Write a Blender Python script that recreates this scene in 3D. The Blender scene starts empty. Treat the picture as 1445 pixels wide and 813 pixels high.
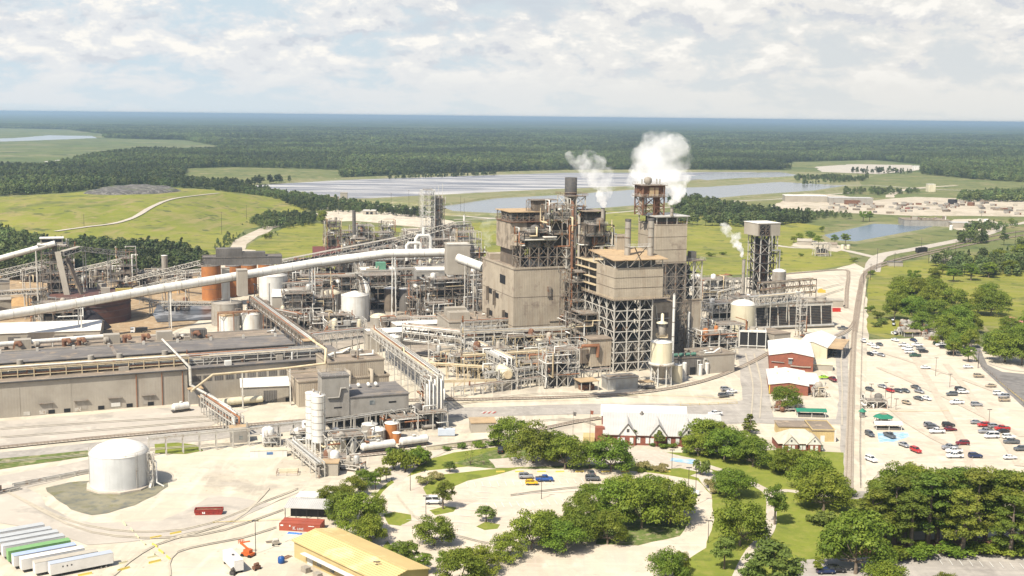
import bpy, math, random
import numpy as np
from mathutils import Vector, Matrix, Euler
R = math.radians
PI = math.pi
random.seed(7)
rng = np.random.default_rng(11)
sc = bpy.context.scene
COL = sc.collection

# ------------------------------------------------------------------ camera
F, CAMH, ROLL, VH = 1700.0, 120.0, R(0.63), 164.6
PIT = math.atan((406.5 - VH) / F)
CP, SP, CR, SR = math.cos(PIT), math.sin(PIT), math.cos(ROLL), math.sin(ROLL)

def ray(u, v):
    du = u - 722.5; dv = v - 406.5
    x = (du * CR + dv * SR) / F; y = (-du * SR + dv * CR) / F
    return (x, CP - y * SP, -(y * CP + SP))

def G(u, v, z=0.0):
    """where the sight line of a picture point meets the level z"""
    r = ray(u, v); t = (z - CAMH) / r[2]
    return (r[0] * t, r[1] * t)

def W(u, v, y):
    """the point of a sight line at the distance y"""
    r = ray(u, v); t = y / r[1]
    return Vector((r[0] * t, y, CAMH + r[2] * t))

def HT(x, y, v):
    """height of a point above the ground spot (x, y) that shows at picture row v"""
    u = PX(x, y, 0)[0]
    return W(u, v, y)[2]

def PX(x, y, z):
    dz = z - CAMH
    zc = y * CP - dz * SP
    yc = -(y * SP + dz * CP)
    a = x / zc; b = yc / zc
    return (722.5 + F * (a * CR - b * SR), 406.5 + F * (a * SR + b * CR))

cam_data = bpy.data.cameras.new('camera')
cam = bpy.data.objects.new('camera', cam_data); COL.objects.link(cam)
Rv = Vector((1, 0, 0)); Fv = Vector((0, CP, -SP)); Uv = Rv.cross(Fv)
X = CR * Rv + SR * Uv; Y = -SR * Rv + CR * Uv; Z = -Fv
M = Matrix((X, Y, Z)).transposed().to_4x4(); M.translation = (0, 0, CAMH)
cam.matrix_world = M
cam_data.sensor_width = 36; cam_data.lens = 36 * F / 1445
cam_data.clip_start = 1; cam_data.clip_end = 120000
sc.camera = cam

# ------------------------------------------------------------------ mesh builder
class MB:
    def __init__(s): s.v = []; s.f = []; s.sm = []
    def add(s, vs, fs, smooth=False):
        n = len(s.v); s.v += [tuple(p) for p in vs]
        s.f += [tuple(i + n for i in f) for f in fs]; s.sm += [smooth] * len(fs)
        return s
    def box(s, x0, x1, y0, y1, z0, z1):
        return s.add([(x0,y0,z0),(x1,y0,z0),(x1,y1,z0),(x0,y1,z0),(x0,y0,z1),(x1,y0,z1),(x1,y1,z1),(x0,y1,z1)],
                     [(0,3,2,1),(4,5,6,7),(0,1,5,4),(1,2,6,5),(2,3,7,6),(3,0,4,7)])
    def bar(s, p, q, w, h=None):
        h = h or w; p = Vector(p); q = Vector(q); d = q - p
        if d.length < 1e-5: return s
        d.normalize(); up = Vector((0,0,1)) if abs(d.z) < .95 else Vector((0,1,0))
        a = d.cross(up).normalized() * (w/2); b = a.cross(d).normalized() * (h/2)
        vs = [p-a-b, p+a-b, p+a+b, p-a+b, q-a-b, q+a-b, q+a+b, q-a+b]
        return s.add(vs, [(0,1,2,3),(7,6,5,4),(0,4,5,1),(1,5,6,2),(2,6,7,3),(3,7,4,0)])
    def cyl(s, p, q, r, r2=None, n=12, cap=True, smooth=True):
        r2 = r if r2 is None else r2; p = Vector(p); q = Vector(q); d = (q-p)
        if d.length < 1e-5: return s
        d.normalize(); up = Vector((0,0,1)) if abs(d.z) < .95 else Vector((1,0,0))
        a = d.cross(up).normalized(); b = d.cross(a)
        vs = []
        for c, rr in ((p, r), (q, r2)):
            for i in range(n):
                t = 2*PI*i/n; vs.append(c + (a*math.cos(t) + b*math.sin(t))*rr)
        s.add(vs, [(i, (i+1) % n, n+(i+1) % n, n+i) for i in range(n)], smooth)
        if cap:
            s.add(vs[:n], [tuple(range(n))[::-1]]); s.add(vs[n:], [tuple(range(n))])
        return s
    def lathe(s, c, prof, n=20, smooth=True, cap=True):
        """prof: (radius, z) from low to high about the upright through c"""
        cx, cy, cz = c; vs = []
        for r, z in prof:
            for i in range(n):
                t = 2*PI*i/n; vs.append((cx+r*math.cos(t), cy+r*math.sin(t), cz+z))
        fs = [(k*n+i, k*n+(i+1) % n, (k+1)*n+(i+1) % n, (k+1)*n+i) for k in range(len(prof)-1) for i in range(n)]
        s.add(vs, fs, smooth)
        if cap:
            s.add(vs[:n], [tuple(range(n))[::-1]]); s.add(vs[-n:], [tuple(range(n))])
        return s
    def tube(s, pts, r, n=8):
        """a pipe along pts, mitred"""
        pts = [Vector(p) for p in pts]
        if len(pts) < 2: return s
        rings = []; 
        for k, p in enumerate(pts):
            d0 = (p-pts[k-1]).normalized() if k else (pts[1]-p).normalized()
            d1 = (pts[k+1]-p).normalized() if k < len(pts)-1 else d0
            t = (d0+d1); t = t.normalized() if t.length > 1e-4 else d0
            if k == 0:
                up = Vector((0,0,1)) if abs(t.z) < .9 else Vector((1,0,0))
                a = t.cross(up).normalized()
            else:
                a = (a - t*a.dot(t)); a = a.normalized() if a.length > 1e-3 else t.orthogonal().normalized()
            b = t.cross(a); m = 1/max(.5, math.sqrt(max(.01, (1+d0.dot(d1))/2)))
            m = min(m, 1.5)
            rings.append([p + (a*math.cos(2*PI*i/n) + b*math.sin(2*PI*i/n))*r*m for i in range(n)])
        vs = [p for rg in rings for p in rg]
        s.add(vs, [(k*n+i, k*n+(i+1) % n, (k+1)*n+(i+1) % n, (k+1)*n+i) for k in range(len(rings)-1) for i in range(n)], True)
        s.add(rings[0], [tuple(range(n))[::-1]]); s.add(rings[-1], [tuple(range(n))])
        return s
    def prism(s, poly, z0, z1):
        n = len(poly)
        a = sum(poly[i][0]*poly[(i+1) % n][1]-poly[(i+1) % n][0]*poly[i][1] for i in range(n))
        if a < 0: poly = poly[::-1]
        vs = [(p[0], p[1], z0) for p in poly] + [(p[0], p[1], z1) for p in poly]
        return s.add(vs, [tuple(range(n))[::-1], tuple(range(n, 2*n))] + [(i, (i+1) % n, n+(i+1) % n, n+i) for i in range(n)])
    def gable(s, x0, x1, y0, y1, z0, z1, axis='x', t=.25, ov=.4):
        """a two-sided roof as one closed solid; the ridge runs along axis"""
        if axis == 'x':
            ym = (y0+y1)/2; k = (z1-z0)/(ym-y0)
            pr = [(y0-ov, z0-ov*k), (ym, z1), (y1+ov, z0-ov*k), (y1+ov, z0-ov*k+t), (ym, z1+t), (y0-ov, z0-ov*k+t)]
            vs = [(x0-ov, a, b) for a, b in pr] + [(x1+ov, a, b) for a, b in pr]
        else:
            xm = (x0+x1)/2; k = (z1-z0)/(xm-x0)
            pr = [(x0-ov, z0-ov*k), (xm, z1), (x1+ov, z0-ov*k), (x1+ov, z0-ov*k+t), (xm, z1+t), (x0-ov, z0-ov*k+t)]
            vs = [(a, y1+ov, b) for a, b in pr] + [(a, y0-ov, b) for a, b in pr]
        fs = [(0,1,4,5), (1,2,3,4), (11,10,7,6), (10,9,8,7)] + [((i+1) % 6, i, 6+i, 6+(i+1) % 6) for i in range(6)]
        return s.add(vs, fs)
    def gwall(s, x0, x1, y0, y1, z0, z1, axis='x'):
        """walls of a gabled house with their gable ends, ridge along axis"""
        s.box(x0, x1, y0, y1, 0, z0)
        if axis == 'x':
            ym = (y0+y1)/2
            vs = [(x0,y0,z0),(x0,y1,z0),(x0,ym,z1),(x1,y0,z0),(x1,y1,z0),(x1,ym,z1)]
        else:
            xm = (x0+x1)/2
            vs = [(x0,y0,z0),(x1,y0,z0),(xm,y0,z1),(x0,y1,z0),(x1,y1,z0),(xm,y1,z1)]
        return s.add(vs, [(0,1,2),(3,5,4),(0,2,5,3),(1,4,5,2)])
    def mesh(s, name, mat):
        me = bpy.data.meshes.new(name)
        me.from_pydata(s.v, [], s.f)
        if any(s.sm): me.polygons.foreach_set('use_smooth', s.sm)
        if mat: me.materials.append(mat)
        me.update(); return me

def tag(o, label=None, cat=None, group=None, kind=None):
    if label: o['label'] = label
    if cat: o['category'] = cat
    if group: o['group'] = group
    if kind: o['kind'] = kind
    return o

THINGS = []
def one(name, mb, mat, label=None, cat=None, group=None, kind=None, loc=(0,0,0), rz=0):
    """a top-level object that is a single mesh"""
    o = bpy.data.objects.new(name, mb.mesh(name, mat) if isinstance(mb, MB) else mb)
    COL.objects.link(o); o.location = loc; o.rotation_euler = (0,0,rz)
    tag(o, label, cat, group, kind)
    if cat: THINGS.append(o)
    return o
def land(name, mb, mat, label=None):
    return one(name, mb, mat, label=label, kind='structure')

class T:
    """a thing: an Empty at its base that parents its parts"""
    def __init__(s, name, label, cat, loc=(0,0,0), rz=0, group=None):
        s.o = bpy.data.objects.new(name, None); COL.objects.link(s.o)
        s.o.empty_display_size = .5
        s.o.location = (loc[0], loc[1], loc[2] if len(loc) > 2 else 0); s.o.rotation_euler = (0,0,rz)
        tag(s.o, label, cat, group); THINGS.append(s.o)
        s.inv = (Matrix.Translation(s.o.location) @ Matrix.Rotation(rz, 4, 'Z')).inverted()
    def L(s, p): return s.inv @ Vector(p)
    def part(s, name, mb, mat, parent=None, label=None):
        if not mb.f: return None
        o = bpy.data.objects.new(name, mb.mesh(name, mat)); COL.objects.link(o)
        o.parent = parent or s.o
        if label: o['label'] = label
        return o

def copy_tree(o, parent=None):
    c = o.copy(); COL.objects.link(c); c.parent = parent
    for ch in [k for k in CH.get(o.name, [])]: copy_tree(ch, c)
    return c
CH = {}
def register(o):
    """note the children of a source thing once, so that copying is quick"""
    for x in COL.objects:
        if x.parent: 
            l = CH.setdefault(x.parent.name, [])
            if x not in l: l.append(x)
def dup(root, loc, rz=0, label=None, group=None, scale=None, cat=None):
    r = copy_tree(root); r.location = (loc[0], loc[1], loc[2] if len(loc) > 2 else 0); r.rotation_euler = (0,0,rz)
    if scale: r.scale = (scale,)*3 if isinstance(scale, (int, float)) else scale
    if label: r['label'] = label
    if group: r['group'] = group
    if cat: r['category'] = cat
    THINGS.append(r); return r

# ------------------------------------------------------------------ materials
MATS = {}
def nt_new(name):
    m = bpy.data.materials.new(name); m.use_nodes = True; nt = m.node_tree
    return m, nt, nt.nodes['Principled BSDF']
def mul(c, k): return tuple(min(1, x*k) for x in c[:3]) + (1,)

def mat(name, col, col2=None, rough=.7, metal=0, scale=1.0, detail=5, stretch=(1,1,1), lo=.35, hi=.65,
        bump=0, bscale=None, wave=None, streak=None, spec=.3, rnd=0, coord='Object', spots=None):
    """a base colour broken up by noise; streak adds run-down stains, wave adds corrugation, rnd varies it from one object to the next"""
    if name in MATS: return MATS[name]
    m, nt, b = nt_new(name); N = nt.nodes.new; Lk = nt.links.new
    tc = N('ShaderNodeTexCoord'); out = tc.outputs[coord]
    col2 = col2 or mul(col, .72)
    mp = N('ShaderNodeMapping'); mp.inputs['Scale'].default_value = stretch; Lk(out, mp.inputs[0])
    no = N('ShaderNodeTexNoise'); no.inputs['Scale'].default_value = scale; no.inputs['Detail'].default_value = detail; no.inputs['Roughness'].default_value = .62
    Lk(mp.outputs[0], no.inputs['Vector'])
    mr = N('ShaderNodeMapRange'); mr.inputs[1].default_value = lo; mr.inputs[2].default_value = hi; Lk(no.outputs[0], mr.inputs[0])
    mx = N('ShaderNodeMix'); mx.data_type = 'RGBA'; mx.inputs[6].default_value = (*col[:3], 1); mx.inputs[7].default_value = (*col2[:3], 1)
    Lk(mr.outputs[0], mx.inputs[0]); c = mx.outputs[2]
    for st in ([streak] if streak else []):
        sc_, scol, amt, s3 = st
        mp2 = N('ShaderNodeMapping'); mp2.inputs['Scale'].default_value = s3; Lk(out, mp2.inputs[0])
        n2 = N('ShaderNodeTexNoise'); n2.inputs['Scale'].default_value = sc_; n2.inputs['Detail'].default_value = 6; n2.inputs['Roughness'].default_value = .7; Lk(mp2.outputs[0], n2.inputs['Vector'])
        m2 = N('ShaderNodeMapRange'); m2.inputs[1].default_value = .5; m2.inputs[2].default_value = .72; m2.inputs[4].default_value = amt; Lk(n2.outputs[0], m2.inputs[0])
        x2 = N('ShaderNodeMix'); x2.data_type = 'RGBA'; x2.inputs[7].default_value = (*scol[:3], 1); Lk(c, x2.inputs[6]); Lk(m2.outputs[0], x2.inputs[0]); c = x2.outputs[2]
    if spots:
        sc_, scol, thr = spots
        n3 = N('ShaderNodeTexNoise'); n3.inputs['Scale'].default_value = sc_; n3.inputs['Detail'].default_value = 8; n3.inputs['Roughness'].default_value = .65; Lk(out, n3.inputs['Vector'])
        m3 = N('ShaderNodeMapRange'); m3.inputs[1].default_value = thr; m3.inputs[2].default_value = thr+.1; Lk(n3.outputs[0], m3.inputs[0])
        x3 = N('ShaderNodeMix'); x3.data_type = 'RGBA'; x3.inputs[7].default_value = (*scol[:3], 1); Lk(c, x3.inputs[6]); Lk(m3.outputs[0], x3.inputs[0]); c = x3.outputs[2]
    if rnd:
        oi = N('ShaderNodeObjectInfo'); hs = N('ShaderNodeHueSaturation')
        r1 = N('ShaderNodeMapRange'); r1.inputs[3].default_value = 1-rnd; r1.inputs[4].default_value = 1+rnd; Lk(oi.outputs['Random'], r1.inputs[0]); Lk(r1.outputs[0], hs.inputs['Value'])
        r2 = N('ShaderNodeMapRange'); r2.inputs[3].default_value = .5-rnd*.05; r2.inputs[4].default_value = .5+rnd*.04; Lk(oi.outputs['Random'], r2.inputs[0]); Lk(r2.outputs[0], hs.inputs['Hue'])
        Lk(c, hs.inputs['Color']); c = hs.outputs[0]
    Lk(c, b.inputs['Base Color'])
    b.inputs['Roughness'].default_value = rough; b.inputs['Metallic'].default_value = metal; b.inputs['Specular IOR Level'].default_value = spec
    h = None
    if wave:   # (pitch in m, axis: 'X','Y' or 'XY')
        pitch, ax, dep = wave
        sx = N('ShaderNodeSeparateXYZ'); Lk(out, sx.inputs[0])
        if ax == 'XY':
            ad = N('ShaderNodeMath'); Lk(sx.outputs[0], ad.inputs[0]); Lk(sx.outputs[1], ad.inputs[1]); src = ad.outputs[0]
        else: src = sx.outputs['XYZ'.index(ax)]
        k = N('ShaderNodeMath'); k.operation = 'MULTIPLY'; k.inputs[1].default_value = 2*PI/pitch; Lk(src, k.inputs[0])
        sn = N('ShaderNodeMath'); sn.operation = 'SINE'; Lk(k.outputs[0], sn.inputs[0]); h = sn.outputs[0]
        bp = N('ShaderNodeBump'); bp.inputs['Strength'].default_value = .8; bp.inputs['Distance'].default_value = dep; Lk(h, bp.inputs['Height']); Lk(bp.outputs[0], b.inputs['Normal'])
        # dirt gathers in the seams
    if bump:
        nb = N('ShaderNodeTexNoise'); nb.inputs['Scale'].default_value = bscale or scale*4; nb.inputs['Detail'].default_value = 6; Lk(out, nb.inputs['Vector'])
        bq = N('ShaderNodeBump'); bq.inputs['Strength'].default_value = .7; bq.inputs['Distance'].default_value = bump; Lk(nb.outputs[0], bq.inputs['Height'])
        if wave: Lk(bp.outputs[0], bq.inputs['Normal'])
        Lk(bq.outputs[0], b.inputs['Normal'])
    MATS[name] = m; return m
def ORD(n):
    w = 'first second third fourth fifth sixth seventh eighth ninth tenth eleventh twelfth thirteenth fourteenth fifteenth sixteenth seventeenth eighteenth nineteenth twentieth'.split()
    if n < 20: return w[n]
    t = {2: 'twenty', 3: 'thirty', 4: 'forty', 5: 'fifty', 6: 'sixty', 7: 'seventy', 8: 'eighty', 9: 'ninety'}
    q, r = divmod(n+1, 10)
    if q >= 10: return str(n+1)+'th'
    return t[q][:-1]+'ieth' if r == 0 else t[q]+'-'+w[r-1]
# ------------------------------------------------------------------ world, sun
ELEV, AZ = R(52), math.atan2(-0.60, -0.80)          # sun stands behind the camera to its left
SD = Vector((math.sin(AZ)*math.cos(ELEV), math.cos(AZ)*math.cos(ELEV), math.sin(ELEV)))
sun_d = bpy.data.lights.new('sun', 'SUN'); sun_d.energy = 5.0; sun_d.angle = R(.6); sun_d.color = (1, .935, .81)
sun = bpy.data.objects.new('sun', sun_d); COL.objects.link(sun)
sun.rotation_euler = (-SD).to_track_quat('-Z', 'Y').to_euler()

world = bpy.data.worlds.new('World'); sc.world = world; world.use_nodes = True
wn = world.node_tree; N = wn.nodes.new; Lk = wn.links.new
bg = wn.nodes['Background']
sky = N('ShaderNodeTexSky'); sky.sky_type = 'NISHITA'; sky.sun_disc = False
sky.sun_elevation = ELEV; sky.sun_rotation = AZ % (2*PI); sky.altitude = 100; sky.dust_density = 2.0; sky.air_density = 1.0
tc = N('ShaderNodeTexCoord'); sep = N('ShaderNodeSeparateXYZ'); Lk(tc.outputs['Generated'], sep.inputs[0])
def wm(op, a, b=None, c=None):
    n = N('ShaderNodeMath'); n.operation = op
    for i, x in enumerate((a, b, c)):
        if x is None: continue
        if isinstance(x, (int, float)): n.inputs[i].default_value = x
        else: Lk(x, n.inputs[i])
    return n.outputs[0]
def wr(x, a, b, c=0, d=1):
    n = N('ShaderNodeMapRange'); n.interpolation_type = 'SMOOTHSTEP'
    for i, q in enumerate((a, b, c, d)): n.inputs[i+1].default_value = q
    Lk(x, n.inputs[0]); return n.outputs[0]
az = wm('ARCTAN2', sep.outputs[0], sep.outputs[1]); el = sep.outputs[2]
def cloudnoise(kx, kz, off, detail=9, dist=.3, rough=.58, oy=0.0):
    cb = N('ShaderNodeCombineXYZ'); Lk(wm('MULTIPLY', az, kx), cb.inputs[0])
    # clouds crowd together towards the horizon
    Lk(wm('ADD', wm('MULTIPLY', wm('POWER', wm('MAXIMUM', el, .0001), .75), kz), oy), cb.inputs[1]); cb.inputs[2].default_value = off
    n = N('ShaderNodeTexNoise'); n.inputs['Scale'].default_value = 1; n.inputs['Detail'].default_value = detail; n.inputs['Roughness'].default_value = rough
    n.inputs['Distortion'].default_value = dist; Lk(cb.outputs[0], n.inputs['Vector']); return n.outputs[0]
cover = cloudnoise(8, 15, 3.1, 5)                   # where cloud masses stand
puff = cloudnoise(21, 27, 9.7, 9, .2, .60)         # cauliflower detail
above = cloudnoise(21, 27, 9.7, 9, .2, .60, .36)   # the same a little higher up: lit tops and shaded bases
fade = wr(el, .012, .055); hi_ = wr(el, .16, .45, 1, .12)
mass = wm('ADD', wm('MULTIPLY', cover, .45), wm('MULTIPLY', puff, .55))
relief = wm('SUBTRACT', puff, above)
def rgb(c):
    n = N('ShaderNodeRGB'); n.outputs[0].default_value = (*[x/.146*1.03 for x in c], 1); return n.outputs[0]
def wmix(f, a, b):
    n = N('ShaderNodeMix'); n.data_type = 'RGBA'; Lk(f, n.inputs[0]); Lk(a, n.inputs[6]); Lk(b, n.inputs[7]); return n.outputs[2]
warm = wr(az, -.30, .30)
gap = wmix(warm, rgb((.62, .74, .82)), rgb((.70, .735, .75))); mid = wmix(warm, rgb((.80, .82, .84)), rgb((.84, .83, .80)))
c1 = wmix(wr(el, .08, .40, 1, 0), sky.outputs[0], gap)
c1 = wmix(wm('MULTIPLY', wr(mass, .42, .52), hi_), c1, mid)
c1 = wmix(wm('MULTIPLY', wm('MULTIPLY', wr(relief, -.03, -.16, 0, .8), wr(mass, .42, .50)), wm('MULTIPLY', fade, hi_)), c1, rgb((.60, .64, .71)))
c1 = wmix(wm('MULTIPLY', wr(cloudnoise(10, 22, 5.5, 4), .52, .64, 0, .55), wm('MULTIPLY', wr(el, .03, .10), hi_)), c1, rgb((.60, .64, .71)))
c2 = wmix(wm('MULTIPLY', wm('MULTIPLY', wr(relief, -.02, .13), wr(mass, .485, .545)), wm('MULTIPLY', fade, hi_)), c1, rgb((.99, .965, .91)))
c2 = wmix(wr(el, .0, .045, .6, 0), c2, wmix(warm, rgb((.72, .78, .82)), rgb((.77, .78, .76))))
Lk(c2, bg.inputs[0]); bg.inputs[1].default_value = .1

vs = sc.view_settings; vs.view_transform = 'Standard'; vs.look = 'None'; vs.gamma = 1; vs.exposure = .52
cy = sc.cycles; cy.use_denoising = True; cy.max_bounces = 9; cy.diffuse_bounces = 1; cy.glossy_bounces = 3; cy.transmission_bounces = 2
cy.volume_bounces = 8; cy.transparent_max_bounces = 8; cy.caustics_reflective = False; cy.caustics_refractive = False
cy.volume_max_steps = 128; cy.volume_step_rate = 1.5

# ------------------------------------------------------------------ land
def rough_poly(px, jit=.5, step=6.0, z=0, world=False, seed=1):
    """a region of the ground: corners given where they show, edge broken up in metres"""
    r = random.Random(seed); P = [p if world else G(*p) for p in px]; out = []
    for i, a in enumerate(P):
        b = P[(i+1) % len(P)]; d = math.dist(a, b); n = max(1, min(60, int(d/step)))
        for k in range(n):
            t = k/n; s = jit if k else jit*.5
            out.append((a[0]+(b[0]-a[0])*t + r.uniform(-s, s), a[1]+(b[1]-a[1])*t + r.uniform(-s, s)))
    return out
LEVEL = [0.0]
def sheet(name, px, m, jit=.5, step=6.0, label=None, lift=.004, world=False, seed=1, thing=None):
    LEVEL[0] += lift; z = LEVEL[0]
    P = rough_poly(px, jit, step, world=world, seed=seed)
    a = sum(P[i][0]*P[(i+1) % len(P)][1]-P[(i+1) % len(P)][0]*P[i][1] for i in range(len(P)))
    if a < 0: P = P[::-1]
    mb = MB(); mb.add([(x, y, z) for x, y in P], [tuple(range(len(P)))])
    return land(name, mb, m, label)
def strip(name, px, w, m, world=False, smooth=4, lift=.004, jit=0, label=None, w2=None, kind='structure'):
    """a road or track of width w along a line of ground points"""
    LEVEL[0] += lift; z = LEVEL[0]
    P = [Vector((*(p if world else G(*p)), 0)) for p in px]; Q = catmull(P, smooth); mb = MB(); n = len(Q); L_ = []
    rr = random.Random(3)
    for i, p in enumerate(Q):
        d = (Q[min(i+1, n-1)] - Q[max(i-1, 0)]).normalized(); a = Vector((-d.y, d.x, 0))
        ww = w if w2 is None else w + (w2-w)*i/(n-1)
        L_ += [p + a*(ww/2 + rr.uniform(-jit, jit)), p - a*(ww/2 + rr.uniform(-jit, jit))]
    mb.add([(q.x, q.y, z) for q in L_], [(2*i+1, 2*i+3, 2*i+2, 2*i) for i in range(n-1)])
    return land(name, mb, m, label)
def catmull(P, k):
    if len(P) < 3 or k < 2: return P
    out = []
    for i in range(len(P)-1):
        a = P[max(i-1, 0)]; b = P[i]; c = P[i+1]; d = P[min(i+2, len(P)-1)]
        for j in range(k):
            t = j/k
            out.append(.5*((2*b) + (c-a)*t + (2*a-5*b+4*c-d)*t*t + (3*b-a-3*c+d)*t**3))
    out.append(P[-1]); return out

def land_mat(name, cols, scales, rough=.95, bump=.05, bs=.8, tracks=None, spots=None):
    """ground cover: three colours mixed by two sizes of noise, optional wheel tracks along one direction"""
    if name in MATS: return MATS[name]
    m, nt, b = nt_new(name); N = nt.nodes.new; Lk = nt.links.new
    tc = N('ShaderNodeTexCoord'); o = tc.outputs['Object']
    def noise(s, d=8, st=None, rot=0, r=.65, dist=0):
        n = N('ShaderNodeTexNoise'); n.inputs['Scale'].default_value = s; n.inputs['Detail'].default_value = d; n.inputs['Roughness'].default_value = r; n.inputs['Distortion'].default_value = dist
        if st:
            mp = N('ShaderNodeMapping'); mp.inputs['Scale'].default_value = st; mp.inputs['Rotation'].default_value = (0,0,rot); Lk(o, mp.inputs[0]); Lk(mp.outputs[0], n.inputs['Vector'])
        else: Lk(o, n.inputs['Vector'])
        return n.outputs[0]
    def mr(x, a, b_, c=0, d=1):
        n = N('ShaderNodeMapRange'); n.inputs[1].default_value = a; n.inputs[2].default_value = b_; n.inputs[3].default_value = c; n.inputs[4].default_value = d; Lk(x, n.inputs[0]); return n.outputs[0]
    def mix(f, a, c):
        n = N('ShaderNodeMix'); n.data_type = 'RGBA'; Lk(f, n.inputs[0])
        for i, q in ((6, a), (7, c)):
            if isinstance(q, tuple): n.inputs[i].default_value = (*q[:3], 1)
            else: Lk(q, n.inputs[i])
        return n.outputs[2]
    c = mix(mr(noise(scales[0]), .38, .62), cols[0], cols[1])
    c = mix(mr(noise(scales[1], 9), .48, .66, 0, .85), c, cols[2])
    if len(cols) > 3: c = mix(mr(noise(scales[2], 7, dist=.6), .55, .64, 0, .8), c, cols[3])
    if tracks:
        for st, rot, tcol, amt in tracks: c = mix(mr(noise(.5, 6, st, rot, .55, .8), .5, .68, 0, amt), c, tcol)
    if spots: 
        c = mix(mr(noise(spots[0], 5, r=.5), spots[2], spots[2]+.06, 0, spots[3]), c, spots[1])
    Lk(c, b.inputs['Base Color']); b.inputs['Roughness'].default_value = rough; b.inputs['Specular IOR Level'].default_value = .15
    bp = N('ShaderNodeBump'); bp.inputs['Strength'].default_value = .6; bp.inputs['Distance'].default_value = bump; Lk(noise(bs, 8, r=.7), bp.inputs['Height']); Lk(bp.outputs[0], b.inputs['Normal'])
    MATS[name] = m; return m
M_floor = land_mat('scrub_ground', [(.075,.10,.032), (.13,.15,.05), (.06,.085,.028), (.2,.19,.09)], (.006, .03, .012), bs=.3, bump=.2)
M_field = land_mat('meadow', [(.225,.225,.034), (.155,.17,.03), (.27,.235,.06), (.095,.115,.03)], (.014, .05, .02), bs=.5, bump=.25, tracks=[((.03, .3, 1), .3, (.27,.235,.10), .6)], spots=(.09, (.06,.085,.025), .60, .8))
M_field2 = land_mat('rough_meadow', [(.125,.145,.05), (.185,.18,.07), (.09,.115,.04), (.25,.21,.11)], (.01, .04, .02), bs=.4, bump=.3, spots=(.05, (.05,.075,.025), .58, .8))
M_marsh = land_mat('marsh', [(.115,.145,.05), (.17,.17,.075), (.075,.105,.04), (.25,.22,.13)], (.003, .012, .004), bs=.05, bump=.3, tracks=[((.006, .05, 1), .1, (.06,.085,.035), .8)], spots=(.012, (.05,.075,.03), .57, .8))
M_lawn = land_mat('lawn', [(.20,.225,.035), (.155,.185,.03), (.24,.235,.055), (.125,.15,.03)], (.06, .35, .2), bs=6, bump=.04)
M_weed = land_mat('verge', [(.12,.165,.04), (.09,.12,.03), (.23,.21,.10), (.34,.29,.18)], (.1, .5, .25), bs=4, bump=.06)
M_sand = land_mat('mill_yard', [(.55,.48,.365), (.44,.385,.30), (.64,.57,.44), (.33,.29,.235)], (.02, .07, .03), bs=3, bump=.03, tracks=[((.04, .5, 1), -.25, (.47,.42,.35), .7), ((.5, .05, 1), .35, (.66,.58,.46), .6), ((.05,.7,1), .9, (.42,.37,.31), .45)], spots=(.5, (.3,.24,.17), .66, .6))
M_lot = land_mat('parking_lot', [(.55,.475,.37), (.48,.41,.32), (.64,.565,.45), (.41,.345,.27)], (.03, .12, .05), bs=5, bump=.02, tracks=[((.5, .03, 1), -.42, (.50,.41,.34), .7), ((.04, .6, 1), .05, (.66,.57,.45), .5)], spots=(.35, (.36,.28,.23), .66, .5))
M_asphalt = land_mat('asphalt', [(.37,.335,.295), (.31,.285,.25), (.43,.39,.34), (.26,.235,.21)], (.05, .3, .1), bs=6, bump=.015, tracks=[((.5, .04, 1), -.29, (.45,.41,.36), .6), ((.04,.5,1), -.1, (.25,.225,.2), .5)])
M_road = land_mat('far_road', [(.45,.40,.33), (.38,.34,.29), (.5,.45,.38)], (.03, .2), bs=2, bump=.03)
M_white = land_mat('white_sand', [(.48,.415,.32), (.39,.33,.25), (.56,.50,.41), (.28,.25,.17)], (.02, .08, .05), bs=2, bump=.05)
M_bark = land_mat('bark_floor', [(.36,.25,.145), (.28,.2,.12), (.46,.36,.24), (.19,.145,.10)], (.04, .25, .08), bs=2, bump=.1)
M_conc = land_mat('path_concrete', [(.5,.44,.36), (.44,.38,.31), (.55,.49,.41)], (.1, .6), bs=5, bump=.01)
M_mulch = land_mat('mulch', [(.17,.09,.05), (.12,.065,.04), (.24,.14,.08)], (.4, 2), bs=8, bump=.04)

big = MB(); S_ = 60000
big.add([(-S_, -400, 0), (S_, -400, 0), (S_, S_, 0), (-S_, S_, 0)], [(0,1,2,3)])
land('ground', big, M_floor, 'green scrub covered plain running out to the horizon')

sheet('marsh', [(-120,238),(-120,182),(0,181),(95,183),(150,190),(148,195),(262,198),(322,209),(300,214),(262,216),(200,214),(110,228),(60,238)], M_marsh, 8, 60, lift=.05, seed=2)
sheet('meadow', [(255,257),(262,238),(330,236),(480,240),(480,252),(340,262),(300,262)], M_field2, 6, 40, lift=.05, seed=3)
sheet('meadow', [(1090,236),(1120,229),(1230,226),(1275,232),(1240,238)], M_field2, 6, 40, lift=.05, seed=4)
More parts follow.
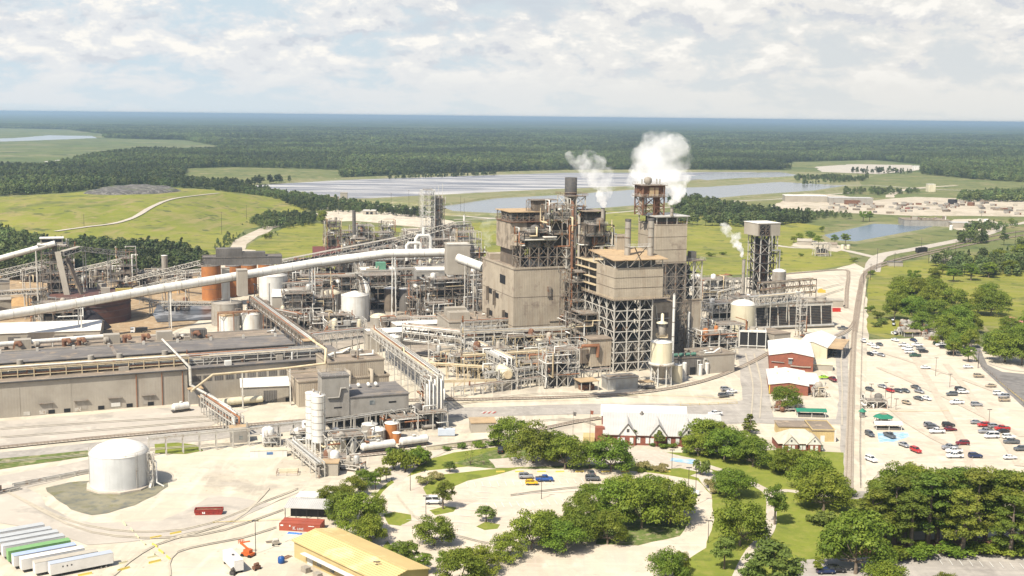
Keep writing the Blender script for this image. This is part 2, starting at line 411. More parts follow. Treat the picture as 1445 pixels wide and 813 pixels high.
# fields round the mill
sheet('meadow', [(-160,372),(-200,276),(110,272),(200,262),(300,268),(345,264),(700,238),(1130,240),(1225,246),(1300,244),(1370,252),(1600,262),(1700,330),(1560,470),(1240,480),(1212,470),(1218,400),(1205,380),(1120,388),(900,400),(560,400),(340,372),(60,368)], M_field2, 3, 40, lift=.02, seed=5)
sheet('meadow', [(-160,355),(-180,288),(60,275),(200,268),(330,270),(395,285),(440,292),(420,303),(345,322),(322,350),(300,362),(60,358)], M_field, 2, 30, seed=6)
sheet('meadow', [(340,362),(360,340),(400,322),(430,313),(470,318),(560,322),(580,340),(575,400),(500,400)], M_field, 1.5, 20, seed=7)
sheet('meadow', [(640,395),(640,318),(760,305),(860,298),(1020,305),(1110,312),(1165,320),(1160,340),(1190,352),(1210,372),(1120,386),(900,392)], M_field, 2, 30, seed=8)
sheet('meadow', [(1224,470),(1222,430),(1226,395),(1240,376),(1290,368),(1340,360),(1600,365),(1600,520),(1480,520),(1400,470),(1360,430),(1290,450),(1290,470),(1250,478)], M_field, 1.2, 20, seed=9)
sheet('meadow', [(1290,262),(1180,262),(1200,285),(1300,292),(1470,300),(1560,280),(1500,262)], M_field2, 3, 30, seed=10)

# water
def water_mat(name, col, rough=.08, streaks=None, bump=.03):
    m, nt, b = nt_new(name); N = nt.nodes.new; Lk = nt.links.new
    b.inputs['Base Color'].default_value = (*col, 1); b.inputs['Roughness'].default_value = rough; b.inputs['Specular IOR Level'].default_value = .5
    tc = N('ShaderNodeTexCoord'); nz = N('ShaderNodeTexNoise'); nz.inputs['Scale'].default_value = .5; nz.inputs['Detail'].default_value = 6; Lk(tc.outputs['Object'], nz.inputs['Vector'])
    bp = N('ShaderNodeBump'); bp.inputs['Distance'].default_value = bump; bp.inputs['Strength'].default_value = .5; Lk(nz.outputs[0], bp.inputs['Height']); Lk(bp.outputs[0], b.inputs['Normal'])
    if streaks:
        mp = N('ShaderNodeMapping'); mp.inputs['Scale'].default_value = streaks[0]; mp.inputs['Rotation'].default_value = (0,0,streaks[3]); Lk(tc.outputs['Object'], mp.inputs[0])
        n = N('ShaderNodeTexNoise'); n.inputs['Scale'].default_value = 1; n.inputs['Detail'].default_value = 9; n.inputs['Roughness'].default_value = .68; n.inputs['Distortion'].default_value = .7; Lk(mp.outputs[0], n.inputs['Vector'])
        r = N('ShaderNodeMapRange'); r.inputs[1].default_value = streaks[2]; r.inputs[2].default_value = streaks[2]+.13; Lk(n.outputs[0], r.inputs[0])
        x = N('ShaderNodeMix'); x.data_type = 'RGBA'; x.inputs[6].default_value = (*col, 1); x.inputs[7].default_value = (*streaks[1], 1); Lk(r.outputs[0], x.inputs[0]); Lk(x.outputs[2], b.inputs['Base Color'])
        q = N('ShaderNodeMapRange'); q.inputs[3].default_value = rough; q.inputs[4].default_value = .8; Lk(r.outputs[0], q.inputs[0]); Lk(q.outputs[0], b.inputs['Roughness'])
    MATS[name] = m; return m
M_lagoon = water_mat('foam_lagoon', (.15,.15,.17), .4, ((.004, .028, 1), (.46,.44,.42), .45, -.12))
M_pond = water_mat('pond', (.20,.205,.21), .2)
M_pond2 = water_mat('pond_dark', (.10,.14,.18), .25)
M_river = water_mat('river', (.3,.33,.35), .3)
M_bank = land_mat('pond_bank', [(.22,.2,.1), (.14,.16,.06), (.3,.26,.16)], (.02, .08), bs=.4, bump=.1)
sheet('pond_bank', [(330,262),(480,252),(640,246),(800,241),(1100,241),(1235,248),(1215,256),(1215,262),(1205,272),(1110,282),(900,296),(640,306),(600,300),(560,290),(440,283)], M_bank, 3, 30, lift=.02, seed=11)
sheet('lagoon', [(338,263),(480,254.5),(640,249),(800,244),(900,244),(1000,243),(1060,243),(1105,246),(1000,252),(905,262),(760,268),(640,274),(520,280),(440,281),(400,275)], M_lagoon, 2, 40, label='settling lagoon with grey streaks of foam', seed=12)
sheet('pond', [(622,291),(700,280),(800,275),(905,267),(1000,264),(1100,257),(1195,262),(1150,269),(1050,276),(960,285),(860,293),(700,301),(640,298)], M_pond, 1.5, 30, label='calm grey settling pond behind the stacks', seed=13)
sheet('pond', [(968,250),(1000,245),(1100,243),(1130,248),(1080,251),(1000,255)], M_pond, 1.5, 30, label='small far pond beyond the dykes', seed=14)
sheet('pond_bank', [(1155,333),(1230,313),(1325,316),(1345,321),(1210,345),(1165,342)], M_bank, 1, 12, seed=15)
sheet('pond', [(1163,332),(1233,316),(1320,319),(1300,324),(1208,341),(1175,339)], M_pond2, .4, 12, label='dark blue rectangular reservoir beside the road', seed=16)
sheet('river', [(-60,197),(20,195),(70,191),(130,192),(138,195),(60,198),(0,200),(-60,200)], M_river, 6, 50, label='slow river winding through the marsh', seed=17)
# low dykes between the ponds
def dyke(px, w=7, h=2.2):
    P = catmull([Vector((*G(*p), 0)) for p in px], 4); mb = MB(); n = len(P)
    for i, p in enumerate(P):
        d = (P[min(i+1, n-1)]-P[max(i-1, 0)]).normalized(); a = Vector((-d.y, d.x, 0))
        for k, z in ((-w, -.2), (-w*.35, h), (w*.35, h), (w, -.2)): mb.v.append(tuple(p+a*k+Vector((0,0,z))))
    mb.f = [(4*i+k, 4*i+k+1, 4*i+k+5, 4*i+k+4)[::-1] for i in range(n-1) for k in range(3)]; mb.sm = [False]*len(mb.f)
    land('dyke', mb, M_bank, 'low grassy dyke between the settling ponds')
dyke([(440,283),(560,287),(622,290),(700,279),(800,273),(905,264),(1000,256),(1080,252),(1190,256)])
dyke([(335,260),(480,252.5),(640,246.5),(800,241.5),(1000,241)])
dyke([(620,303),(700,304),(860,296),(960,288),(1060,279),(1160,271),(1210,264)])

# the capped landfill: a broad grassy mound
def mound(cx, cy, rx, ry, h, m, name, label, plateau=.45, n=60, rot=0, bumps=1.0, seed=0):
    r = np.random.default_rng(seed); ph = r.uniform(0, 6.28, 6); mb = MB()
    g = np.linspace(-1.05, 1.05, n)
    for j in range(n):
        for i in range(n):
            x, y = g[i], g[j]; a = math.atan2(y, x); d = math.hypot(x, y)*(1+.07*math.sin(3*a+ph[0])+.05*math.sin(5*a+ph[1]))
            t = min(1, max(0, (1-d)/(1-plateau))); z = h*(t*t*(3-2*t))
            z += bumps*(math.sin(x*9+ph[2])*math.cos(y*8+ph[3])*.5 + math.sin(x*23+y*17+ph[4])*.25)*min(1, t*3)
            X_, Y_ = x*rx, y*ry
            mb.v.append((cx+X_*math.cos(rot)-Y_*math.sin(rot), cy+X_*math.sin(rot)+Y_*math.cos(rot), z-.05 if t > 0 else -.3))
    mb.f = [(j*n+i, j*n+i+1, (j+1)*n+i+1, (j+1)*n+i) for j in range(n-1) for i in range(n-1)]; mb.sm = [True]*len(mb.f)
    return land(name, mb, m, label)
M_fill = land_mat('landfill_grass', [(.22,.225,.034), (.15,.17,.032), (.26,.215,.085), (.10,.12,.035)], (.009, .03, .016), bs=.4, bump=.3, tracks=[((.12, .02, 1), .5, (.28,.22,.10), .7)], spots=(.06, (.06,.085,.025), .60, .8))
M_dump = land_mat('dump_spoil', [(.12,.11,.10), (.065,.063,.06), (.30,.28,.25), (.12,.14,.05)], (.05, .18, .03), bs=.4, bump=.6)
cxL, cyL = G(190, 300); 
mound(cxL-20, cyL+20, 215, 400, 19, M_fill, 'landfill_hill', 'broad grassy landfill mound behind the mill', .35, 70, seed=3)
pcx, pcy = G(190, 269.5, 19)
mound(pcx, pcy, 80, 130, 23, M_dump, 'spoil_heap', 'grey spoil heap on top of the grassy landfill mound', .55, 50, bumps=1.6, seed=5)
# ------------------------------------------------------------------ foliage
def leaf_mat(name, c1, c2, c3, rnd=.2, trans=.25, nscale=.35):
    m, nt, b = nt_new(name); N = nt.nodes.new; Lk = nt.links.new
    tc = N('ShaderNodeTexCoord'); n = N('ShaderNodeTexNoise'); n.inputs['Scale'].default_value = nscale; n.inputs['Detail'].default_value = 6; n.inputs['Roughness'].default_value = .75; Lk(tc.outputs['Object'], n.inputs['Vector'])
    r = N('ShaderNodeValToRGB'); e = r.color_ramp.elements; e[0].position = .3; e[0].color = (*c1, 1); e[1].position = .7; e[1].color = (*c3, 1); k = r.color_ramp.elements.new(.5); k.color = (*c2, 1); Lk(n.outputs[0], r.inputs[0])
    oi = N('ShaderNodeObjectInfo'); hs = N('ShaderNodeHueSaturation')
    a = N('ShaderNodeMapRange'); a.inputs[3].default_value = 1-rnd; a.inputs[4].default_value = 1+rnd; Lk(oi.outputs['Random'], a.inputs[0]); Lk(a.outputs[0], hs.inputs['Value'])
    if name == 'forest_leaves':   # stands of different age and kind
        ge = N('ShaderNodeNewGeometry'); gn = N('ShaderNodeTexNoise'); gn.inputs['Scale'].default_value = .0022; gn.inputs['Detail'].default_value = 7; gn.inputs['Roughness'].default_value = .6
        Lk(ge.outputs['Position'], gn.inputs['Vector']); gr = N('ShaderNodeMapRange'); gr.inputs[1].default_value = .4; gr.inputs[2].default_value = .62; gr.inputs[3].default_value = .62; gr.inputs[4].default_value = 1.55; Lk(gn.outputs[0], gr.inputs[0])
        gm = N('ShaderNodeMath'); gm.operation = 'MULTIPLY'; Lk(a.outputs[0], gm.inputs[0]); Lk(gr.outputs[0], gm.inputs[1]); Lk(gm.outputs[0], hs.inputs['Value'])
    w = N('ShaderNodeMath'); w.operation = 'FRACT'; w2 = N('ShaderNodeMath'); w2.operation = 'MULTIPLY'; w2.inputs[1].default_value = 7.31; Lk(oi.outputs['Random'], w2.inputs[0]); Lk(w2.outputs[0], w.inputs[0])
    h = N('ShaderNodeMapRange'); h.inputs[3].default_value = .475; h.inputs[4].default_value = .52; Lk(w.outputs[0], h.inputs[0]); Lk(h.outputs[0], hs.inputs['Hue'])
    Lk(r.outputs[0], hs.inputs['Color']); Lk(hs.outputs[0], b.inputs['Base Color']); b.inputs['Roughness'].default_value = .6; b.inputs['Specular IOR Level'].default_value = .25
    t = N('ShaderNodeBsdfTranslucent'); Lk(hs.outputs[0], t.inputs[0]); mx = N('ShaderNodeMixShader'); mx.inputs[0].default_value = trans
    Lk(b.outputs[0], mx.inputs[1]); Lk(t.outputs[0], mx.inputs[2]); Lk(mx.outputs[0], nt.nodes['Material Output'].inputs[0])
    MATS[name] = m; return m
M_oak = leaf_mat('oak_leaves', (.065,.105,.010), (.155,.21,.022), (.285,.33,.042), trans=.32)
M_pine = leaf_mat('pine_needles', (.06,.095,.012), (.14,.185,.024), (.25,.285,.042), trans=.32)
M_lime = leaf_mat('light_leaves', (.09,.13,.025), (.14,.19,.035), (.2,.24,.05))
M_wood_far = leaf_mat('forest_leaves', (.06,.085,.028), (.105,.135,.042), (.175,.195,.06), rnd=.5, nscale=.12)
M_dry = leaf_mat('pampas_leaves', (.19,.19,.055), (.27,.25,.09), (.36,.32,.14))
M_bark1 = mat('tree_bark', (.20,.155,.115), (.11,.085,.065), scale=2, rough=.9)

def leaf_cloud(r, clumps, leaves, size, mb=None, flat=.0):
    """leaf-sized faces gathered in clumps: clumps = [(centre, radii)]"""
    mb = mb or MB()
    n = len(clumps)*leaves
    d = r.normal(size=(n, 3)); d /= np.linalg.norm(d, axis=1)[:, None]
    rad = r.uniform(.55, 1.05, (n, 1)); c = np.repeat(np.array([q[0] for q in clumps]), leaves, 0); rr = np.repeat(np.array([q[1] for q in clumps]), leaves, 0)
    d[:, 2] = np.where(d[:, 2] < -.35, -d[:, 2]*.6, d[:, 2])
    p = c + d*rr*rad
    nrm = d + r.normal(scale=.55, size=(n, 3)) + np.array([0, 0, .5]); nrm /= np.linalg.norm(nrm, axis=1)[:, None]
    a = np.cross(nrm, r.normal(size=(n, 3))); a /= np.linalg.norm(a, axis=1)[:, None]; b = np.cross(nrm, a)
    s = size*r.uniform(.6, 1.25, (n, 1)); k = r.uniform(.55, .9, (n, 1))
    V = np.stack([p-a*s, p-b*s*k, p+a*s, p+b*s*k], 1).reshape(-1, 3)
    o = len(mb.v); mb.v += [tuple(x) for x in V.tolist()]
    mb.f += [(o+4*i, o+4*i+1, o+4*i+2, o+4*i+3) for i in range(n)]; mb.sm += [False]*n
    return mb

def crown_clumps(r, kind, h, w):
    """clump centres for one crown of height h and width w; gaps are left between them"""
    C = []
    if kind == 'oak':
        n = 44; z0 = h*.17
        for i in range(n):
            a = r.uniform(0, 2*PI); e = math.asin(r.uniform(-.15, 1)); q = r.uniform(.62, 1.0)
            x = math.cos(a)*math.cos(e)*w/2*q*.82; y = math.sin(a)*math.cos(e)*w/2*q*.82; z = z0 + (h-z0)*(.08+.80*math.sin(max(e, 0))*q) + r.uniform(-.3, .5)
            s = w*r.uniform(.10, .175); C.append(((x, y, z), (s, s, s*.72)))
        for i in range(9):
            C.append(((r.uniform(-.25, .25)*w, r.uniform(-.25, .25)*w, z0+(h-z0)*r.uniform(.3, .75)), (w*.17, w*.17, w*.11)))
    elif kind == 'pine':
        n = 34; z0 = h*.26
        for i in range(n):
            a = r.uniform(0, 2*PI); t = r.uniform(0, 1); q = (.5+.5*math.sin(PI*min(1, .25+t*.75)))*r.uniform(.5, 1)
            C.append(((math.cos(a)*w/2*q*.8, math.sin(a)*w/2*q*.8, z0+(h-z0)*(t*.9)), (w*r.uniform(.12, .2), w*r.uniform(.12, .2), w*r.uniform(.06, .1))))
        for i in range(6): C.append(((r.uniform(-.12, .12)*w, r.uniform(-.12, .12)*w, h*r.uniform(.86, .97)), (w*.17, w*.17, w*.08)))
    elif kind == 'round':
        n = 26
        for i in range(n):
            a = r.uniform(0, 2*PI); e = math.asin(r.uniform(-.7, 1)); q = r.uniform(.6, 1)
            C.append(((math.cos(a)*math.cos(e)*w/2*q*.8, math.sin(a)*math.cos(e)*w/2*q*.8, h*.56+h*.36*math.sin(e)*q), (w*.14, w*.14, h*.085)))
        for i in range(5): C.append(((r.uniform(-.15,.15)*w, r.uniform(-.15,.15)*w, h*r.uniform(.4,.75)), (w*.18, w*.18, h*.1)))
    elif kind == 'cone':
        for i in range(30):
            t = r.uniform(0, 1); a = r.uniform(0, 2*PI); q = (1-t)*.9+.12
            C.append(((math.cos(a)*w/2*q*.8, math.sin(a)*w/2*q*.8, h*(.12+.82*t)), (w*.15*q+.3, w*.15*q+.3, h*.06)))
    elif kind == 'bush':
        for i in range(12):
            a = r.uniform(0, 2*PI); q = r.uniform(.1, .75)
            C.append(((math.cos(a)*w/2*q, math.sin(a)*w/2*q, h*r.uniform(.3, .68)), (w*.18, w*.18, h*.27)))
    return C

def trunk_mb(r, kind, h, w, clumps):
    mb = MB(); tr = max(.12, h*.026)
    if kind == 'bush':
        for i in range(4):
            a = r.uniform(0, 6.28); mb.cyl((0,0,0), (math.cos(a)*w*.2, math.sin(a)*w*.2, h*.5), .06, .03, n=5)
        return mb
    fork = h*(.2 if kind == 'oak' else .5 if kind == 'pine' else .35)
    lean = Vector((r.uniform(-.02, .02)*h, r.uniform(-.02, .02)*h, 0))
    mb.cyl((0,0,-.1), Vector((0,0,fork))+lean, tr*1.25, tr*.85, n=7)
    tip = Vector((0,0,fork))+lean
    if kind in ('pine', 'cone', 'round'):
        top = Vector((lean.x*1.5, lean.y*1.5, h*.86)); mb.cyl(tip, top, tr*.85, tr*.2, n=6)
    pick = list(range(len(clumps))); r.shuffle(pick)
    for i in pick[:9]:
        c = Vector(clumps[i][0]); b = tip.copy() if kind == 'oak' else Vector((lean.x, lean.y, max(fork*.9, c.z-h*.1)))
        if kind != 'oak': b.z = min(b.z, h*.84)
        m = b.lerp(c, .5)+Vector((0,0,-.06*h if kind == 'oak' else 0)); mb.cyl(b, m, tr*.45, tr*.3, n=5, cap=False); mb.cyl(m, c, tr*.3, tr*.1, n=5, cap=False)
    return mb

# ------------------------------------------------------------------ far woods (instanced, nobody could count them)
src = bpy.data.collections.new('forest_sources')
for i in range(7):
    r = np.random.default_rng(50+i); h = 1.0; w = (.62, .8, .7, .5, .9, .75, .6)[i]
    kind = ('oak', 'round', 'oak', 'cone', 'oak', 'round', 'pine')[i]
    C = crown_clumps(r, kind, h*18, w*18)
    mb = leaf_cloud(r, C, 9, 1.15)
    mb.cyl((0,0,0), (0,0,10), .35, .2, n=4)
    mb.v = [(x/18, y/18, z/18) for x, y, z in mb.v]
    o = bpy.data.objects.new('tree_crown_source', mb.mesh('far_tree', M_wood_far)); src.objects.link(o)

ng = bpy.data.node_groups.new('scatter_trees', 'GeometryNodeTree')
ng.interface.new_socket('Geometry', in_out='INPUT', socket_type='NodeSocketGeometry'); ng.interface.new_socket('Geometry', in_out='OUTPUT', socket_type='NodeSocketGeometry')
gi = ng.nodes.new('NodeGroupInput'); go = ng.nodes.new('NodeGroupOutput'); ip = ng.nodes.new('GeometryNodeInstanceOnPoints'); ci = ng.nodes.new('GeometryNodeCollectionInfo')
ci.inputs[0].default_value = src; ci.inputs['Separate Children'].default_value = True; ci.inputs['Reset Children'].default_value = True
def nattr(n, t):
    a = ng.nodes.new('GeometryNodeInputNamedAttribute'); a.data_type = t; a.inputs[0].default_value = n
    return [s for s in a.outputs if s.enabled][0]
ng.links.new(gi.outputs[0], ip.inputs['Points']); ng.links.new(ci.outputs[0], ip.inputs['Instance']); ip.inputs['Pick Instance'].default_value = True
ng.links.new(nattr('idx', 'INT'), ip.inputs['Instance Index']); ng.links.new(nattr('siz', 'FLOAT_VECTOR'), ip.inputs['Scale']); ng.links.new(nattr('rot', 'FLOAT_VECTOR'), ip.inputs['Rotation'])
ng.links.new(ip.outputs[0], go.inputs[0])

def inpoly(P, poly):
    x, y = P[:, 0], P[:, 1]; ins = np.zeros(len(P), bool); n = len(poly); j = n-1
    for i in range(n):
        xi, yi = poly[i]; xj, yj = poly[j]
        c = ((yi > y) != (yj > y)) & (x < (xj-xi)*(y-yi)/((yj-yi) or 1e-9)+xi); ins ^= c; j = i
    return ins
def hillz(x, y):
    return np.zeros_like(x)
def forest(name, label, polys, holes, spacing, hgt, seed, zfun=None, thin=0, wide=1.0):
    r = np.random.default_rng(seed); polys = [[G(*p) for p in q] for q in polys]; holes = [[G(*p) for p in q] for q in holes]
    xs = [p[0] for q in polys for p in q]; ys = [p[1] for q in polys for p in q]
    x, y = np.meshgrid(np.arange(min(xs), max(xs), spacing), np.arange(min(ys), max(ys), spacing)); P = np.stack([x.ravel(), y.ravel()], 1)
    P += r.uniform(-.48, .48, P.shape)*spacing; P = P[(np.abs(P[:, 0]) < .46*P[:, 1]+120)]
    m = np.zeros(len(P), bool)
    for q in polys: m |= inpoly(P, q)
    for q in holes: m &= ~inpoly(P, q)
    if thin: m &= (np.sin(P[:, 0]*.021+P[:, 1]*.013)+np.sin(P[:, 0]*.047-P[:, 1]*.031)+r.normal(size=len(P))*.5) > thin
    P = P[m]; n = len(P)
    me = bpy.data.meshes.new(name); me.from_pydata([(a, b, 0) for a, b in P.tolist()], [], [])
    at = me.attributes.new('idx', 'INT', 'POINT'); at.data.foreach_set('value', r.integers(0, 7, n).astype(np.int32))
    patch = np.sin(P[:, 0]*.0023+1)*np.sin(P[:, 1]*.0031)+.6*np.sin(P[:, 0]*.0071+P[:, 1]*.0049)
    h = r.uniform(hgt[0], hgt[1], n) + 1.6*patch + 2.0*np.sin(P[:, 0]*.01)*np.cos(P[:, 1]*.008); w = h*r.uniform(.8, 1.15, n)*wide
    at = me.attributes.new('siz', 'FLOAT_VECTOR', 'POINT'); at.data.foreach_set('vector', np.stack([w, w, h], 1).ravel().astype(np.float32))
    at = me.attributes.new('rot', 'FLOAT_VECTOR', 'POINT'); q = np.zeros((n, 3), np.float32); q[:, 2] = r.uniform(0, 6.28, n); at.data.foreach_set('vector', q.ravel())
    me.materials.append(M_wood_far)
    o = bpy.data.objects.new(name, me); COL.objects.link(o); o['label'] = label; o['kind'] = 'stuff'
    md = o.modifiers.new('scatter', 'NODES'); md.node_group = ng
    print(name, n); return o

def vline(y): return PX(0, y, 0)[1]
MARSH = [(-120,238),(-120,181.5),(0,181),(95,183),(150,190),(148,195),(262,198),(322,209),(300,214),(262,216),(200,214),(110,228),(60,238)]
MEAD = [(255,259),(262,238),(330,236),(480,240),(480,252),(340,262),(300,262)]
CLEAR = [(1090,236),(1120,229),(1230,226),(1300,232),(1300,246),(1140,243)]
v1, v2 = 213, 184.6
NEARF = [(-260,279),(0,277),(100,272),(135,267),(200,262),(290,268),(335,264),(480,251),(640,245),(800,240),(1000,240),(1120,240),(1215,245),(1300,246),(1370,253),(1450,258),(1720,268),(1720,v1+11),(722,v1),(-260,v1-11)]
forest('forest', 'dark green pine and hardwood forest beyond the settling ponds', [NEARF], [MARSH, MEAD, CLEAR], 9.5, (12, 19), 1)
FARF = [(-260,v1-11),(722,v1),(1720,v1+11),(1720,v2+11),(722,v2),(-260,v2-11)]
forest('forest', 'hazy unbroken forest stretching to the horizon', [FARF], [MARSH], 21, (15, 22), 2, wide=1.9)
FARW = [(-260,183),(-260,169),(722,v2),(1720,v2+11),(1720,v2+1),(722,v2-9)]
# belts nearer by
forest('woods', 'belt of trees between the landfill and the lagoon', [[(300,270),(345,264),(400,276),(470,285),(545,294),(600,301),(598,309),(545,304),(480,300),(430,299),(395,284)]], [], 8, (8, 13), 3)
forest('woods', 'dense young woods behind the log conveyors', [[(-80,392),(-80,336),(0,334),(40,345),(75,355),(150,356),(250,360),(298,376),(285,388),(200,392),(80,398)]], [], 7.5, (12, 17), 4)
forest('woods', 'clump of trees beside the white sand track', [[(352,318),(372,306),(430,305),(446,303),(446,318),(400,324),(370,325)]], [], 8, (8, 12), 5)
forest('woods', 'green woods between the pond and the meadow', [[(945,285),(985,285),(1060,300),(1150,308),(1145,315),(1060,321),(955,318)]], [], 9, (12, 17), 6, thin=-.9)
forest('woods', 'dark pine block on the flat beyond the yard', [[(1352,279),(1400,275),(1560,276),(1560,286),(1352,285)]], [], 9, (12, 16), 7)
forest('woods', 'row of trees in front of the scrap yard', [[(1085,302),(1200,302),(1200,309),(1085,309)], [(1362,320),(1460,320),(1460,329),(1362,329)]], [], 9, (8, 12), 8, thin=-.6)
forest('woods', 'low scrub trees along the pond bank', [[(480,254),(700,246),(700,248),(480,256)], [(1120,252),(1225,248),(1222,256),(1130,262)], [(1190,273),(1300,268),(1300,273),(1190,279)]], [], 10, (6, 11), 9, thin=-.4)
forest('woods', 'green trees along the road at the far right', [[(1330,382),(1365,360),(1400,352),(1480,348),(1480,388),(1420,392),(1340,392)], [(1310,372),(1330,363),(1345,368),(1325,378)], [(1355,335),(1440,350),(1500,352),(1500,362),(1440,358),(1350,345)]], [], 9, (8, 13), 10, thin=-.2)
forest('scrub', 'low green scrub beside the white sand track', [[(296,352),(322,330),(350,312),(378,306),(360,322),(336,338),(318,356)], [(372,338),(392,328),(396,334),(380,344)]], [], 6, (2, 5), 11, thin=-.2)
# the last canopy before the horizon
ff = MB(); y0 = 8600
g = 50
ys = np.geomspace(8900, 58000, g)
for j in range(g):
    for i in range(60):
        y = ys[j]; x = (i/59-.5)*1.2*y; ff.v.append((x, y, 15+rng.normal()*1.3 if j else 8))
ff.f = [(j*60+i, j*60+i+1, (j+1)*60+i+1, (j+1)*60+i) for j in range(g-1) for i in range(59)]; ff.sm = [False]*len(ff.f)
M_canopy = land_mat('distant_canopy', [(.045,.07,.02), (.03,.05,.017), (.065,.085,.025), (.11,.12,.05)], (.0008, .003, .0006), bs=.03, bump=6)
one('distant_forest', ff, M_canopy, label='distant blue green forest canopy on the horizon', kind='stuff')
# ------------------------------------------------------------------ yards, roads and lawns
sheet('mill_yard', [(-160,900),(-220,372),(60,368),(300,376),(316,356),(340,352),(400,356),(440,352),(520,326),(590,322),(640,330),(655,345),(600,352),(575,390),(640,405),(900,398),(1110,390),(1180,380),(1206,372),(1222,380),(1225,480),(1290,478),(1292,452),(1345,455),(1385,490),(1600,560),(1600,900)], M_sand, .8, 14, lift=.05, label='pale sandy mill yard', seed=20)
sheet('bark_ground', [(-200,392),(0,388),(180,383),(300,385),(330,400),(300,445),(240,470),(0,500),(-200,500)], M_bark, 1.5, 10, seed=21)
sheet('meadow', [(356,372),(362,345),(392,326),(440,316),(520,322),(566,322),(575,345),(560,400),(440,392)], M_field, 1, 14, seed=22)
strip('sand_track', [(318,372),(338,345),(362,330),(395,316),(430,306),(470,299)], 15, M_white, jit=2)
strip('gravel_road', [(78,327),(120,321),(160,316),(190,307),(215,292),(245,281),(290,275),(310,273)], 6.5, M_road, jit=.6, lift=0)
bpy.data.objects['gravel_road'].location.z = 0
# the gravel road climbs the mound: lay it on the slope
def mound_z(x, y):
    a0 = x-(cxL-20); b0 = y-(cyL+20); xx, yy = a0/215, b0/400; r_ = np.random.default_rng(3); ph = r_.uniform(0, 6.28, 6); a = math.atan2(yy, xx)
    d = math.hypot(xx, yy)*(1+.07*math.sin(3*a+ph[0])+.05*math.sin(5*a+ph[1])); t = min(1, max(0, (1-d)/(1-.35))); z = 19*(t*t*(3-2*t))
    return z + (math.sin(xx*9+ph[2])*math.cos(yy*8+ph[3])*.5 + math.sin(xx*23+yy*17+ph[4])*.25)*min(1, t*3)
me_ = bpy.data.objects['gravel_road'].data
for v_ in me_.vertices:
    # slide each point along its own sight line until it meets the mound
    u_, w_ = PX(v_.co.x, v_.co.y, 0); lo_, hi_ = 0., 26.
    for k_ in range(30):
        z_ = (lo_+hi_)/2; x_, y_ = G(u_, w_, z_)
        if mound_z(x_, y_) > z_: lo_ = z_
        else: hi_ = z_
    v_.co = (x_, y_, z_+.6)
strip('sand_track', [(655,395),(668,380),(690,362)], 6, M_road, jit=.6)
strip('sand_track', [(640,310),(720,308),(860,301),(960,291),(1040,284),(1100,281),(1200,272)], 7, M_road, jit=1)
strip('sand_track', [(450,296),(500,290),(560,292),(620,302),(700,309)], 9, M_road, jit=1)
sheet('sand_pad', [(450,302),(480,296),(560,300),(640,312),(646,320),(600,322),(500,312),(455,314)], M_sand, 2, 12, seed=23)
sheet('bare_lot', [(1150,236),(1200,232),(1285,233),(1300,240),(1240,246),(1160,243)], M_road, 6, 30, seed=24)
sheet('scrap_yard', [(1085,296),(1108,280),(1130,273),(1190,276),(1230,283),(1290,278),(1350,280),(1470,285),(1560,294),(1560,308),(1445,306),(1370,305),(1290,305),(1180,300)], M_white, 3, 20, seed=25, label='white sand industrial yard full of scrap and sheds')
strip('sand_track', [(1255,279),(1262,272),(1290,266),(1350,262)], 14, M_white, jit=2)
strip('sand_track', [(1160,262),(1230,262),(1330,268),(1445,270)], 9, M_road, jit=1)
strip('access_road', [(1230,384),(1242,362),(1290,352),(1360,338),(1400,327),(1405,318),(1340,312),(1290,312)], 13, M_road, jit=.4)
strip('access_road', [(1245,366),(1180,352),(1120,350),(1085,345)], 9, M_road, jit=.4)
strip('access_road', [(1405,318),(1440,316),(1500,300)], 9, M_road, jit=.4)
sheet('sand_pad', [(1330,318),(1345,310),(1395,309),(1415,318),(1400,327),(1350,325)], M_white, 1, 10, seed=26)
sheet('sand_pad', [(1115,348),(1130,338),(1165,342),(1200,350),(1180,356)], M_white, 1, 10, seed=27)
sheet('bare_lot', [(1085,400),(1090,388),(1180,380),(1215,378),(1210,400),(1195,450),(1130,440),(1085,425)], M_sand, 1, 10, seed=28)

# asphalt in the mill
sheet('plant_road', [(1041,492),(1062,488),(1084,498),(1086,560),(1092,590),(1180,593),(1184,560),(1178,500),(1176,474),(1197,462),(1197,620),(1195,690),(1186,690),(1186,600),(1100,600),(1060,598),(1020,600),(985,596),(955,575),(1010,571),(1048,566)], M_asphalt, .25, 8, seed=30)
sheet('plant_road', [(470,590),(640,577),(830,571),(1046,571),(1046,583),(900,584),(640,590),(470,603)], M_asphalt, .5, 8, seed=31)
sheet('gravel_lane', [(-120,652),(0,640),(130,626),(260,610),(470,592),(470,603),(330,618),(200,634),(100,646),(-120,668)], M_asphalt, .8, 8, seed=32)
M_gravel = land_mat('gravel', [(.46,.41,.345), (.38,.34,.29), (.54,.48,.40), (.32,.29,.25)], (.03, .12, .05), bs=5, bump=.03)
sheet('gravel_lane', [(-160,620),(0,596),(262,574),(350,580),(300,602),(120,618),(0,634),(-160,650)], M_gravel, 1.2, 8, seed=33)
sheet('gravel_lane', [(-100,700),(0,672),(126,650),(128,668),(40,690),(60,715),(130,740),(230,735),(300,700),(380,712),(430,690),(330,740),(240,760),(120,770),(0,740),(-60,760)], M_gravel, 2, 8, seed=34)
M_wet = land_mat('wet_ground', [(.19,.175,.115), (.26,.235,.16), (.12,.125,.115), (.155,.145,.055)], (.09, .3, .12), rough=.45, bs=2, bump=.03)
sheet('wet_hollow', [(64,690),(100,682),(128,680),(236,682),(238,688),(220,700),(190,714),(150,726),(128,729),(100,720),(78,706)], M_wet, .5, 4, label='olive wet hollow around the silver tank', seed=35)
sheet('grass_verge', [(-80,656),(0,649),(126,637),(128,645),(60,655),(0,664),(-80,678)], M_weed, .5, 5, seed=36)
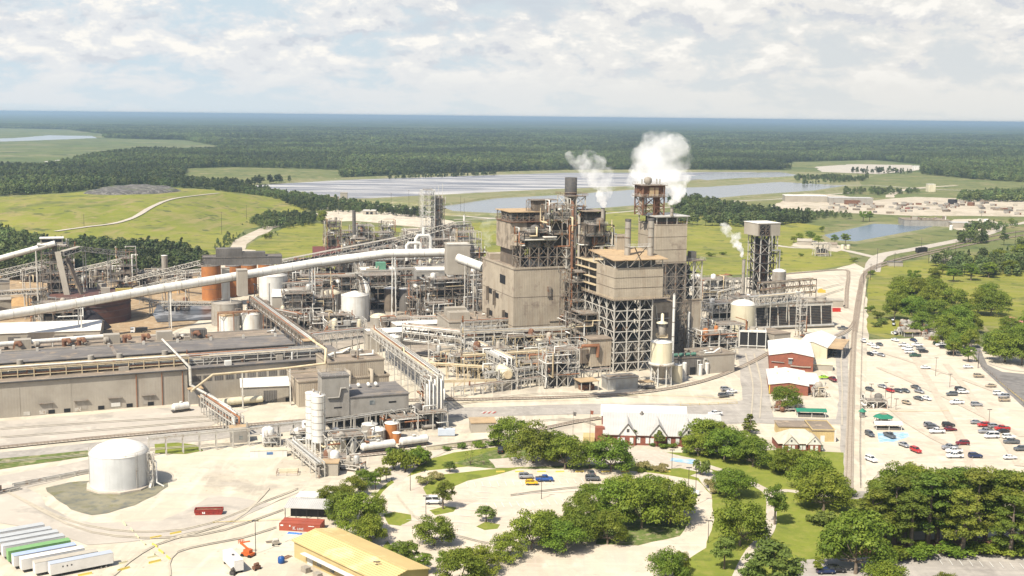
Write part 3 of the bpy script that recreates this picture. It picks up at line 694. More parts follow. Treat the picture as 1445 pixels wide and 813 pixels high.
sheet('grass_verge', [(218,628),(250,626),(275,629),(287,637),(262,642),(218,641)], M_lawn, .3, 4, seed=37)
# park
sheet('park_lawn', [(470,900),(520,800),(548,765),(528,735),(520,715),(538,690),(575,662),(600,650),(640,640),(700,632),(846,626),(846,640),(1000,640),(1100,636),(1190,640),(1192,695),(1240,700),(1330,712),(1520,720),(1640,760),(1640,920),(1000,930)], M_lawn, .4, 6, seed=38)
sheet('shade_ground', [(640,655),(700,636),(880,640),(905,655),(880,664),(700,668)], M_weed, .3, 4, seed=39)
sheet('parking_lot', [(560,680),(600,666),(660,660),(700,663),(860,664),(930,670),(985,680),(1004,700),(1008,735),(996,775),(960,800),(940,850),(640,850),(600,812),(560,782),(530,745),(527,715),(540,695)], M_lot, .3, 5, label='pale oval car park inside the park', seed=41)
sheet('park_road', [(548,668),(585,640),(632,628),(700,622),(700,631),(636,636),(606,650),(584,664),(560,690)], M_conc, .3, 5, seed=42)
sheet('park_road', [(690,650),(846,637),(905,634),(940,640),(985,650),(1012,672),(1004,700),(985,676),(930,660),(880,656),(700,662)], M_conc, .3, 5, seed=43)
for q in [[(597,690),(616,672),(645,669),(690,664),(742,660),(700,672),(660,680),(620,697),(602,700)], [(541,728),(556,724),(580,728),(581,736),(565,744),(548,742)], [(606,722),(628,716),(645,718),(640,724),(614,729)], [(672,745),(685,738),(706,742),(702,748),(684,750)], [(930,664),(960,662),(988,668),(970,674),(945,672)]]:
    sheet('grass_island', q, M_lawn, .12, 3, seed=44)
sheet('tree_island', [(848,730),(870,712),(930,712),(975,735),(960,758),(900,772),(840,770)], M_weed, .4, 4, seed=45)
strip('footpath', [(985,655),(1010,663),(1038,672),(1062,684),(1086,700),(1088,730),(1084,752),(1060,780),(1042,815),(1030,850)], 3.2, M_conc)
strip('footpath', [(1086,700),(1110,694),(1150,700),(1200,702)], 3, M_conc)
sheet('park_road', [(1180,696),(1235,694),(1330,708),(1330,716),(1235,706),(1180,706)], M_asphalt, .1, 5, seed=46)
sheet('street', [(1120,850),(1130,792),(1200,790),(1290,782),(1445,786),(1640,792),(1640,900)], M_asphalt, .15, 6, label='asphalt street at the lower right corner', seed=47)
sheet('park_road', [(1290,752),(1440,748),(1640,756),(1640,766),(1445,759),(1290,764)], M_conc, .2, 6, seed=48)
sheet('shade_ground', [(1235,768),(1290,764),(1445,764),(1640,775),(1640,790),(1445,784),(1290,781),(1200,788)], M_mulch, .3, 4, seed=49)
# employee car park and the street beyond
sheet('parking_lot', [(1224,484),(1262,479),(1290,480),(1345,492),(1380,512),(1410,540),(1480,600),(1640,720),(1640,760),(1445,672),(1330,668),(1240,668),(1222,690),(1220,600)], M_lot, .3, 6, label='large pale employee car park beside the railway', seed=50)
sheet('grass_verge', [(1352,490),(1368,500),(1384,516),(1440,565),(1640,760),(1640,720),(1450,580),(1392,524),(1372,498)], M_weed, .3, 5, seed=51)
sheet('street', [(1371,492),(1380,486),(1393,516),(1414,526),(1445,529),(1560,540),(1640,600),(1640,750),(1445,577),(1386,522)], land_mat('street_asphalt', [(.21,.195,.18), (.17,.16,.15), (.25,.23,.21), (.14,.13,.12)], (.05, .3, .1), bs=6, bump=.015), .1, 6, label='grey street curving past the car park', seed=52)
strip('footpath', [(1396,514),(1425,523),(1460,526),(1520,530)], 2.2, M_conc)
M_yel = mat('yellow_line_paint', (.65,.45,.05), (.5,.36,.08), scale=2, rough=.7)
M_wht = mat('white_line_paint', (.75,.74,.70), (.6,.58,.52), scale=2, rough=.7)
strip('road_marking', [(1410,540),(1445,568),(1480,598)], .25, M_yel)
sheet('lot_marking', [(1238,612),(1281,612),(1283,618),(1262,625),(1240,626)], mat('blue_bay_paint', (.22,.42,.62), (.45,.5,.52), scale=.4, lo=.4, hi=.6), .1, 8, label='faded blue painted disabled bays', seed=53)
sheet('lot_marking', [(948,648),(985,651),(978,657),(945,652)], MATS['blue_bay_paint'], .1, 8, seed=54)
M_tyre_t = land_mat('tyre_track', [(.44,.385,.30), (.50,.44,.34), (.37,.32,.255)], (.2, .8), bs=5)
for q in [[(0,690),(120,742),(260,748),(380,706),(420,690)], [(20,700),(130,752),(280,756),(400,720)], [(160,813),(220,770),(330,735),(380,690)], [(240,813),(250,780),(340,760),(390,745)], [(-20,655),(150,640),(330,626)], [(0,606),(150,596),(300,588)], [(0,618),(160,606),(320,592)], [(640,572),(760,556),(900,560)], [(700,600),(800,592),(840,600)], [(1060,590),(1062,540),(1052,500)], [(1072,590),(1074,540),(1064,500)], [(1188,600),(1188,540),(1186,490)], [(560,700),(600,740),(700,770),(760,760)], [(720,700),(800,690),(900,684)], [(1100,425),(1150,410),(1200,398)], [(1120,435),(1160,418),(1190,408)]]:
    for k in (0, 3): strip('tyre_track', [(a, b+k*.6) for a, b in q], .55, M_tyre_t, jit=.12)
# painted bays
M_worn = land_mat('worn_lane', [(.46,.39,.305), (.52,.45,.35), (.40,.33,.26)], (.1, .5), bs=4)
def bays(px0, px1, depth_m, n, m=None, w=.16, name='bay_marking'):
    A = Vector((*G(*px0), 0)); B = Vector((*G(*px1), 0)); d = (B-A); L_ = d.length; d.normalize(); a = Vector((-d.y, d.x, 0)); LEVEL[0] += .004; mb = MB()
    for i in range(n+1):
        p = A + d*(L_*i/n); q = p + a*depth_m
        mb.add([(p.x-d.x*w/2, p.y-d.y*w/2, 0), (p.x+d.x*w/2, p.y+d.y*w/2, 0), (q.x+d.x*w/2, q.y+d.y*w/2, 0), (q.x-d.x*w/2, q.y-d.y*w/2, 0)], [(0,1,2,3)])
    mb.v = [(x, y, LEVEL[0]) for x, y, z in mb.v]
    land(name, mb, m or M_wht)
for q in [[(1240,520),(1330,560),(1445,618)], [(1250,500),(1340,530),(1420,560)], [(1290,505),(1345,600),(1370,664)], [(1335,515),(1400,600),(1440,660)], [(1232,560),(1300,610),(1360,640)]]: strip('tyre_worn_lane', q, 3.2, M_worn, jit=.5)
bays((1262,662), (1275,560), 5, 14); bays((1320,662), (1268,520), 5, 18); bays((1366,664), (1300,520), 5, 18); bays((1420,668), (1330,512), 5, 20)
bays((640,770), (700,690), 5, 9); bays((590,745), (632,700), 5, 7); bays((690,720), (840,712), 5, 14); bays((660,690), (835,684), 5, 16); bays((1330,800), (1445,806), 4, 8)
for q in [[(730,700), (905,690)], [(930,720), (985,700)]]: strip('bay_marking', q, .2, M_wht)
for q in [[(415,735),(300,740)], [(1040,566),(955,560),(870,560)], [(640,570),(830,566)], [(1225,583),(1340,582)]]: strip('road_marking', q, .3, M_yel, jit=.05)

# ------------------------------------------------------------------ rails
M_rail = mat('rail_steel', (.22,.14,.10), (.3,.24,.2), rough=.5, metal=.3, scale=1)
M_ballast = land_mat('ballast', [(.46,.40,.32), (.38,.325,.26), (.54,.47,.38)], (.3, 1.5), bs=6, bump=.05)
M_sleeper = mat('sleeper_wood', (.30,.24,.185), rough=.9, scale=3)
def track(label, px, bw=2.9):
    LEVEL[0] += .004; z = LEVEL[0]; P = catmull([Vector((*G(*p), 0)) for p in px], 8); c = P[0]
    t = T('railway_track', label, 'railway track', (c.x, c.y, z)); n = len(P)
    def off(i, k, zz):
        d = (P[min(i+1, n-1)]-P[max(i-1, 0)]).normalized(); return P[i]-c + Vector((-d.y, d.x, 0))*k + Vector((0,0,zz))
    b = MB()
    for i in range(n): b.v += [tuple(off(i, -bw/2, 0)), tuple(off(i, -bw/2+.5, .12)), tuple(off(i, bw/2-.5, .12)), tuple(off(i, bw/2, 0))]
    b.f = [(4*i+k, 4*i+k+1, 4*i+k+5, 4*i+k+4)[::-1] for i in range(n-1) for k in range(3)]; b.sm = [False]*len(b.f)
    t.part('ballast', b, M_ballast)
    for k in (-.72, .72):
        r = MB()
        for i in range(n-1): r.bar(off(i, k, .26), off(i+1, k, .26), .10, .16)
        t.part('rail', r, M_rail)
    s = MB(); acc = 0
    for i in range(n-1):
        L_ = (P[i+1]-P[i]).length; k = max(1, int(L_/1.2)); d = (P[i+1]-P[i]).normalized(); a = Vector((-d.y, d.x, 0))
        for j in range(k): p = P[i].lerp(P[i+1], j/k)-c+Vector((0,0,.15)); s.bar(p-a*1.3, p+a*1.3, .24, .1)
    t.part('sleepers', s, M_sleeper); return t
track('long straight railway track beside the employee car park', [(1197,700),(1198.5,640),(1201,560),(1203.5,500),(1207,450),(1213,410),(1219,388),(1240,374),(1285,362),(1340,349),(1400,334),(1500,318)])
track('rusty spur track behind the cooling towers', [(1194,436),(1195,410),(1197,390),(1190,382),(1130,386),(1060,392)])
track('second through track merging near the far crossing', [(1206,470),(1212,430),(1217,400),(1226,384),(1262,371),(1320,357),(1400,340),(1500,324)])
track('curved siding joining the main track near the cooling towers', [(1206,455),(1200,464),(1185,474),(1160,480),(1120,485),(1090,497),(1062,512),(1040,522),(1000,537),(950,549),(880,558),(780,563),(640,566),(560,567)])
track('branch track running past the tank wagons', [(846,592),(800,600),(740,613),(700,622),(640,632),(560,640),(480,648)])
track('spur track in front of the paper machine hall', [(640,563),(560,583),(470,592),(300,606),(120,622),(0,634),(-60,640)])

# ------------------------------------------------------------------ trees of the park and roadsides
TREE_SRC = {}
def tree_source(kind, i, h, w, leaves, size, lm):
    r = np.random.default_rng(hash_(kind)+i); C = crown_clumps(r, kind, h, w)
    if kind in ('oak', 'round') and i % 2:      # lopsided crowns
        C = [((c[0]*1.0+(c[2]-h*.5)*.12, c[1], c[2]), q) for c, q in C if not (c[0] < -w*.28 and c[1] < 0 and r.uniform() < .7)]
    cr = leaf_cloud(r, C, leaves, size); tk = trunk_mb(r, kind, h, w, C)
    return (tk.mesh('trunk', M_bark1), cr.mesh('crown', lm), h, w)
def hash_(s): return sum(ord(c)*(k+3) for k, c in enumerate(s))
for i in range(4): TREE_SRC['oak', i] = tree_source('oak', i, 11, 14, 150, .25, M_oak)
for i in range(3): TREE_SRC['pine', i] = tree_source('pine', i, 17, 10, 150, .24, M_pine)
for i in range(3): TREE_SRC['round', i] = tree_source('round', i, 10, 8, 120, .21, M_oak)
for i in range(2): TREE_SRC['lime', i] = tree_source('round', i+5, 8, 7, 110, .2, M_lime)
TREE_SRC['cone', 0] = tree_source('cone', 0, 10, 5, 60, .26, M_pine)
for i in range(2): TREE_SRC['bush', i] = tree_source('bush', i, 2.5, 4, 110, .17, M_lime if i else M_oak)
TREE_SRC['pampas', 0] = tree_source('bush', 9, 2.2, 5, 140, .16, M_dry)
TREE_SRC['bare', 0] = (trunk_mb(np.random.default_rng(4), 'oak', 6, 6, crown_clumps(np.random.default_rng(4), 'oak', 6, 6)).mesh('trunk', M_bark1), leaf_cloud(np.random.default_rng(5), crown_clumps(np.random.default_rng(4), 'oak', 6, 6)[:22], 7, .2).mesh('crown', M_lime), 6, 6)
NV = {'oak': 4, 'pine': 3, 'round': 3, 'lime': 2, 'cone': 1, 'bush': 2, 'pampas': 1, 'bare': 1}
tcount = [0]
def tree(kind, u, v, wpx, hpx, label, group=None, var=None):
    i = (tcount[0] if var is None else var) % NV[kind]; tcount[0] += 1
    tk, cr, h0, w0 = TREE_SRC[kind, i]; x, y = G(u, v); s = F/(y*CP+CAMH*SP); w = wpx/s*(1.2 if kind == 'pine' else 1.1); h = hpx/(s*.95)*(.88 if kind == 'pine' else 1.04); y_ = y
    nm = {'oak': 'oak_tree', 'pine': 'pine_tree', 'round': 'tree', 'lime': 'tree', 'cone': 'conifer_tree', 'bush': 'bush', 'pampas': 'grass_clump', 'bare': 'young_tree'}[kind]
    cat = 'bush' if kind in ('bush', 'pampas') else 'tree'
    o = bpy.data.objects.new(nm, None); COL.objects.link(o); o.location = (x, y_, 0); o.rotation_euler = (0,0,(tcount[0]*2.4) % 6.28); o.scale = (w/w0, w/w0, h/h0)
    tag(o, label, cat, group); THINGS.append(o)
    for n_, me in (('trunk' if cat == 'tree' else 'stem', tk), ('crown' if cat == 'tree' else 'foliage', cr)):
        c = bpy.data.objects.new(n_, me); COL.objects.link(c); c.parent = o
    return o
def trees(kind, label, group, lst):
    for q in lst: tree(kind, *q[:4], label, group, *(q[4:]))
A1 = 'oaks along the road above the oval car park'
trees('oak', 'broad dark green oak above the oval car park', A1, [(718,632,60,44),(752,655,72,58),(797,664,62,50),(832,662,40,42),(862,668,66,56),(783,652,50,44)])
trees('oak', 'wide oak in the middle of the oval car park', 'oaks in the middle of the oval car park', [(868,742,68,68),(905,748,80,78),(945,742,72,66),(820,768,60,52),(857,770,62,50),(795,782,64,50),(750,778,62,62),(716,792,52,40),(835,722,56,42),(880,706,60,38),(922,712,60,42),(962,728,40,48),(820,745,56,48),(775,765,56,48)])
trees('oak', 'leafy oak at the lower edge of the oval car park', None, [(612,772,58,48),(682,812,56,42),(650,832,74,62),(940,826,60,54),(962,812,26,36)])
trees('round', 'dark bushy tree behind the yellow roofed warehouse', None, [(575,806,34,44),(598,812,28,34),(628,806,30,30),(560,790,30,26)])
trees('oak', 'dense tree between the sand yard and the oval car park', 'trees beside the sand yard', [(482,738,48,44),(505,758,66,66),(520,770,50,46),(470,718,44,34),(530,732,32,36),(500,702,40,30),(515,690,36,30)])
trees('round', 'dark narrow tree above the sand yard', None, [(530,692,18,28),(537,683,16,24),(545,680,16,22)])
trees('bush', 'rounded green thicket beside the tank wagons', None, [(556,664,32,30,0),(572,667,38,34,0),(590,660,34,26,0),(600,656,24,20,0),(555,652,26,22,0),(585,650,34,20,0)])
tree('lime', 635,668,20,18,'small light green bush on the grass island', var=0)
tree('round', 625,720,34,42,'small upright tree beside the parked white van', var=1)
tree('lime', 686,738,30,24,'small round tree on a kerbed island in the oval car park', var=1)
tree('bare', 664,658,26,30,'thin half bare tree at the park road'); tree('bare', 682,657,20,20,'thin light green sapling beside the half bare tree')
trees('pampas', 'clump of pale pampas grass at the park road', None, [(600,684,26,14),(614,678,24,12),(910,664,26,14),(932,666,24,12),(1003,690,22,14),(1010,698,18,12)])
trees('bush', 'clipped low hedge bush at the park road', None, [(630,637,14,8),(652,634,16,9),(676,632,22,10),(695,630,20,9),(905,668,14,8),(920,630,14,7),(948,633,16,8),(880,632,12,8),(935,634,16,9),(970,640,18,9)])
trees('oak', 'big oak beside the grey roofed office', 'oaks beside the grey roofed office', [(995,636,62,46),(1022,650,62,50),(1050,644,46,36),(965,630,26,24),(1062,660,60,42),(1010,628,50,36),(985,645,44,38)])
tree('lime', 930,632,18,26,'dark tree in front of the grey roofed office', var=2); tree('round', 895,628,16,22,'slim brownish tree against the brick office wall', var=1)
tree('cone', 1057,612,24,28,'pointed conifer behind the big oaks')
trees('oak', 'round oak on the lawn between railway and oval car park', 'oaks on the park lawn', [(1112,672,52,42),(1145,690,66,52),(1162,722,82,58),(1038,704,58,44),(1044,772,78,72),(1098,664,30,24),(1128,668,44,34),(1020,690,34,30)])
tree('round', 1093,742,38,62,'magnolia tree with pale flowers at the park path', var=0)
tree('lime', 1022,805,38,52,'bright green young tree at the path', var=0)
trees('lime', 'pale flowering magnolia by the lower path', None, [(1090,838,80,74,1),(1062,836,40,50,0)])
tree('bush', 1160,742,38,20,'grey green shrub bed on the lawn', var=1); tree('bush', 1148,738,20,12,'small grey shrub at the edge of the lawn', var=1)
tree('bush', 990,672,24,26,'yellow green shrub at the park road', var=1)
tree('oak', 1207,812,112,92,'large spreading tree with a bare trunk on the street side', var=2)
tree('oak', 1180,700,50,28,'low oak beside the railway crossing', var=1)
PG = 'tall trees along the street'
trees('pine', 'tall pine with a bare trunk along the street', PG, [(1248,765,60,96),(1322,766,60,106),(1390,764,60,104),(1455,768,60,110),(1276,760,58,96),(1232,778,62,96),(1262,770,56,108),(1308,774,66,118),(1340,762,60,112),(1374,770,66,118),(1410,766,62,112),(1440,776,64,118),(1470,770,60,112),(1285,782,56,98),(1357,786,52,104),(1425,788,50,98)])
trees('oak', 'broad tree at the near edge of the employee car park', 'trees at the edge of the employee car park', [(1262,705,64,50),(1290,700,62,46),(1325,705,66,48),(1357,703,60,46),(1388,708,64,48),(1418,706,62,44),(1446,712,60,46),(1242,722,46,50),(1272,742,60,56),(1310,748,60,54)])
trees('bush', 'dark clipped shrub below the tall pines', None, [(1262,792,50,22,0),(1300,790,52,22,0),(1345,786,52,20,0),(1385,784,50,20,0),(1425,784,50,20,0),(1448,786,40,20,0)])
tree('oak', 1250,838,70,46,'treetop at the lower frame below the street', var=3); tree('oak', 1335,850,40,44,'small treetop in front of the street', var=0); tree('bush', 1370,836,26,24,'leafy shrub top in front of the street', var=0)
tree('round', 1155,812,20,26,'small dark tree by the street lamp', var=1)
# around the red brick building, the car park and the wood on the right
tree('oak', 1110,577,50,34,'lone light oak in front of the red brick building', var=0)
GR = 'trees of the grove beyond the car park'
trees('oak', 'dense oak in the grove beyond the employee car park', GR, [(1268,440,40,44),(1262,452,34,40),(1290,455,44,40),(1310,446,44,42),(1322,462,46,40),(1335,478,42,38),(1350,470,44,40),(1360,484,38,34),(1290,428,46,36),(1318,424,44,34),(1345,440,44,36),(1300,470,36,30),(1372,470,30,30),(1358,455,36,30),(1275,415,40,26),(1330,488,30,30),(1370,492,26,28),(1352,494,30,26),(1345,500,24,26)])
trees('round', 'dark tree at the corner of the employee car park', None, [(1366,512,22,24),(1345,504,20,24),(1356,500,22,26)])
trees('oak', 'large oak on the lawn across the street', 'oaks across the street', [(1398,446,46,38),(1380,444,34,36),(1412,438,32,26),(1418,512,58,44),(1442,516,50,50),(1405,500,40,34),(1440,494,50,36),(1395,422,32,24),(1425,470,30,24),(1450,480,44,40)])
trees('round', 'small tree along the road behind the grove', None, [(1290,402,22,22),(1318,404,24,26),(1345,398,22,20),(1370,396,24,26),(1395,392,26,22),(1425,388,26,22),(1330,388,20,16),(1405,372,28,20),(1440,366,30,22)])
trees('bush', 'green shrub in the strip beside the railway', None, [(1238,450,18,12,0),(1228,440,14,9,0),(1246,458,16,10,1),(1236,462,14,8,1),(1230,388,12,7,0)])
trees('round', 'small dark tree on the meadow bank', None, [(1065,316,12,12),(1160,328,9,9),(1129,345,14,16),(1143,342,15,16),(1155,346,14,14),(1178,345,12,14),(1193,346,14,17),(1218,313,13,16),(1227,313,12,15),(1120,343,10,10),(1100,360,10,7),(1426,318,10,10),(1140,306,10,9)])
trees('bush', 'low scrub bush on the meadow', None, [(1002,362,14,6,0),(1020,360,12,5,0),(1100,368,10,5,0),(1130,362,9,5,0),(1205,370,12,7,0),(260,300,14,5,0),(290,301,12,5,0),(305,296,10,4,0),(330,296,16,6,0),(375,338,12,9,0),(382,334,8,7,0),(455,316,14,10,0)])
tree('oak', 454,314,16,18,'single dark round tree beside the white track', var=0)
# ------------------------------------------------------------------ vehicles
M_glass = mat('vehicle_glass', (.02,.025,.03), (.03,.035,.04), rough=.12, spec=.8)
M_tyre = mat('tyre_rubber', (.02,.02,.02), rough=.85)
M_rim = mat('wheel_rim', (.35,.35,.36), rough=.4, metal=.6)
M_dark = mat('dark_steel', (.05,.05,.055), (.09,.08,.07), rough=.7, scale=1)
PAINT = {'white': (.78,.78,.77), 'silver': (.42,.43,.45), 'grey': (.16,.17,.18), 'black': (.02,.02,.024), 'red': (.42,.02,.02), 'dark red': (.16,.01,.02), 'blue': (.02,.08,.30), 'dark blue': (.015,.03,.09), 'tan': (.38,.31,.22), 'green': (.03,.08,.05), 'yellow': (.75,.45,.02), 'lime': (.35,.62,.03)}
def paint(c):
    return mat('car_paint_'+c.replace(' ', '_'), PAINT[c], mul(PAINT[c], .93), rough=.28, metal=.5 if c in ('silver', 'grey') else 0, spec=.6, scale=.8)
def wheel_mb(x, y, r, w=.22):
    mb = MB(); mb.cyl((x, y-w/2, r), (x, y+w/2, r), r, n=14); return mb
SHAPE = {  # length, width, body stations (x, z of the shoulder), cabin (x rear base, rear top, front top, front base), belt z, roof z
    'saloon': (4.8, 1.82, [(-2.4,.72),(-2.25,.98),(-1.45,1.02),(.95,.98),(2.1,.82),(2.4,.60)], (-1.75,-.95,.35,1.15), 1.0, 1.45),
    'hatchback': (4.2, 1.78, [(-2.1,.75),(-2.0,1.02),(-1.2,1.02),(.9,.98),(1.85,.82),(2.1,.60)], (-2.0,-1.5,.25,1.05), 1.0, 1.50),
    'suv': (4.9, 1.95, [(-2.45,.85),(-2.4,1.15),(-1.2,1.18),(1.0,1.14),(2.2,1.02),(2.45,.75)], (-2.36,-2.05,.35,1.1), 1.16, 1.78),
    'pickup': (5.9, 2.0, [(-2.95,.9),(-2.93,1.22),(-.6,1.22),(1.35,1.18),(2.7,1.08),(2.95,.8)], (-.85,-.6,.75,1.45), 1.2, 1.88),
    'van': (5.4, 2.05, [(-2.7,1.0),(-2.68,1.35),(0,1.35),(1.6,1.25),(2.4,1.05),(2.7,.75)], (-2.66,-2.55,1.2,2.0), 1.3, 2.25)}
CARSRC = {}
def car_source(kind, colr):
    if (kind, colr) in CARSRC: return CARSRC[kind, colr]
    L_, Wd, st, cb, belt, roof = SHAPE[kind]; r = .38 if kind in ('pickup', 'suv') else .33; b = MB(); hw = Wd/2
    rings = []
    for x, z in st:
        e = .10 if abs(x) > L_/2-.12 else 0; k = hw - e
        rings.append([(x,-k*.94,.28),(x,-k,.5),(x,-k,z*.82),(x,-k*.9,z),(x,k*.9,z),(x,k,z*.82),(x,k,.5),(x,k*.94,.28)])
    n = 8; vs = [p for q in rings for p in q]
    b.add(vs, [(k*n+i, k*n+(i+1) % n, (k+1)*n+(i+1) % n, (k+1)*n+i) for k in range(len(rings)-1) for i in range(n)][::1])
    b.add(rings[0], [tuple(range(n))]); b.add(rings[-1], [tuple(range(n))[::-1]])
    c0, c1, c2, c3 = cb; t = .80*hw
    b.add([(c1,-t,roof-.03),(c2,-t,roof-.03),(c2,t,roof-.03),(c1,t,roof-.03),(c1+.06,-t+.08,roof+.03),(c2-.1,-t+.08,roof+.03),(c2-.1,t-.08,roof+.03),(c1+.06,t-.08,roof+.03)],
          [(4,5,6,7),(0,1,5,4),(1,2,6,5),(2,3,7,6),(3,0,4,7)])
    for sx in (-1, 1):   # pillars
        for p, q in (((c0, sx*hw*.9, belt), (c1, sx*t, roof)), ((c3, sx*hw*.9, belt), (c2, sx*t, roof)), (((c0+c3)/2, sx*(hw*.9+.01), belt), ((c1+c2)/2, sx*(t+.01), roof))): b.bar(p, q, .09)
    if kind == 'pickup':
        b.add([(-2.85,-.82,1.225),(-.95,-.82,1.225),(-.95,.82,1.225),(-2.85,.82,1.225)], [(0,1,2,3)])
    t_ = T(colr.replace(' ', '_')+'_'+kind, None, None); t_.o.name = {'pickup': 'parked_pickup', 'van': 'parked_van'}.get(kind, 'parked_car'); THINGS.pop()
    t_.part('body', b, paint(colr))
    g = MB(); e = hw*.88; f = t-.02
    g.add([(c0,-e,belt-.05),(c3,-e,belt-.05),(c3,e,belt-.05),(c0,e,belt-.05),(c1,-f,roof-.04),(c2,-f,roof-.04),(c2,f,roof-.04),(c1,f,roof-.04)], [(0,1,5,4),(1,2,6,5),(2,3,7,6),(3,0,4,7),(4,5,6,7)])
    t_.part('window', g, M_glass)
    if kind == 'pickup':
        bed = MB(); bed.box(-2.8,-1.0,-.78,.78,1.228,1.24); t_.part('load_bed', bed, M_dark)
    for sx in (-1, 1):
        for x in (-L_*.30, L_*.31):
            w = t_.part('wheel', wheel_mb(x, sx*(hw-.12), r), M_tyre); q = MB(); q.cyl((x, sx*(hw-.02), r), (x, sx*(hw+.02), r), r*.58, n=10); t_.part('rim', q, M_rim, parent=w)
    for sx in (-1, 1):
        q = MB(); q.box(L_/2-.06, L_/2+.015, sx*hw*.66-.18, sx*hw*.66+.18, .58, .72); t_.part('headlight', q, mat('headlight_glass', (.75,.75,.72), rough=.2))
        q = MB(); q.box(-L_/2-.015, -L_/2+.06, sx*hw*.75-.12, sx*hw*.75+.12, .72, .92); t_.part('tail_light', q, mat('tail_light', (.35,.02,.02), rough=.3))
    register(t_.o); CARSRC[kind, colr] = t_.o; t_.o['_free'] = 1
    return t_.o
def car(kind, colr, u, v, deg, label, group=None):
    """deg: heading of the bonnet, 0 = to the right of the picture, 90 = away"""
    s = car_source(kind, colr); x, y = G(u, v); first = s.get('_free')
    z = LEVEL[0]+.004; lab = label
    if first: 
        s.location = (x, y, z); s.rotation_euler = (0,0,R(deg)); tag(s, lab, kind if kind in ('van',) else 'pickup truck' if kind == 'pickup' else 'car', group); del s['_free']; THINGS.append(s)
        s.name = {'pickup': 'parked_pickup', 'van': 'parked_van'}.get(kind, 'parked_car')
        return s
    o = dup(s, (x, y, z), R(deg), lab, group); return o
def cars(area, group, lst):
    for kind, colr, u, v, d in lst:
        k = {'pickup': 'pickup truck', 'suv': 'estate car', 'saloon': 'saloon car', 'hatchback': 'small car'}.get(kind, kind)
        car(kind, colr, u, v, d, f'{colr} {k} {area}', group)
GP = 'cars in the employee car park'
UP = -70; SD_ = 188
cars('in the near rows of the employee car park', GP, [
 ('suv','silver',1312,604,5),('suv','grey',1316,607,5),('pickup','white',1322,613,184),('suv','black',1338,604,4),('saloon','dark red',1341,610,4),
 ('suv','dark red',1358,630,184),('pickup','silver',1340,636,184),('pickup','white',1346,641,184),('pickup','white',1347,648,184),('suv','dark blue',1376,648,4),
 ('saloon','silver',1378,600,4),('suv','red',1388,604,184),('pickup','silver',1391,613,184),('suv','silver',1403,606,4),('pickup','red',1414,609,184),('saloon','black',1415,613,184),
 ('van','white',1399,620,184),('suv','white',1423,621,4),('pickup','grey',1427,628,184),('suv','grey',1440,638,184),('saloon','white',1425,650,4)])
cars('along the middle of the employee car park', GP, [
 ('saloon','white',1306,522,4),('suv','grey',1343,560,184),('suv','black',1355,553,4),('suv','white',1359,557,4),('pickup','white',1350,572,184),('suv','silver',1378,575,4),
 ('saloon','white',1366,521,4),('suv','tan',1381,534,4),('saloon','tan',1398,548,184),('suv','white',1409,559,4),('suv','silver',1416,563,184),('suv','tan',1417,568,4)])
cars('behind the green shelter', GP, [
 ('hatchback','grey',1227,553,-60),('saloon','silver',1245,549,-60),('hatchback','red',1256,555,-60),('saloon','grey',1267,555,-60),('saloon','grey',1277,555,-60),('saloon','grey',1292,550,-60),('saloon','silver',1297,556,-60),('saloon','grey',1296,566,-60),('saloon','white',1307,566,-60),('hatchback','tan',1279,572,-60),
 ('suv','grey',1227,617,-78),('pickup','grey',1255,619,-72),('saloon','silver',1275,632,-68),('suv','red',1292,640,-70),('suv','white',1229,653,-66)])
cars('in the railway corner of the car park', GP, [
 ('saloon','white',1229,489,-55),('saloon','white',1235,493,-55),('saloon','grey',1241,489,-70),('hatchback','black',1228,503,-70),('saloon','white',1234,501,-55),('saloon','silver',1243,504,-60),('suv','white',1218,484,90)])
cars('in the crowded far rows', GP, [
 ('saloon','white',1263,483,-60),('saloon','dark blue',1289,483,-70),('pickup','white',1275,490,4),('pickup','white',1294,490,184),('suv','white',1279,495,184),('suv','silver',1299,495,4),('suv','white',1283,500,4),('suv','black',1303,499,4),('suv','white',1282,496,184),('pickup','green',1291,505,184),
 ('suv','green',1323,488,4),('pickup','white',1328,490,184),('suv','black',1332,493,4),('saloon','black',1342,502,184),('saloon','grey',1264,473,60),('saloon','silver',1266,472,0),('saloon','grey',1260,454,70),('saloon','grey',1261,460,70)])
cars('on the plant road beside the red brick building', None, [('saloon','grey',1178,502,80),('pickup','dark red',1175,539,-80),('saloon','silver',1183,488,60),('pickup','grey',1189,466,0),('suv','black',1190,481,80)])
cars('in the small bay beside the curved siding', None, [('suv','silver',1024,553,20),('saloon','white',1033,556,20),('suv','grey',1021,562,20),('saloon','silver',1028,560,20)])
car('pickup', 'white', 1009, 588, 200, 'white service truck passing the grey roofed office')
car('suv', 'silver', 742, 677, 4, 'silver estate car next to the blue pickup in the oval car park'); car('pickup', 'blue', 768, 681, 4, 'bright blue pickup truck in the oval car park'); car('hatchback', 'yellow', 750, 686, 4, 'small yellow utility car in the oval car park')
car('pickup', 'black', 706, 640, 90, 'black pickup truck under the oak on the park road'); car('suv', 'white', 976, 700, -20, 'white estate car at the right end of the oval car park'); car('van', 'white', 612, 713, 4, 'white van parked behind the small upright tree')
car('hatchback', 'white', 1009, 640, 10, 'white small car half hidden by the office oaks'); car('saloon','grey',834,672,100,'grey car in the shade of the park oaks'); car('suv','grey',836,680,4,'grey car under the wide oak of the oval car park')
car('saloon', 'lime', 1163, 536, 10, 'bright lime green car beside the red brick building')
cars('in the shade beside the street', None, [('saloon','dark blue',1165,812,4),('suv','black',1180,810,4)])
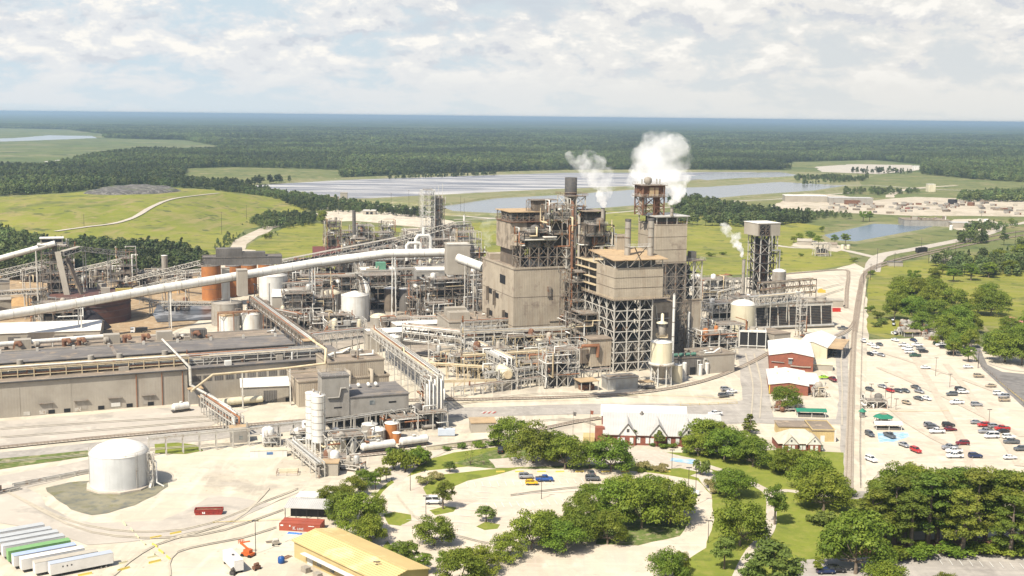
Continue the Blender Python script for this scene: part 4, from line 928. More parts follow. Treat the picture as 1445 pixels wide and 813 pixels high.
# ------------------------------------------------------------------ the mill: materials and kits
M_clad = mat('beige_cladding', (.44,.375,.285), (.35,.295,.225), scale=.12, rough=.75, wave=(.9,'XY',.03), streak=(1.0,(.27,.2,.14),.65,(.22,.22,.035)), spots=(.10,(.25,.20,.155),.55))
M_clad2 = mat('stained_cladding', (.21,.17,.13), (.11,.09,.072), scale=.15, rough=.8, wave=(.9,'XY',.06), streak=(1.0,(.12,.08,.055),.85,(.4,.4,.05)), spots=(.1,(.16,.12,.09),.54))
M_gclad = mat('grey_cladding', (.39,.35,.29), (.31,.275,.225), scale=.1, rough=.75, wave=(1.1,'XY',.012), streak=(1.0,(.27,.22,.17),.5,(.12,.12,.03)))
M_dclad = mat('dark_grey_cladding', (.17,.155,.14), (.11,.10,.09), scale=.1, rough=.75, wave=(1.0,'XY',.06), streak=(1.0,(.1,.09,.08),.7,(.35,.35,.05)))  # dark cladding, deepened to put some shade inside the steel frames
M_concw = mat('concrete_wall', (.34,.315,.28), (.27,.25,.22), scale=.2, rough=.9, streak=(1.0,(.17,.15,.13),.7,(.25,.25,.05)), bump=.03)
M_roofd = mat('dark_roofing', (.175,.16,.15), (.115,.105,.10), scale=.08, rough=.9, spots=(.15,(.25,.2,.15),.55), streak=(.5,(.33,.28,.22),.8,(.15,1.0,1)))
M_roofb = mat('brown_roofing', (.27,.215,.165), (.19,.155,.12), scale=.12, rough=.9, spots=(.2,(.36,.28,.2),.54))
M_rooft = mat('tan_roofing', (.46,.33,.19), (.36,.26,.16), scale=.15, rough=.9, spots=(.3,(.28,.18,.1),.56))
M_roofw = mat('white_roofing', (.76,.73,.67), (.66,.62,.56), scale=.12, rough=.6, spots=(.25,(.5,.45,.38),.6))
M_roofc = mat('cream_shingles', (.52,.46,.36), (.44,.39,.31), scale=.5, rough=.9, bump=.03)
M_roofm = mat('grey_metal_roof', (.57,.545,.505), (.50,.475,.44), scale=.2, rough=.5, metal=.2, wave=(.6,'X',.05))
M_steel = mat('light_steelwork', (.56,.53,.47), (.44,.41,.36), scale=.5, rough=.6, spots=(.4,(.25,.16,.1),.57))
M_steel2 = mat('weathered_steelwork', (.27,.235,.195), (.165,.14,.115), scale=.4, rough=.7, spots=(.5,(.2,.1,.05),.53))
M_dsteel = mat('dark_steelwork', (.06,.054,.05), (.035,.032,.03), scale=.4, rough=.8, spots=(.4,(.15,.08,.04),.55))  # near black, so part of the shade inside open frames is colour
M_rust = mat('rusty_steel', (.20,.10,.06), (.12,.06,.04), scale=.5, rough=.85, spots=(.6,(.36,.2,.1),.55))
M_pipe = mat('silver_pipe', (.50,.49,.46), (.40,.38,.34), scale=.4, rough=.45, metal=.3, spots=(.3,(.28,.2,.14),.6))
M_pipey = mat('cream_pipe', (.60,.50,.33), (.48,.38,.24), scale=.4, rough=.6, spots=(.5,(.35,.2,.1),.58))
M_piper = mat('rust_pipe', (.33,.15,.075), (.24,.11,.06), scale=.5, rough=.8)
M_white2 = mat('white_tank_paint', (.70,.69,.65), (.60,.58,.53), scale=.2, rough=.5, streak=(1.0,(.42,.33,.24),.55,(.5,.5,.05)))
M_cream = mat('cream_tank_paint', (.66,.60,.44), (.58,.52,.37), scale=.15, rough=.5, streak=(1.0,(.40,.30,.18),.5,(.5,.5,.05)))
M_silver = mat('aluminium_tank', (.66,.665,.66), (.58,.585,.58), scale=.2, rough=.4, metal=.15, streak=(1.0,(.40,.40,.39),.5,(.6,.6,.04)))
M_gtank = mat('grey_tank', (.36,.33,.285), (.27,.24,.2), scale=.2, rough=.7, streak=(1.0,(.18,.13,.09),.8,(.5,.5,.06)))
M_otank = mat('orange_silo', (.47,.19,.06), (.36,.14,.05), scale=.2, rough=.8, streak=(1.0,(.22,.10,.05),.8,(.5,.5,.07)))
M_btank = mat('brown_tank', (.13,.065,.052), (.09,.048,.042), scale=.15, rough=.7, streak=(1.0,(.20,.08,.05),.8,(.12,.12,.35)))
M_black = mat('black_louvre', (.018,.018,.02), (.028,.026,.026), scale=1, rough=.6)
M_brick = mat('red_brick', (.29,.10,.06), (.22,.08,.055), scale=.6, rough=.9, bump=.02)
M_brick2 = mat('dull_brick', (.25,.085,.055), (.19,.07,.05), scale=.8, rough=.9, bump=.02)
M_green = mat('green_roof', (.03,.20,.12), (.025,.16,.10), scale=.5, rough=.5)
M_yroof = mat('yellow_metal_roof', (.60,.45,.20), (.54,.40,.18), scale=.15, rough=.6, wave=(.8,'Y',.06), spots=(.12,(.70,.56,.28),.56))
M_ywall = mat('yellow_wall', (.55,.42,.20), (.46,.35,.17), scale=.3, rough=.8, wave=(.6,'X',.04))
M_opening = mat('dark_opening', (.02,.02,.022), rough=.8)
M_windowg = mat('window_glass', (.10,.12,.13), (.3,.3,.28), scale=.4, rough=.15, spec=.7)
M_blind = mat('white_window_blind', (.7,.7,.66), rough=.6)
M_grime = land_mat('mill_floor_grime', [(.34,.29,.23), (.26,.22,.18), (.44,.38,.30), (.18,.15,.125)], (.05, .2, .08), bs=3, bump=.03)
M_chips = mat('wood_chip_pile', (.42,.27,.13), (.33,.2,.09), scale=.6, rough=1, bump=.2)

GA = R(20); E1 = Vector((math.cos(GA), math.sin(GA), 0)); E2 = Vector((-math.sin(GA), math.cos(GA), 0))
def solve(a, e, u, z=0):
    """metres from a along e until picture column u is reached"""
    lo, hi = -10., 200.
    f = lambda L: PX(a[0]+e[0]*L, a[1]+e[1]*L, z)[0]-u
    if f(lo)*f(hi) > 0: return 5.0
    for _ in range(40):
        m = (lo+hi)/2
        if f(lo)*f(m) <= 0: hi = m
        else: lo = m
    return (lo+hi)/2
class Bl(T):
    """a building block whose near corner shows at (u, v) on level z; x runs along its front, y into its depth"""
    def __init__(s, name, label, cat, u, v, z=0, rz=None, group=None, xy=None, base=0):
        x, y = xy or G(u, v, z); T.__init__(s, name, label, cat, (x, y, base), GA if rz is None else rz, group)
        s.a = (x, y); s.rz = GA if rz is None else rz; s.base = base
        s.e1 = Vector((math.cos(s.rz), math.sin(s.rz), 0)); s.e2 = Vector((-math.sin(s.rz), math.cos(s.rz), 0))
    def fx(s, u, z=0): return solve(s.a, s.e1, u, z)
    def dy(s, u, z=0): return solve(s.a, s.e2, u, z)
    def h(s, v): return HT(s.a[0], s.a[1], v)-s.base
    def hat(s, x, y, v):
        p = Vector((s.a[0], s.a[1], 0))+s.e1*x+s.e2*y; return HT(p.x, p.y, v)-s.base
rr_ = random.Random(5)
def frame_mb(xs, ys, zs, w=.5, faces='FLRB', pat='X', mb=None, bw=None):
    """open steelwork: columns at xs x ys, beams at zs, braces on the named faces"""
    mb = mb or MB(); bw = bw or w*.7; z0, z1 = zs[0], zs[-1]
    for i, x in enumerate(xs):
        for j, y in enumerate(ys):
            if 0 < i < len(xs)-1 and 0 < j < len(ys)-1: continue
            mb.box(x-w/2, x+w/2, y-w/2, y+w/2, z0, z1)
    for z in zs[1:]:
        for y in (ys[0], ys[-1]): mb.box(xs[0], xs[-1], y-bw/2, y+bw/2, z-bw, z)
        for x in (xs[0], xs[-1]): mb.box(x-bw/2, x+bw/2, ys[0], ys[-1], z-bw, z)
    F_ = []
    if 'F' in faces: F_.append([(x, ys[0]) for x in xs])
    if 'B' in faces: F_.append([(x, ys[-1]) for x in xs])
    if 'L' in faces: F_.append([(xs[0], y) for y in ys])
    if 'R' in faces: F_.append([(xs[-1], y) for y in ys])
    for c in F_:
        for i in range(len(c)-1):
            for k in range(len(zs)-1):
                a, b = c[i], c[i+1]; zl, zh = zs[k], zs[k+1]-bw/2
                p = pat if pat != 'R' else rr_.choice('X/\\N K')
                m = ((a[0]+b[0])/2, (a[1]+b[1])/2)
                if p in 'X/': mb.bar((*a, zl), (*b, zh), bw*.6)
                if p in 'X\\': mb.bar((*a, zh), (*b, zl), bw*.6)
                if p in 'KA': mb.bar((*a, zl), (*m, zh), bw*.6); mb.bar((*b, zl), (*m, zh), bw*.6)
    return mb
def lin(a, b, n): return [a+(b-a)*i/n for i in range(n+1)]
def rail_mb(x0, x1, y0, y1, z, h=1.1, mb=None, w=.09, step=2.5):
    mb = mb or MB(); P = [(x0,y0),(x1,y0),(x1,y1),(x0,y1),(x0,y0)]
    for (a, b), (c, d) in zip(P, P[1:]):
        mb.bar((a,b,z+h),(c,d,z+h), w); mb.bar((a,b,z+h/2),(c,d,z+h/2), w*.8)
        n = max(1, int(math.hypot(c-a, d-b)/step))
        for i in range(n): mb.bar((a+(c-a)*i/n, b+(d-b)*i/n, z), (a+(c-a)*i/n, b+(d-b)*i/n, z+h), w)
    return mb
def slab(x0, x1, y0, y1, z, t=.3): return MB().box(x0, x1, y0, y1, z, z+t)
def tank(label, u, v, wpx, vtop, m=None, top='cone', roofm=None, cat='tank', name='storage_tank', h=None, z0=0, stair=True, group=None, rib=0, legs=0, base_m=None, y=None):
    """round tank; (u, v) is the front foot of its shell in the picture"""
    s_ = F/(G(u, v, z0)[1]*CP+CAMH*SP); r = wpx/s_/2
    x0, y0 = G(u, v, z0); y0 += r; x0 = x0*(y0)/(y0-r)
    t = T(name, label, cat, (x0, y0, z0), 0, group); H_ = h or (HT(x0, y0-r, vtop)-z0)
    b = MB(); zb = legs; prof = [(r, zb), (r, H_)]
    if rib:
        bd = MB()
        for k in range(1, rib): z = zb+(H_-zb)*k/rib; bd.lathe((0,0,0), [(r+.01, z-.1), (r+.05, z-.09), (r+.05, z+.09), (r+.01, z+.1)], n=28, cap=False)
        t.part('hoops', bd, M_gtank if (m or M_white2) == M_white2 else M_dclad)
    b.lathe((0,0,0), prof, n=28); sh = t.part('shell', b, m or M_white2)
    q = MB()
    if top == 'cone': q.lathe((0,0,0), [(r+.12, H_-.05), (r+.12, H_+.12), (.5, H_+r*.30)], n=28)
    elif top == 'dome': q.lathe((0,0,0), [(r+.1, H_-.05), (r+.1, H_+.1), (r*.8, H_+r*.19), (r*.5, H_+r*.32), (.3, H_+r*.38)], n=28)
    else: q.lathe((0,0,0), [(r+.12, H_-.1), (r+.12, H_+.12), (.3, H_+.25)], n=28)
    rf = t.part('roof', q, roofm or M_roofw)
    if r > 2.2:
        k = MB(); k.cyl((r*.3, -r*.2, H_+.1), (r*.3, -r*.2, H_+r*.2+.9), .35, n=8); t.part('vent', k, M_steel, parent=rf)
    if stair:
        k = MB(); a0 = 5.6
        for i in range(2): 
            a = a0+i*.6/r; k.bar((math.cos(a)*(r+.25), math.sin(a)*(r+.25), zb), (math.cos(a)*(r+.25), math.sin(a)*(r+.25), H_+1.1), .09)
        for i in range(int((H_-zb)/.9)):
            z = zb+.4+i*.9; k.bar((math.cos(a0)*(r+.25), math.sin(a0)*(r+.25), z), (math.cos(a0+.6/r)*(r+.25), math.sin(a0+.6/r)*(r+.25), z), .07)
        t.part('ladder', k, M_steel)
        if r > 3:
            k = MB(); n = 18; P = [(math.cos(2*PI*i/n)*(r-.1), math.sin(2*PI*i/n)*(r-.1)) for i in range(n+1)]
            for (a, b_), (c, d) in zip(P, P[1:]): k.bar((a,b_,H_+1.1),(c,d,H_+1.1), .08); k.bar((a,b_,H_),(a,b_,H_+1.1), .07)
            t.part('railing', k, M_steel)
    if legs:
        k = MB(); c = MB(); c.lathe((0,0,0), [(.5, legs*.25), (r, legs)], n=24); t.part('hopper', c, M_gtank)
        for i in range(8):
            a = 2*PI*(i+.5)/8; k = MB(); k.box(-.2,.2,-.2,.2,0,legs+.5); k.v = [(x+math.cos(a)*r, y+math.sin(a)*r, z) for x, y, z in k.v]; t.part('leg', k, M_white2)
    return t
def conveyor(label, pts, w, hgt, kind='tube', legs=(), m=None, legm=None, truss_leg=(), name='conveyor'):
    """a gallery through world points pts; legs = fractions along it"""
    P = [Vector(p) for p in pts]; c = Vector((P[0].x, P[0].y, 0)); t = T(name, label, 'conveyor', (c.x, c.y, 0)); Q = [p-c for p in P]
    if kind == 'tube':
        gt = t.part('gallery_tube', MB().tube(Q, w/2, 18), m or M_white2)
        if w > 2.5:
            jr = MB()
            for a, b in zip(Q, Q[1:]):
                k = max(1, int((b-a).length/9)); d = (b-a).normalized()
                for i in range(k): p = a.lerp(b, (i+.5)/k); jr.cyl(p-d*.1, p+d*.1, w/2+.05, n=18)
            t.part('joint_rings', jr, M_gclad, parent=gt); t.part('walkway', MB().tube([q+Vector((0,0,-w/2-.15)) for q in Q], .35, 4), M_steel2)
    else:
        roof = MB(); deck = MB(); tr = MB(); belt = MB()
        for a, b in zip(Q, Q[1:]):
            d = (b-a); L_ = d.length; d.normalize(); s = Vector((d.y, -d.x, 0)).normalized()*(w/2); up = Vector((0,0,hgt))
            n = max(1, int(L_/hgt/1.1)); deck.bar(a, b, w, .25)
            if kind == 'covered': roof.bar(a+up, b+up, w+.3, .18)
            for k in (s, -s):
                tr.bar(a+k, b+k, .35); tr.bar(a+k+up, b+k+up, .32)
                for i in range(n):
                    p = a.lerp(b, i/n)+k; q = a.lerp(b, (i+1)/n)+k; tr.bar(p, p+up, .2)
                    if i % 2: tr.bar(p, q+up, .18)
                    else: tr.bar(p+up, q, .18)
            for i in range(n): 
                p = a.lerp(b, i/n); tr.bar(p-s+up, p+s+up, .15)
            if kind != 'covered': belt.bar(a+Vector((0,0,.7)), b+Vector((0,0,.7)), w*.5, .3)
            else: belt.bar(a+Vector((0,0,.9)), b+Vector((0,0,.9)), w*.45, .35)
        t.part('deck', deck, M_dsteel); t.part('truss', tr, m or M_steel); t.part('belt', belt, M_dark)
        if roof.f: t.part('roof', roof, M_gclad)
    tot = [0]
    for a, b in zip(Q, Q[1:]): tot.append(tot[-1]+(b-a).length)
    def at(f):
        L_ = f*tot[-1]
        for i in range(len(Q)-1):
            if L_ <= tot[i+1]+1e-6: return Q[i].lerp(Q[i+1], (L_-tot[i])/(tot[i+1]-tot[i])), (Q[i+1]-Q[i]).normalized()
        return Q[-1], (Q[-1]-Q[-2]).normalized()
    for f in list(legs)+list(truss_leg):
        p, d = at(f); s = Vector((d.y, -d.x, 0)).normalized(); k = MB(); zt = p.z-(w/2 if kind == 'tube' else 0)+.15
        if f in truss_leg:
            W_ = w*.55
            for a in (-1, 1):
                for b in (-1, 1): k.bar(p*1+s*a*W_*.8+d*b*W_*.5-Vector((0,0,p.z-0)), Vector((p.x,p.y,zt))+s*a*W_*.6+d*b*W_*.3-Vector((0,0,0)), .45)
            n = max(2, int(zt/4))
            for i in range(n):
                z0, z1 = zt*i/n, zt*(i+1)/n
                for b in (-1, 1):
                    A = Vector((p.x,p.y,0))+d*b*W_*.4; a0 = -1 if i % 2 else 1
                    k.bar(A+s*a0*W_*.75+Vector((0,0,z0)), A-s*a0*W_*.7+Vector((0,0,z1)), .28); k.bar(A-s*W_*.75+Vector((0,0,z1)), A+s*W_*.75+Vector((0,0,z1)), .25)
        else:
            for a in (-1, 1):
                k.bar(Vector((p.x, p.y, 0))+s*a*w*.42, Vector((p.x, p.y, zt))+s*a*w*.3, .5 if kind == 'tube' else .35)
            n = max(1, int(zt/6))
            for i in range(n): z0 = zt*i/n; z1 = zt*(i+1)/n; k.bar(Vector((p.x,p.y,z0))-s*w*.4, Vector((p.x,p.y,z1))+s*w*.36, .22)
        t.part('leg', k, legm or M_steel)
    return t
def rack(label, A, B, w, zs, bay=6, npipe=5, m=None, pr=(.18,.45), seed=1, brace=True, truss=0, name='pipe_rack', cat='pipe rack', pipes=(0,1,2), ztop=None):
    """a pipe rack between two ground points: portal legs, tiers and the pipes lying on them"""
    A = Vector((*A[:2], 0)); B = Vector((*B[:2], 0)); L_ = (B-A).length; d = (B-A)/L_; r = random.Random(seed)
    t = T(name, label, cat, (A.x, A.y, 0), math.atan2(d.y, d.x)); n = max(1, round(L_/bay)); fr = MB(); zt = ztop or zs[-1]+.6
    for i in range(n+1):
        x = L_*i/n
        if not truss or i % 3 == 0 or i == n:
            for y in (0, w): fr.box(x-.18, x+.18, y-.18, y+.18, 0, zt)
        elif truss:
            for y in (0, w): fr.box(x-.12, x+.12, y-.12, y+.12, zs[0], zt)
        for z in zs: fr.box(x-.14, x+.14, 0, w, z-.3, z)
    for z in zs+[zt]:
        for y in (0, w): fr.box(0, L_, y-.13, y+.13, z-.3, z)
    if brace:
        for i in range(n):
            for y in (0, w):
                a, b = L_*i/n, L_*(i+1)/n; zl = zs[0] if truss else (zs[0]-min(zs[0], 3.5))
                if truss or r.random() < .45: fr.bar((a, y, zl if i % 2 else zt), (b, y, zt if i % 2 else zl), .2)
    t.part('frame', fr, m or M_steel)
    mats_ = [M_pipe, M_pipe, M_pipey, M_piper, M_steel2, M_white2]
    for k, z in enumerate(zs):
        yy = .5
        for j in range(npipe):
            rad = r.uniform(*pr)
            if yy+2*rad > w-.3: break
            a = r.uniform(0, .15)*L_ if r.random() < .3 else -.5; b = L_+.5 if r.random() < .7 else L_*r.uniform(.7, 1)
            P = [(a, yy+rad, z+rad), (b, yy+rad, z+rad)]
            if r.random() < .35: P.append((b, yy+rad, max(0.3, z-r.uniform(2, 5))))
            if r.random() < .3: P.insert(0, (a, yy+rad, z+rad+r.uniform(1, 3)))
            if r.random() < .25:
                c = r.uniform(.3, .7)*L_; P = [P[0], (c, yy+rad, z+rad), (c, yy+rad, z+rad+1.6), (c+3, yy+rad, z+rad+1.6), (c+3, yy+rad, z+rad), P[-1]] if len(P) == 2 else P
            t.part('pipe', MB().tube(P, rad, 8), r.choice(mats_)); yy += 2*rad+r.uniform(.15, .6)
    return t
def chimney(label, u, v, wpx, vtop, m, z0=0, tip=None, xy=None, name='chimney', cat='chimney', tipm=None, rings=3, h=None):
    x, y = xy or G(u, v, z0); s = F/(y*CP+(CAMH-z0)*SP); r = wpx/s/2; t = T(name, label, cat, (x, y, z0)); H_ = h or HT(x, y, vtop)-z0
    b = MB(); b.lathe((0,0,0), [(r*1.08, 0), (r, H_*.4), (r, H_-(tip or 0))], n=20); sh = t.part('shell', b, m)
    if tip: t.part('tip', MB().lathe((0,0,0), [(r*1.03, H_-tip), (r*1.03, H_), (r*.85, H_), (r*.85, H_-.8)], n=20), tipm or M_dark)
    else: t.part('rim', MB().lathe((0,0,0), [(r*1.05, H_-.4), (r*1.05, H_), (r*.8, H_), (r*.8, H_-.8)], n=20), M_dark)
    for k in range(rings): z = H_*(k+1)/(rings+1); t.part('band', MB().lathe((0,0,0), [(r*1.01, z-.2), (r*1.12, z-.15), (r*1.12, z+.15), (r*1.01, z+.2)], n=20, cap=False), M_steel2)
    return t
def vessel_mb(c, r, h, mb=None, n=14):
    mb = mb or MB(); return mb.lathe(c, [(r*.25,0),(r*.8,r*.25),(r,r*.6),(r,h-r*.6),(r*.8,h-r*.25),(r*.2,h)], n=n)
def drum_mb(c, d, r, L_, mb=None):
    mb = mb or MB(); c = Vector(c); d = Vector(d).normalized(); a = c-d*L_/2; b = c+d*L_/2
    mb.cyl(a, b, r, n=14, cap=False); mb.cyl(a-d*r*.45, a, r*.45, r, n=14); mb.cyl(b, b+d*r*.45, r, r*.45, n=14); return mb
def unit(label, u, v, wm, dm, hm, seed, rz=None, m=None, levels=None, vess=4, pipes=8, xy=None, name='process_unit', cat='process unit', dense=1, z0=0, vm=None):
    """an open process structure: steelwork, gratings, vessels and drums on its floors, pipes weaving through"""
    t = Bl(name, label, cat, u, v, z0, rz, xy=xy, base=z0); r = random.Random(seed); levels = levels or max(1, round(hm/5)); zs = lin(0, hm, levels)
    nx = max(1, round(wm/5)); ny = max(1, round(dm/6)); t.part('steelwork', frame_mb(lin(0, wm, nx), lin(0, dm, ny), zs, .38, pat='R'), m or M_steel)
    for z in zs[1:]:
        if r.random() < .85: x0 = r.uniform(0, .25)*wm; x1 = wm*r.uniform(.7, 1); t.part('floor', slab(x0, x1, .1, dm-.1, z+.02, .12), M_steel2); t.part('railing', rail_mb(x0, x1, 0, dm, z+.14), M_steel)
    vm = vm or [M_pipe, M_gtank, M_white2, M_rust, M_cream, M_steel2, M_gclad]
    if hm > 5 and vess > 3: t.part('shade_block', MB().box(wm*.22, wm*.78, dm*.3, dm*.85, .2, hm*.55), M_dsteel)  # dark box added so the gaps in the steelwork look shaded
    for i in range(vess):
        k = r.random(); z = r.choice(zs[:-1])+.15; x = r.uniform(.15, .85)*wm; y = r.uniform(.2, .8)*dm; q = r.choice(vm)
        if k < .45: rad = r.uniform(.9, 1.9); t.part('vessel', vessel_mb((x, y, z), rad, min(r.uniform(4, 11), hm+3-z)), q)
        elif k < .75: rad = r.uniform(.7, 1.3); t.part('drum', drum_mb((x, y, z+rad+.4), (1, 0, 0) if r.random() < .6 else (0, 1, 0), rad, r.uniform(3, 6)), q)
        else: a = r.uniform(1.2, 2.6); t.part('machine_box', MB().box(x-a, x+a, y-a*.7, y+a*.7, z, z+r.uniform(1.6, 3.2)), q)
    for i in range(pipes):
        x, y = r.choice([0, wm, r.uniform(0, wm)]), r.choice([-.4, dm+.3, r.uniform(0, dm)]); z = r.uniform(1, hm); P = [(x, y, z)]
        for k in range(r.randint(2, 5)):
            ax = r.choice('xyz'); p = list(P[-1])
            if ax == 'x': p[0] = min(wm+1, max(-1, p[0]+r.choice([-1, 1])*r.uniform(2, wm*.8)))
            elif ax == 'y': p[1] = min(dm+1, max(-1, p[1]+r.choice([-1, 1])*r.uniform(1.5, dm*.7)))
            else: p[2] = min(hm+2, max(.3, p[2]+r.choice([-1, 1])*r.uniform(2, hm*.7)))
            if (Vector(p)-Vector(P[-1])).length > .8: P.append(tuple(p))
        if len(P) > 1: t.part('pipe', MB().tube(P, r.uniform(.14, .34), 7), r.choice([M_pipe, M_pipe, M_pipey, M_piper, M_white2, M_steel]))
    return t
def hall(name, label, u, v, z, u1, ud=None, h=None, dm=None, wm=None, wall=None, roof=None, rz=None, cat='building', flat=True, doors=(), lift=0, para=.5, mono=0, group=None, ridge=None, rt=.3, roofaxis='x', base=0):
    """a clad building; near corner shows at (u, v) on level z (give its eaves height as z when only the roof edge shows)"""
    t = Bl(name, label, cat, u, v, z, rz, group=group, base=base); H_ = (h or z)-base; w = wm or t.fx(u1, z); d = dm or t.dy(ud, z); t.w, t.d, t.H = w, d, H_
    wall = wall or M_clad; roof = roof or M_roofb
    if flat:
        t.part('wall', MB().box(0, w, 0, d, 0, H_), wall); t.rf = t.part('roof', MB().box(-.25, w+.25, -.25, d+.25, H_, H_+rt), roof)
        if para:
            q = MB(); z1 = H_+rt+.02
            for a in ((-.25,w+.25,-.25,.05),(-.25,w+.25,d-.05,d+.25),(-.25,.05,.05,d-.05),(w-.05,w+.25,.05,d-.05)): q.box(*a, z1, z1+para)
            t.part('parapet', q, wall)
    else:
        rg = ridge or H_+min(w, d)*.12
        t.part('wall', MB().gwall(0, w, 0, d, H_, rg-.02, roofaxis), wall); t.rf = t.part('roof', MB().gable(0, w, 0, d, H_+.05, rg+.05, roofaxis), roof)
    for q in doors:
        kind, x0, x1, z0, z1 = q[:5]; m = MB(); m.box(x0, x1, -.06, .3, z0, z1)
        t.part(kind, m, {'door': M_opening, 'window': M_windowg, 'vent': M_opening, 'shutter': M_gclad, 'white_door': M_white2}[kind] if len(q) < 6 else q[5]).name = 'door' if kind in ('door', 'white_door') else kind
    return t
def roof_stuff(t, n, seed, z=None, x0=None, x1=None, y0=None, y1=None, mats_=None, big=1):
    r = random.Random(seed); z = z or t.H+.3; x0 = x0 or 2; y0 = y0 or 2; x1 = x1 or t.w-2; y1 = y1 or t.d-2; mats_ = mats_ or [M_gclad, M_steel2, M_rust, M_white2, M_pipe]
    for i in range(n):
        x = r.uniform(x0, x1); y = r.uniform(y0, y1); k = r.random(); m = r.choice(mats_)
        if k < .4: a = r.uniform(.8, 2)*big; b = r.uniform(.7, 1.4)*big; t.part('roof_unit', MB().box(x-a, x+a, y-b, y+b, z, z+r.uniform(1, 2.2)*big), m)
        elif k < .7: t.part('roof_fan', MB().lathe((x,y,z), [(.9*big,0),(.9*big,.8*big),(1.2*big,1*big),(1.2*big,1.3*big),(.3,1.6*big)], n=12), m)
        elif k < .85: t.part('vent_stack', MB().cyl((x,y,z), (x,y,z+r.uniform(2, 4)), .4*big, n=8), m)
        else: t.part('duct', MB().tube([(x,y,z+.6),(min(x+r.uniform(3, 8), x1),y,z+.6),(min(x+8, x1),y,z+2.5)], .45*big, 8), m)
# ------------------------------------------------------------------ the boiler towers
# front recovery boiler
t = Bl('boiler_house', 'tall recovery boiler house with open braced steel front and beige upper storeys', 'boiler house', 865, 527)
RB = t; W1 = t.fx(918); D1 = t.dy(806); za = t.h(424); zb = t.h(379); zc = t.h(367); W2 = t.fx(936, za+5)
zs = lin(0, za, 7)
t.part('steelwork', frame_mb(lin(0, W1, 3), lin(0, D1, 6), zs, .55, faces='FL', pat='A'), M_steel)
t.part('inner_steelwork', frame_mb(lin(1.6, W1-1.5, 4), lin(2.5, D1-2, 6), lin(0, za, 9), .35, faces='FL', pat='R'), M_dsteel)  # dark steel here puts the shade behind the front frame into colour
for i, z in enumerate(zs[1:-1]): t.part('floor', slab(1, W1-.5, 3.4, D1-.5, z, .2), M_dsteel)  # dark floor plates added to darken the inside of the frame
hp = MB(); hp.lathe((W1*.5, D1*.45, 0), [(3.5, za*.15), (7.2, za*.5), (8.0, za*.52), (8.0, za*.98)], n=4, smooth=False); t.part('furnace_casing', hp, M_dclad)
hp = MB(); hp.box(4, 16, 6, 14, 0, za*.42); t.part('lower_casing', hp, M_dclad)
for i in range(5): t.part('hopper', MB().lathe((3+i*3.6, 4.2, za*.08), [(.4,0),(1.7,za*.18),(1.7,za*.30)], n=4, smooth=False), M_gclad)
t.part('platform', slab(-1.5, W2+3, -1.6, D1, za, .35), M_roofb); t.part('railing', rail_mb(-1.4, W2+2.8, -1.5, D1, za+.35), M_pipey)
b = MB(); b.box(0, W2, .5, D1*.42, za+.36, zb); t.part('cladding', b, M_clad)
b = MB()
for z in (za+.36+(zb-za)*.33, za+.36+(zb-za)*.66): b.box(-.06, W2+.06, .42, D1*.42+.05, z, z+.25)
t.part('cladding_seam', b, M_clad2)
zl = lin(za+.36, zb, 4); t.part('side_steelwork', frame_mb(lin(.5, W1, 2), lin(D1*.42+.2, D1, 3), zl, .45, faces='L', pat=' '), M_steel)
for z in zl[1:]: t.part('side_floor', slab(-.8, W1, D1*.42+.1, D1+.5, z, .3), M_pipey)
b = MB(); b.box(2.5, W1, D1*.42+.3, D1*.95, za+.4, zb-.5); t.part('side_casing', b, M_dclad)
t.part('penthouse_steelwork', frame_mb(lin(.3, W2-.3, 4), lin(.8, D1*.5, 2), [zb, zc-.3], .45, faces='FL', pat='/'), M_steel)
b = MB(); b.box(3, W2-3, 3, D1*.4, zb+.05, zc-.9); t.part('penthouse_machinery', b, M_dclad)
b = MB(); b.add([(-1.5,-1.5,zc-.35),(W2+1.5,-1.5,zc-.35),(W2+1.5,D1*.55,zc+1.6),(-1.5,D1*.55,zc+1.6),(-1.5,-1.5,zc),(W2+1.5,-1.5,zc),(W2+1.5,D1*.55,zc+1.95),(-1.5,D1*.55,zc+1.95)], [(0,3,2,1),(4,5,6,7),(0,1,5,4),(1,2,6,5),(2,3,7,6),(3,0,4,7)])
t.part('roof', b, M_rooft)
def P_(t, x, y, z=0): return Vector((t.a[0], t.a[1], z))+t.e1*x+t.e2*y
def on(t, u, v, z): 
    """ground spot under a picture point lying on level z"""
    return G(u, v, z)
chimney('left one of the two mottled silver chimneys on the boiler roof', 885, 374, 8.5, 309, M_gtank, z0=zb, rings=4, tip=1.2)
chimney('right one of the two mottled silver chimneys on the boiler roof', 917.5, 374, 8.5, 308, M_gtank, z0=zb, rings=4, tip=1.2)
b = Bl('walkway', 'railed walkway joining the two silver boiler chimneys', 'walkway', 887, 349, zc+9, base=zc+9)
wl = b.fx(917, zc+9); b.part('deck', slab(0, wl, -1, 1, 0, .25), M_steel); b.part('railing', rail_mb(0, wl, -1, 1, .25), M_steel)
b.part('brace', MB().bar((3, 0, 0), (9, 3, -9), .35).bar((9,0,0),(2,2,-9),.3), M_steel2)

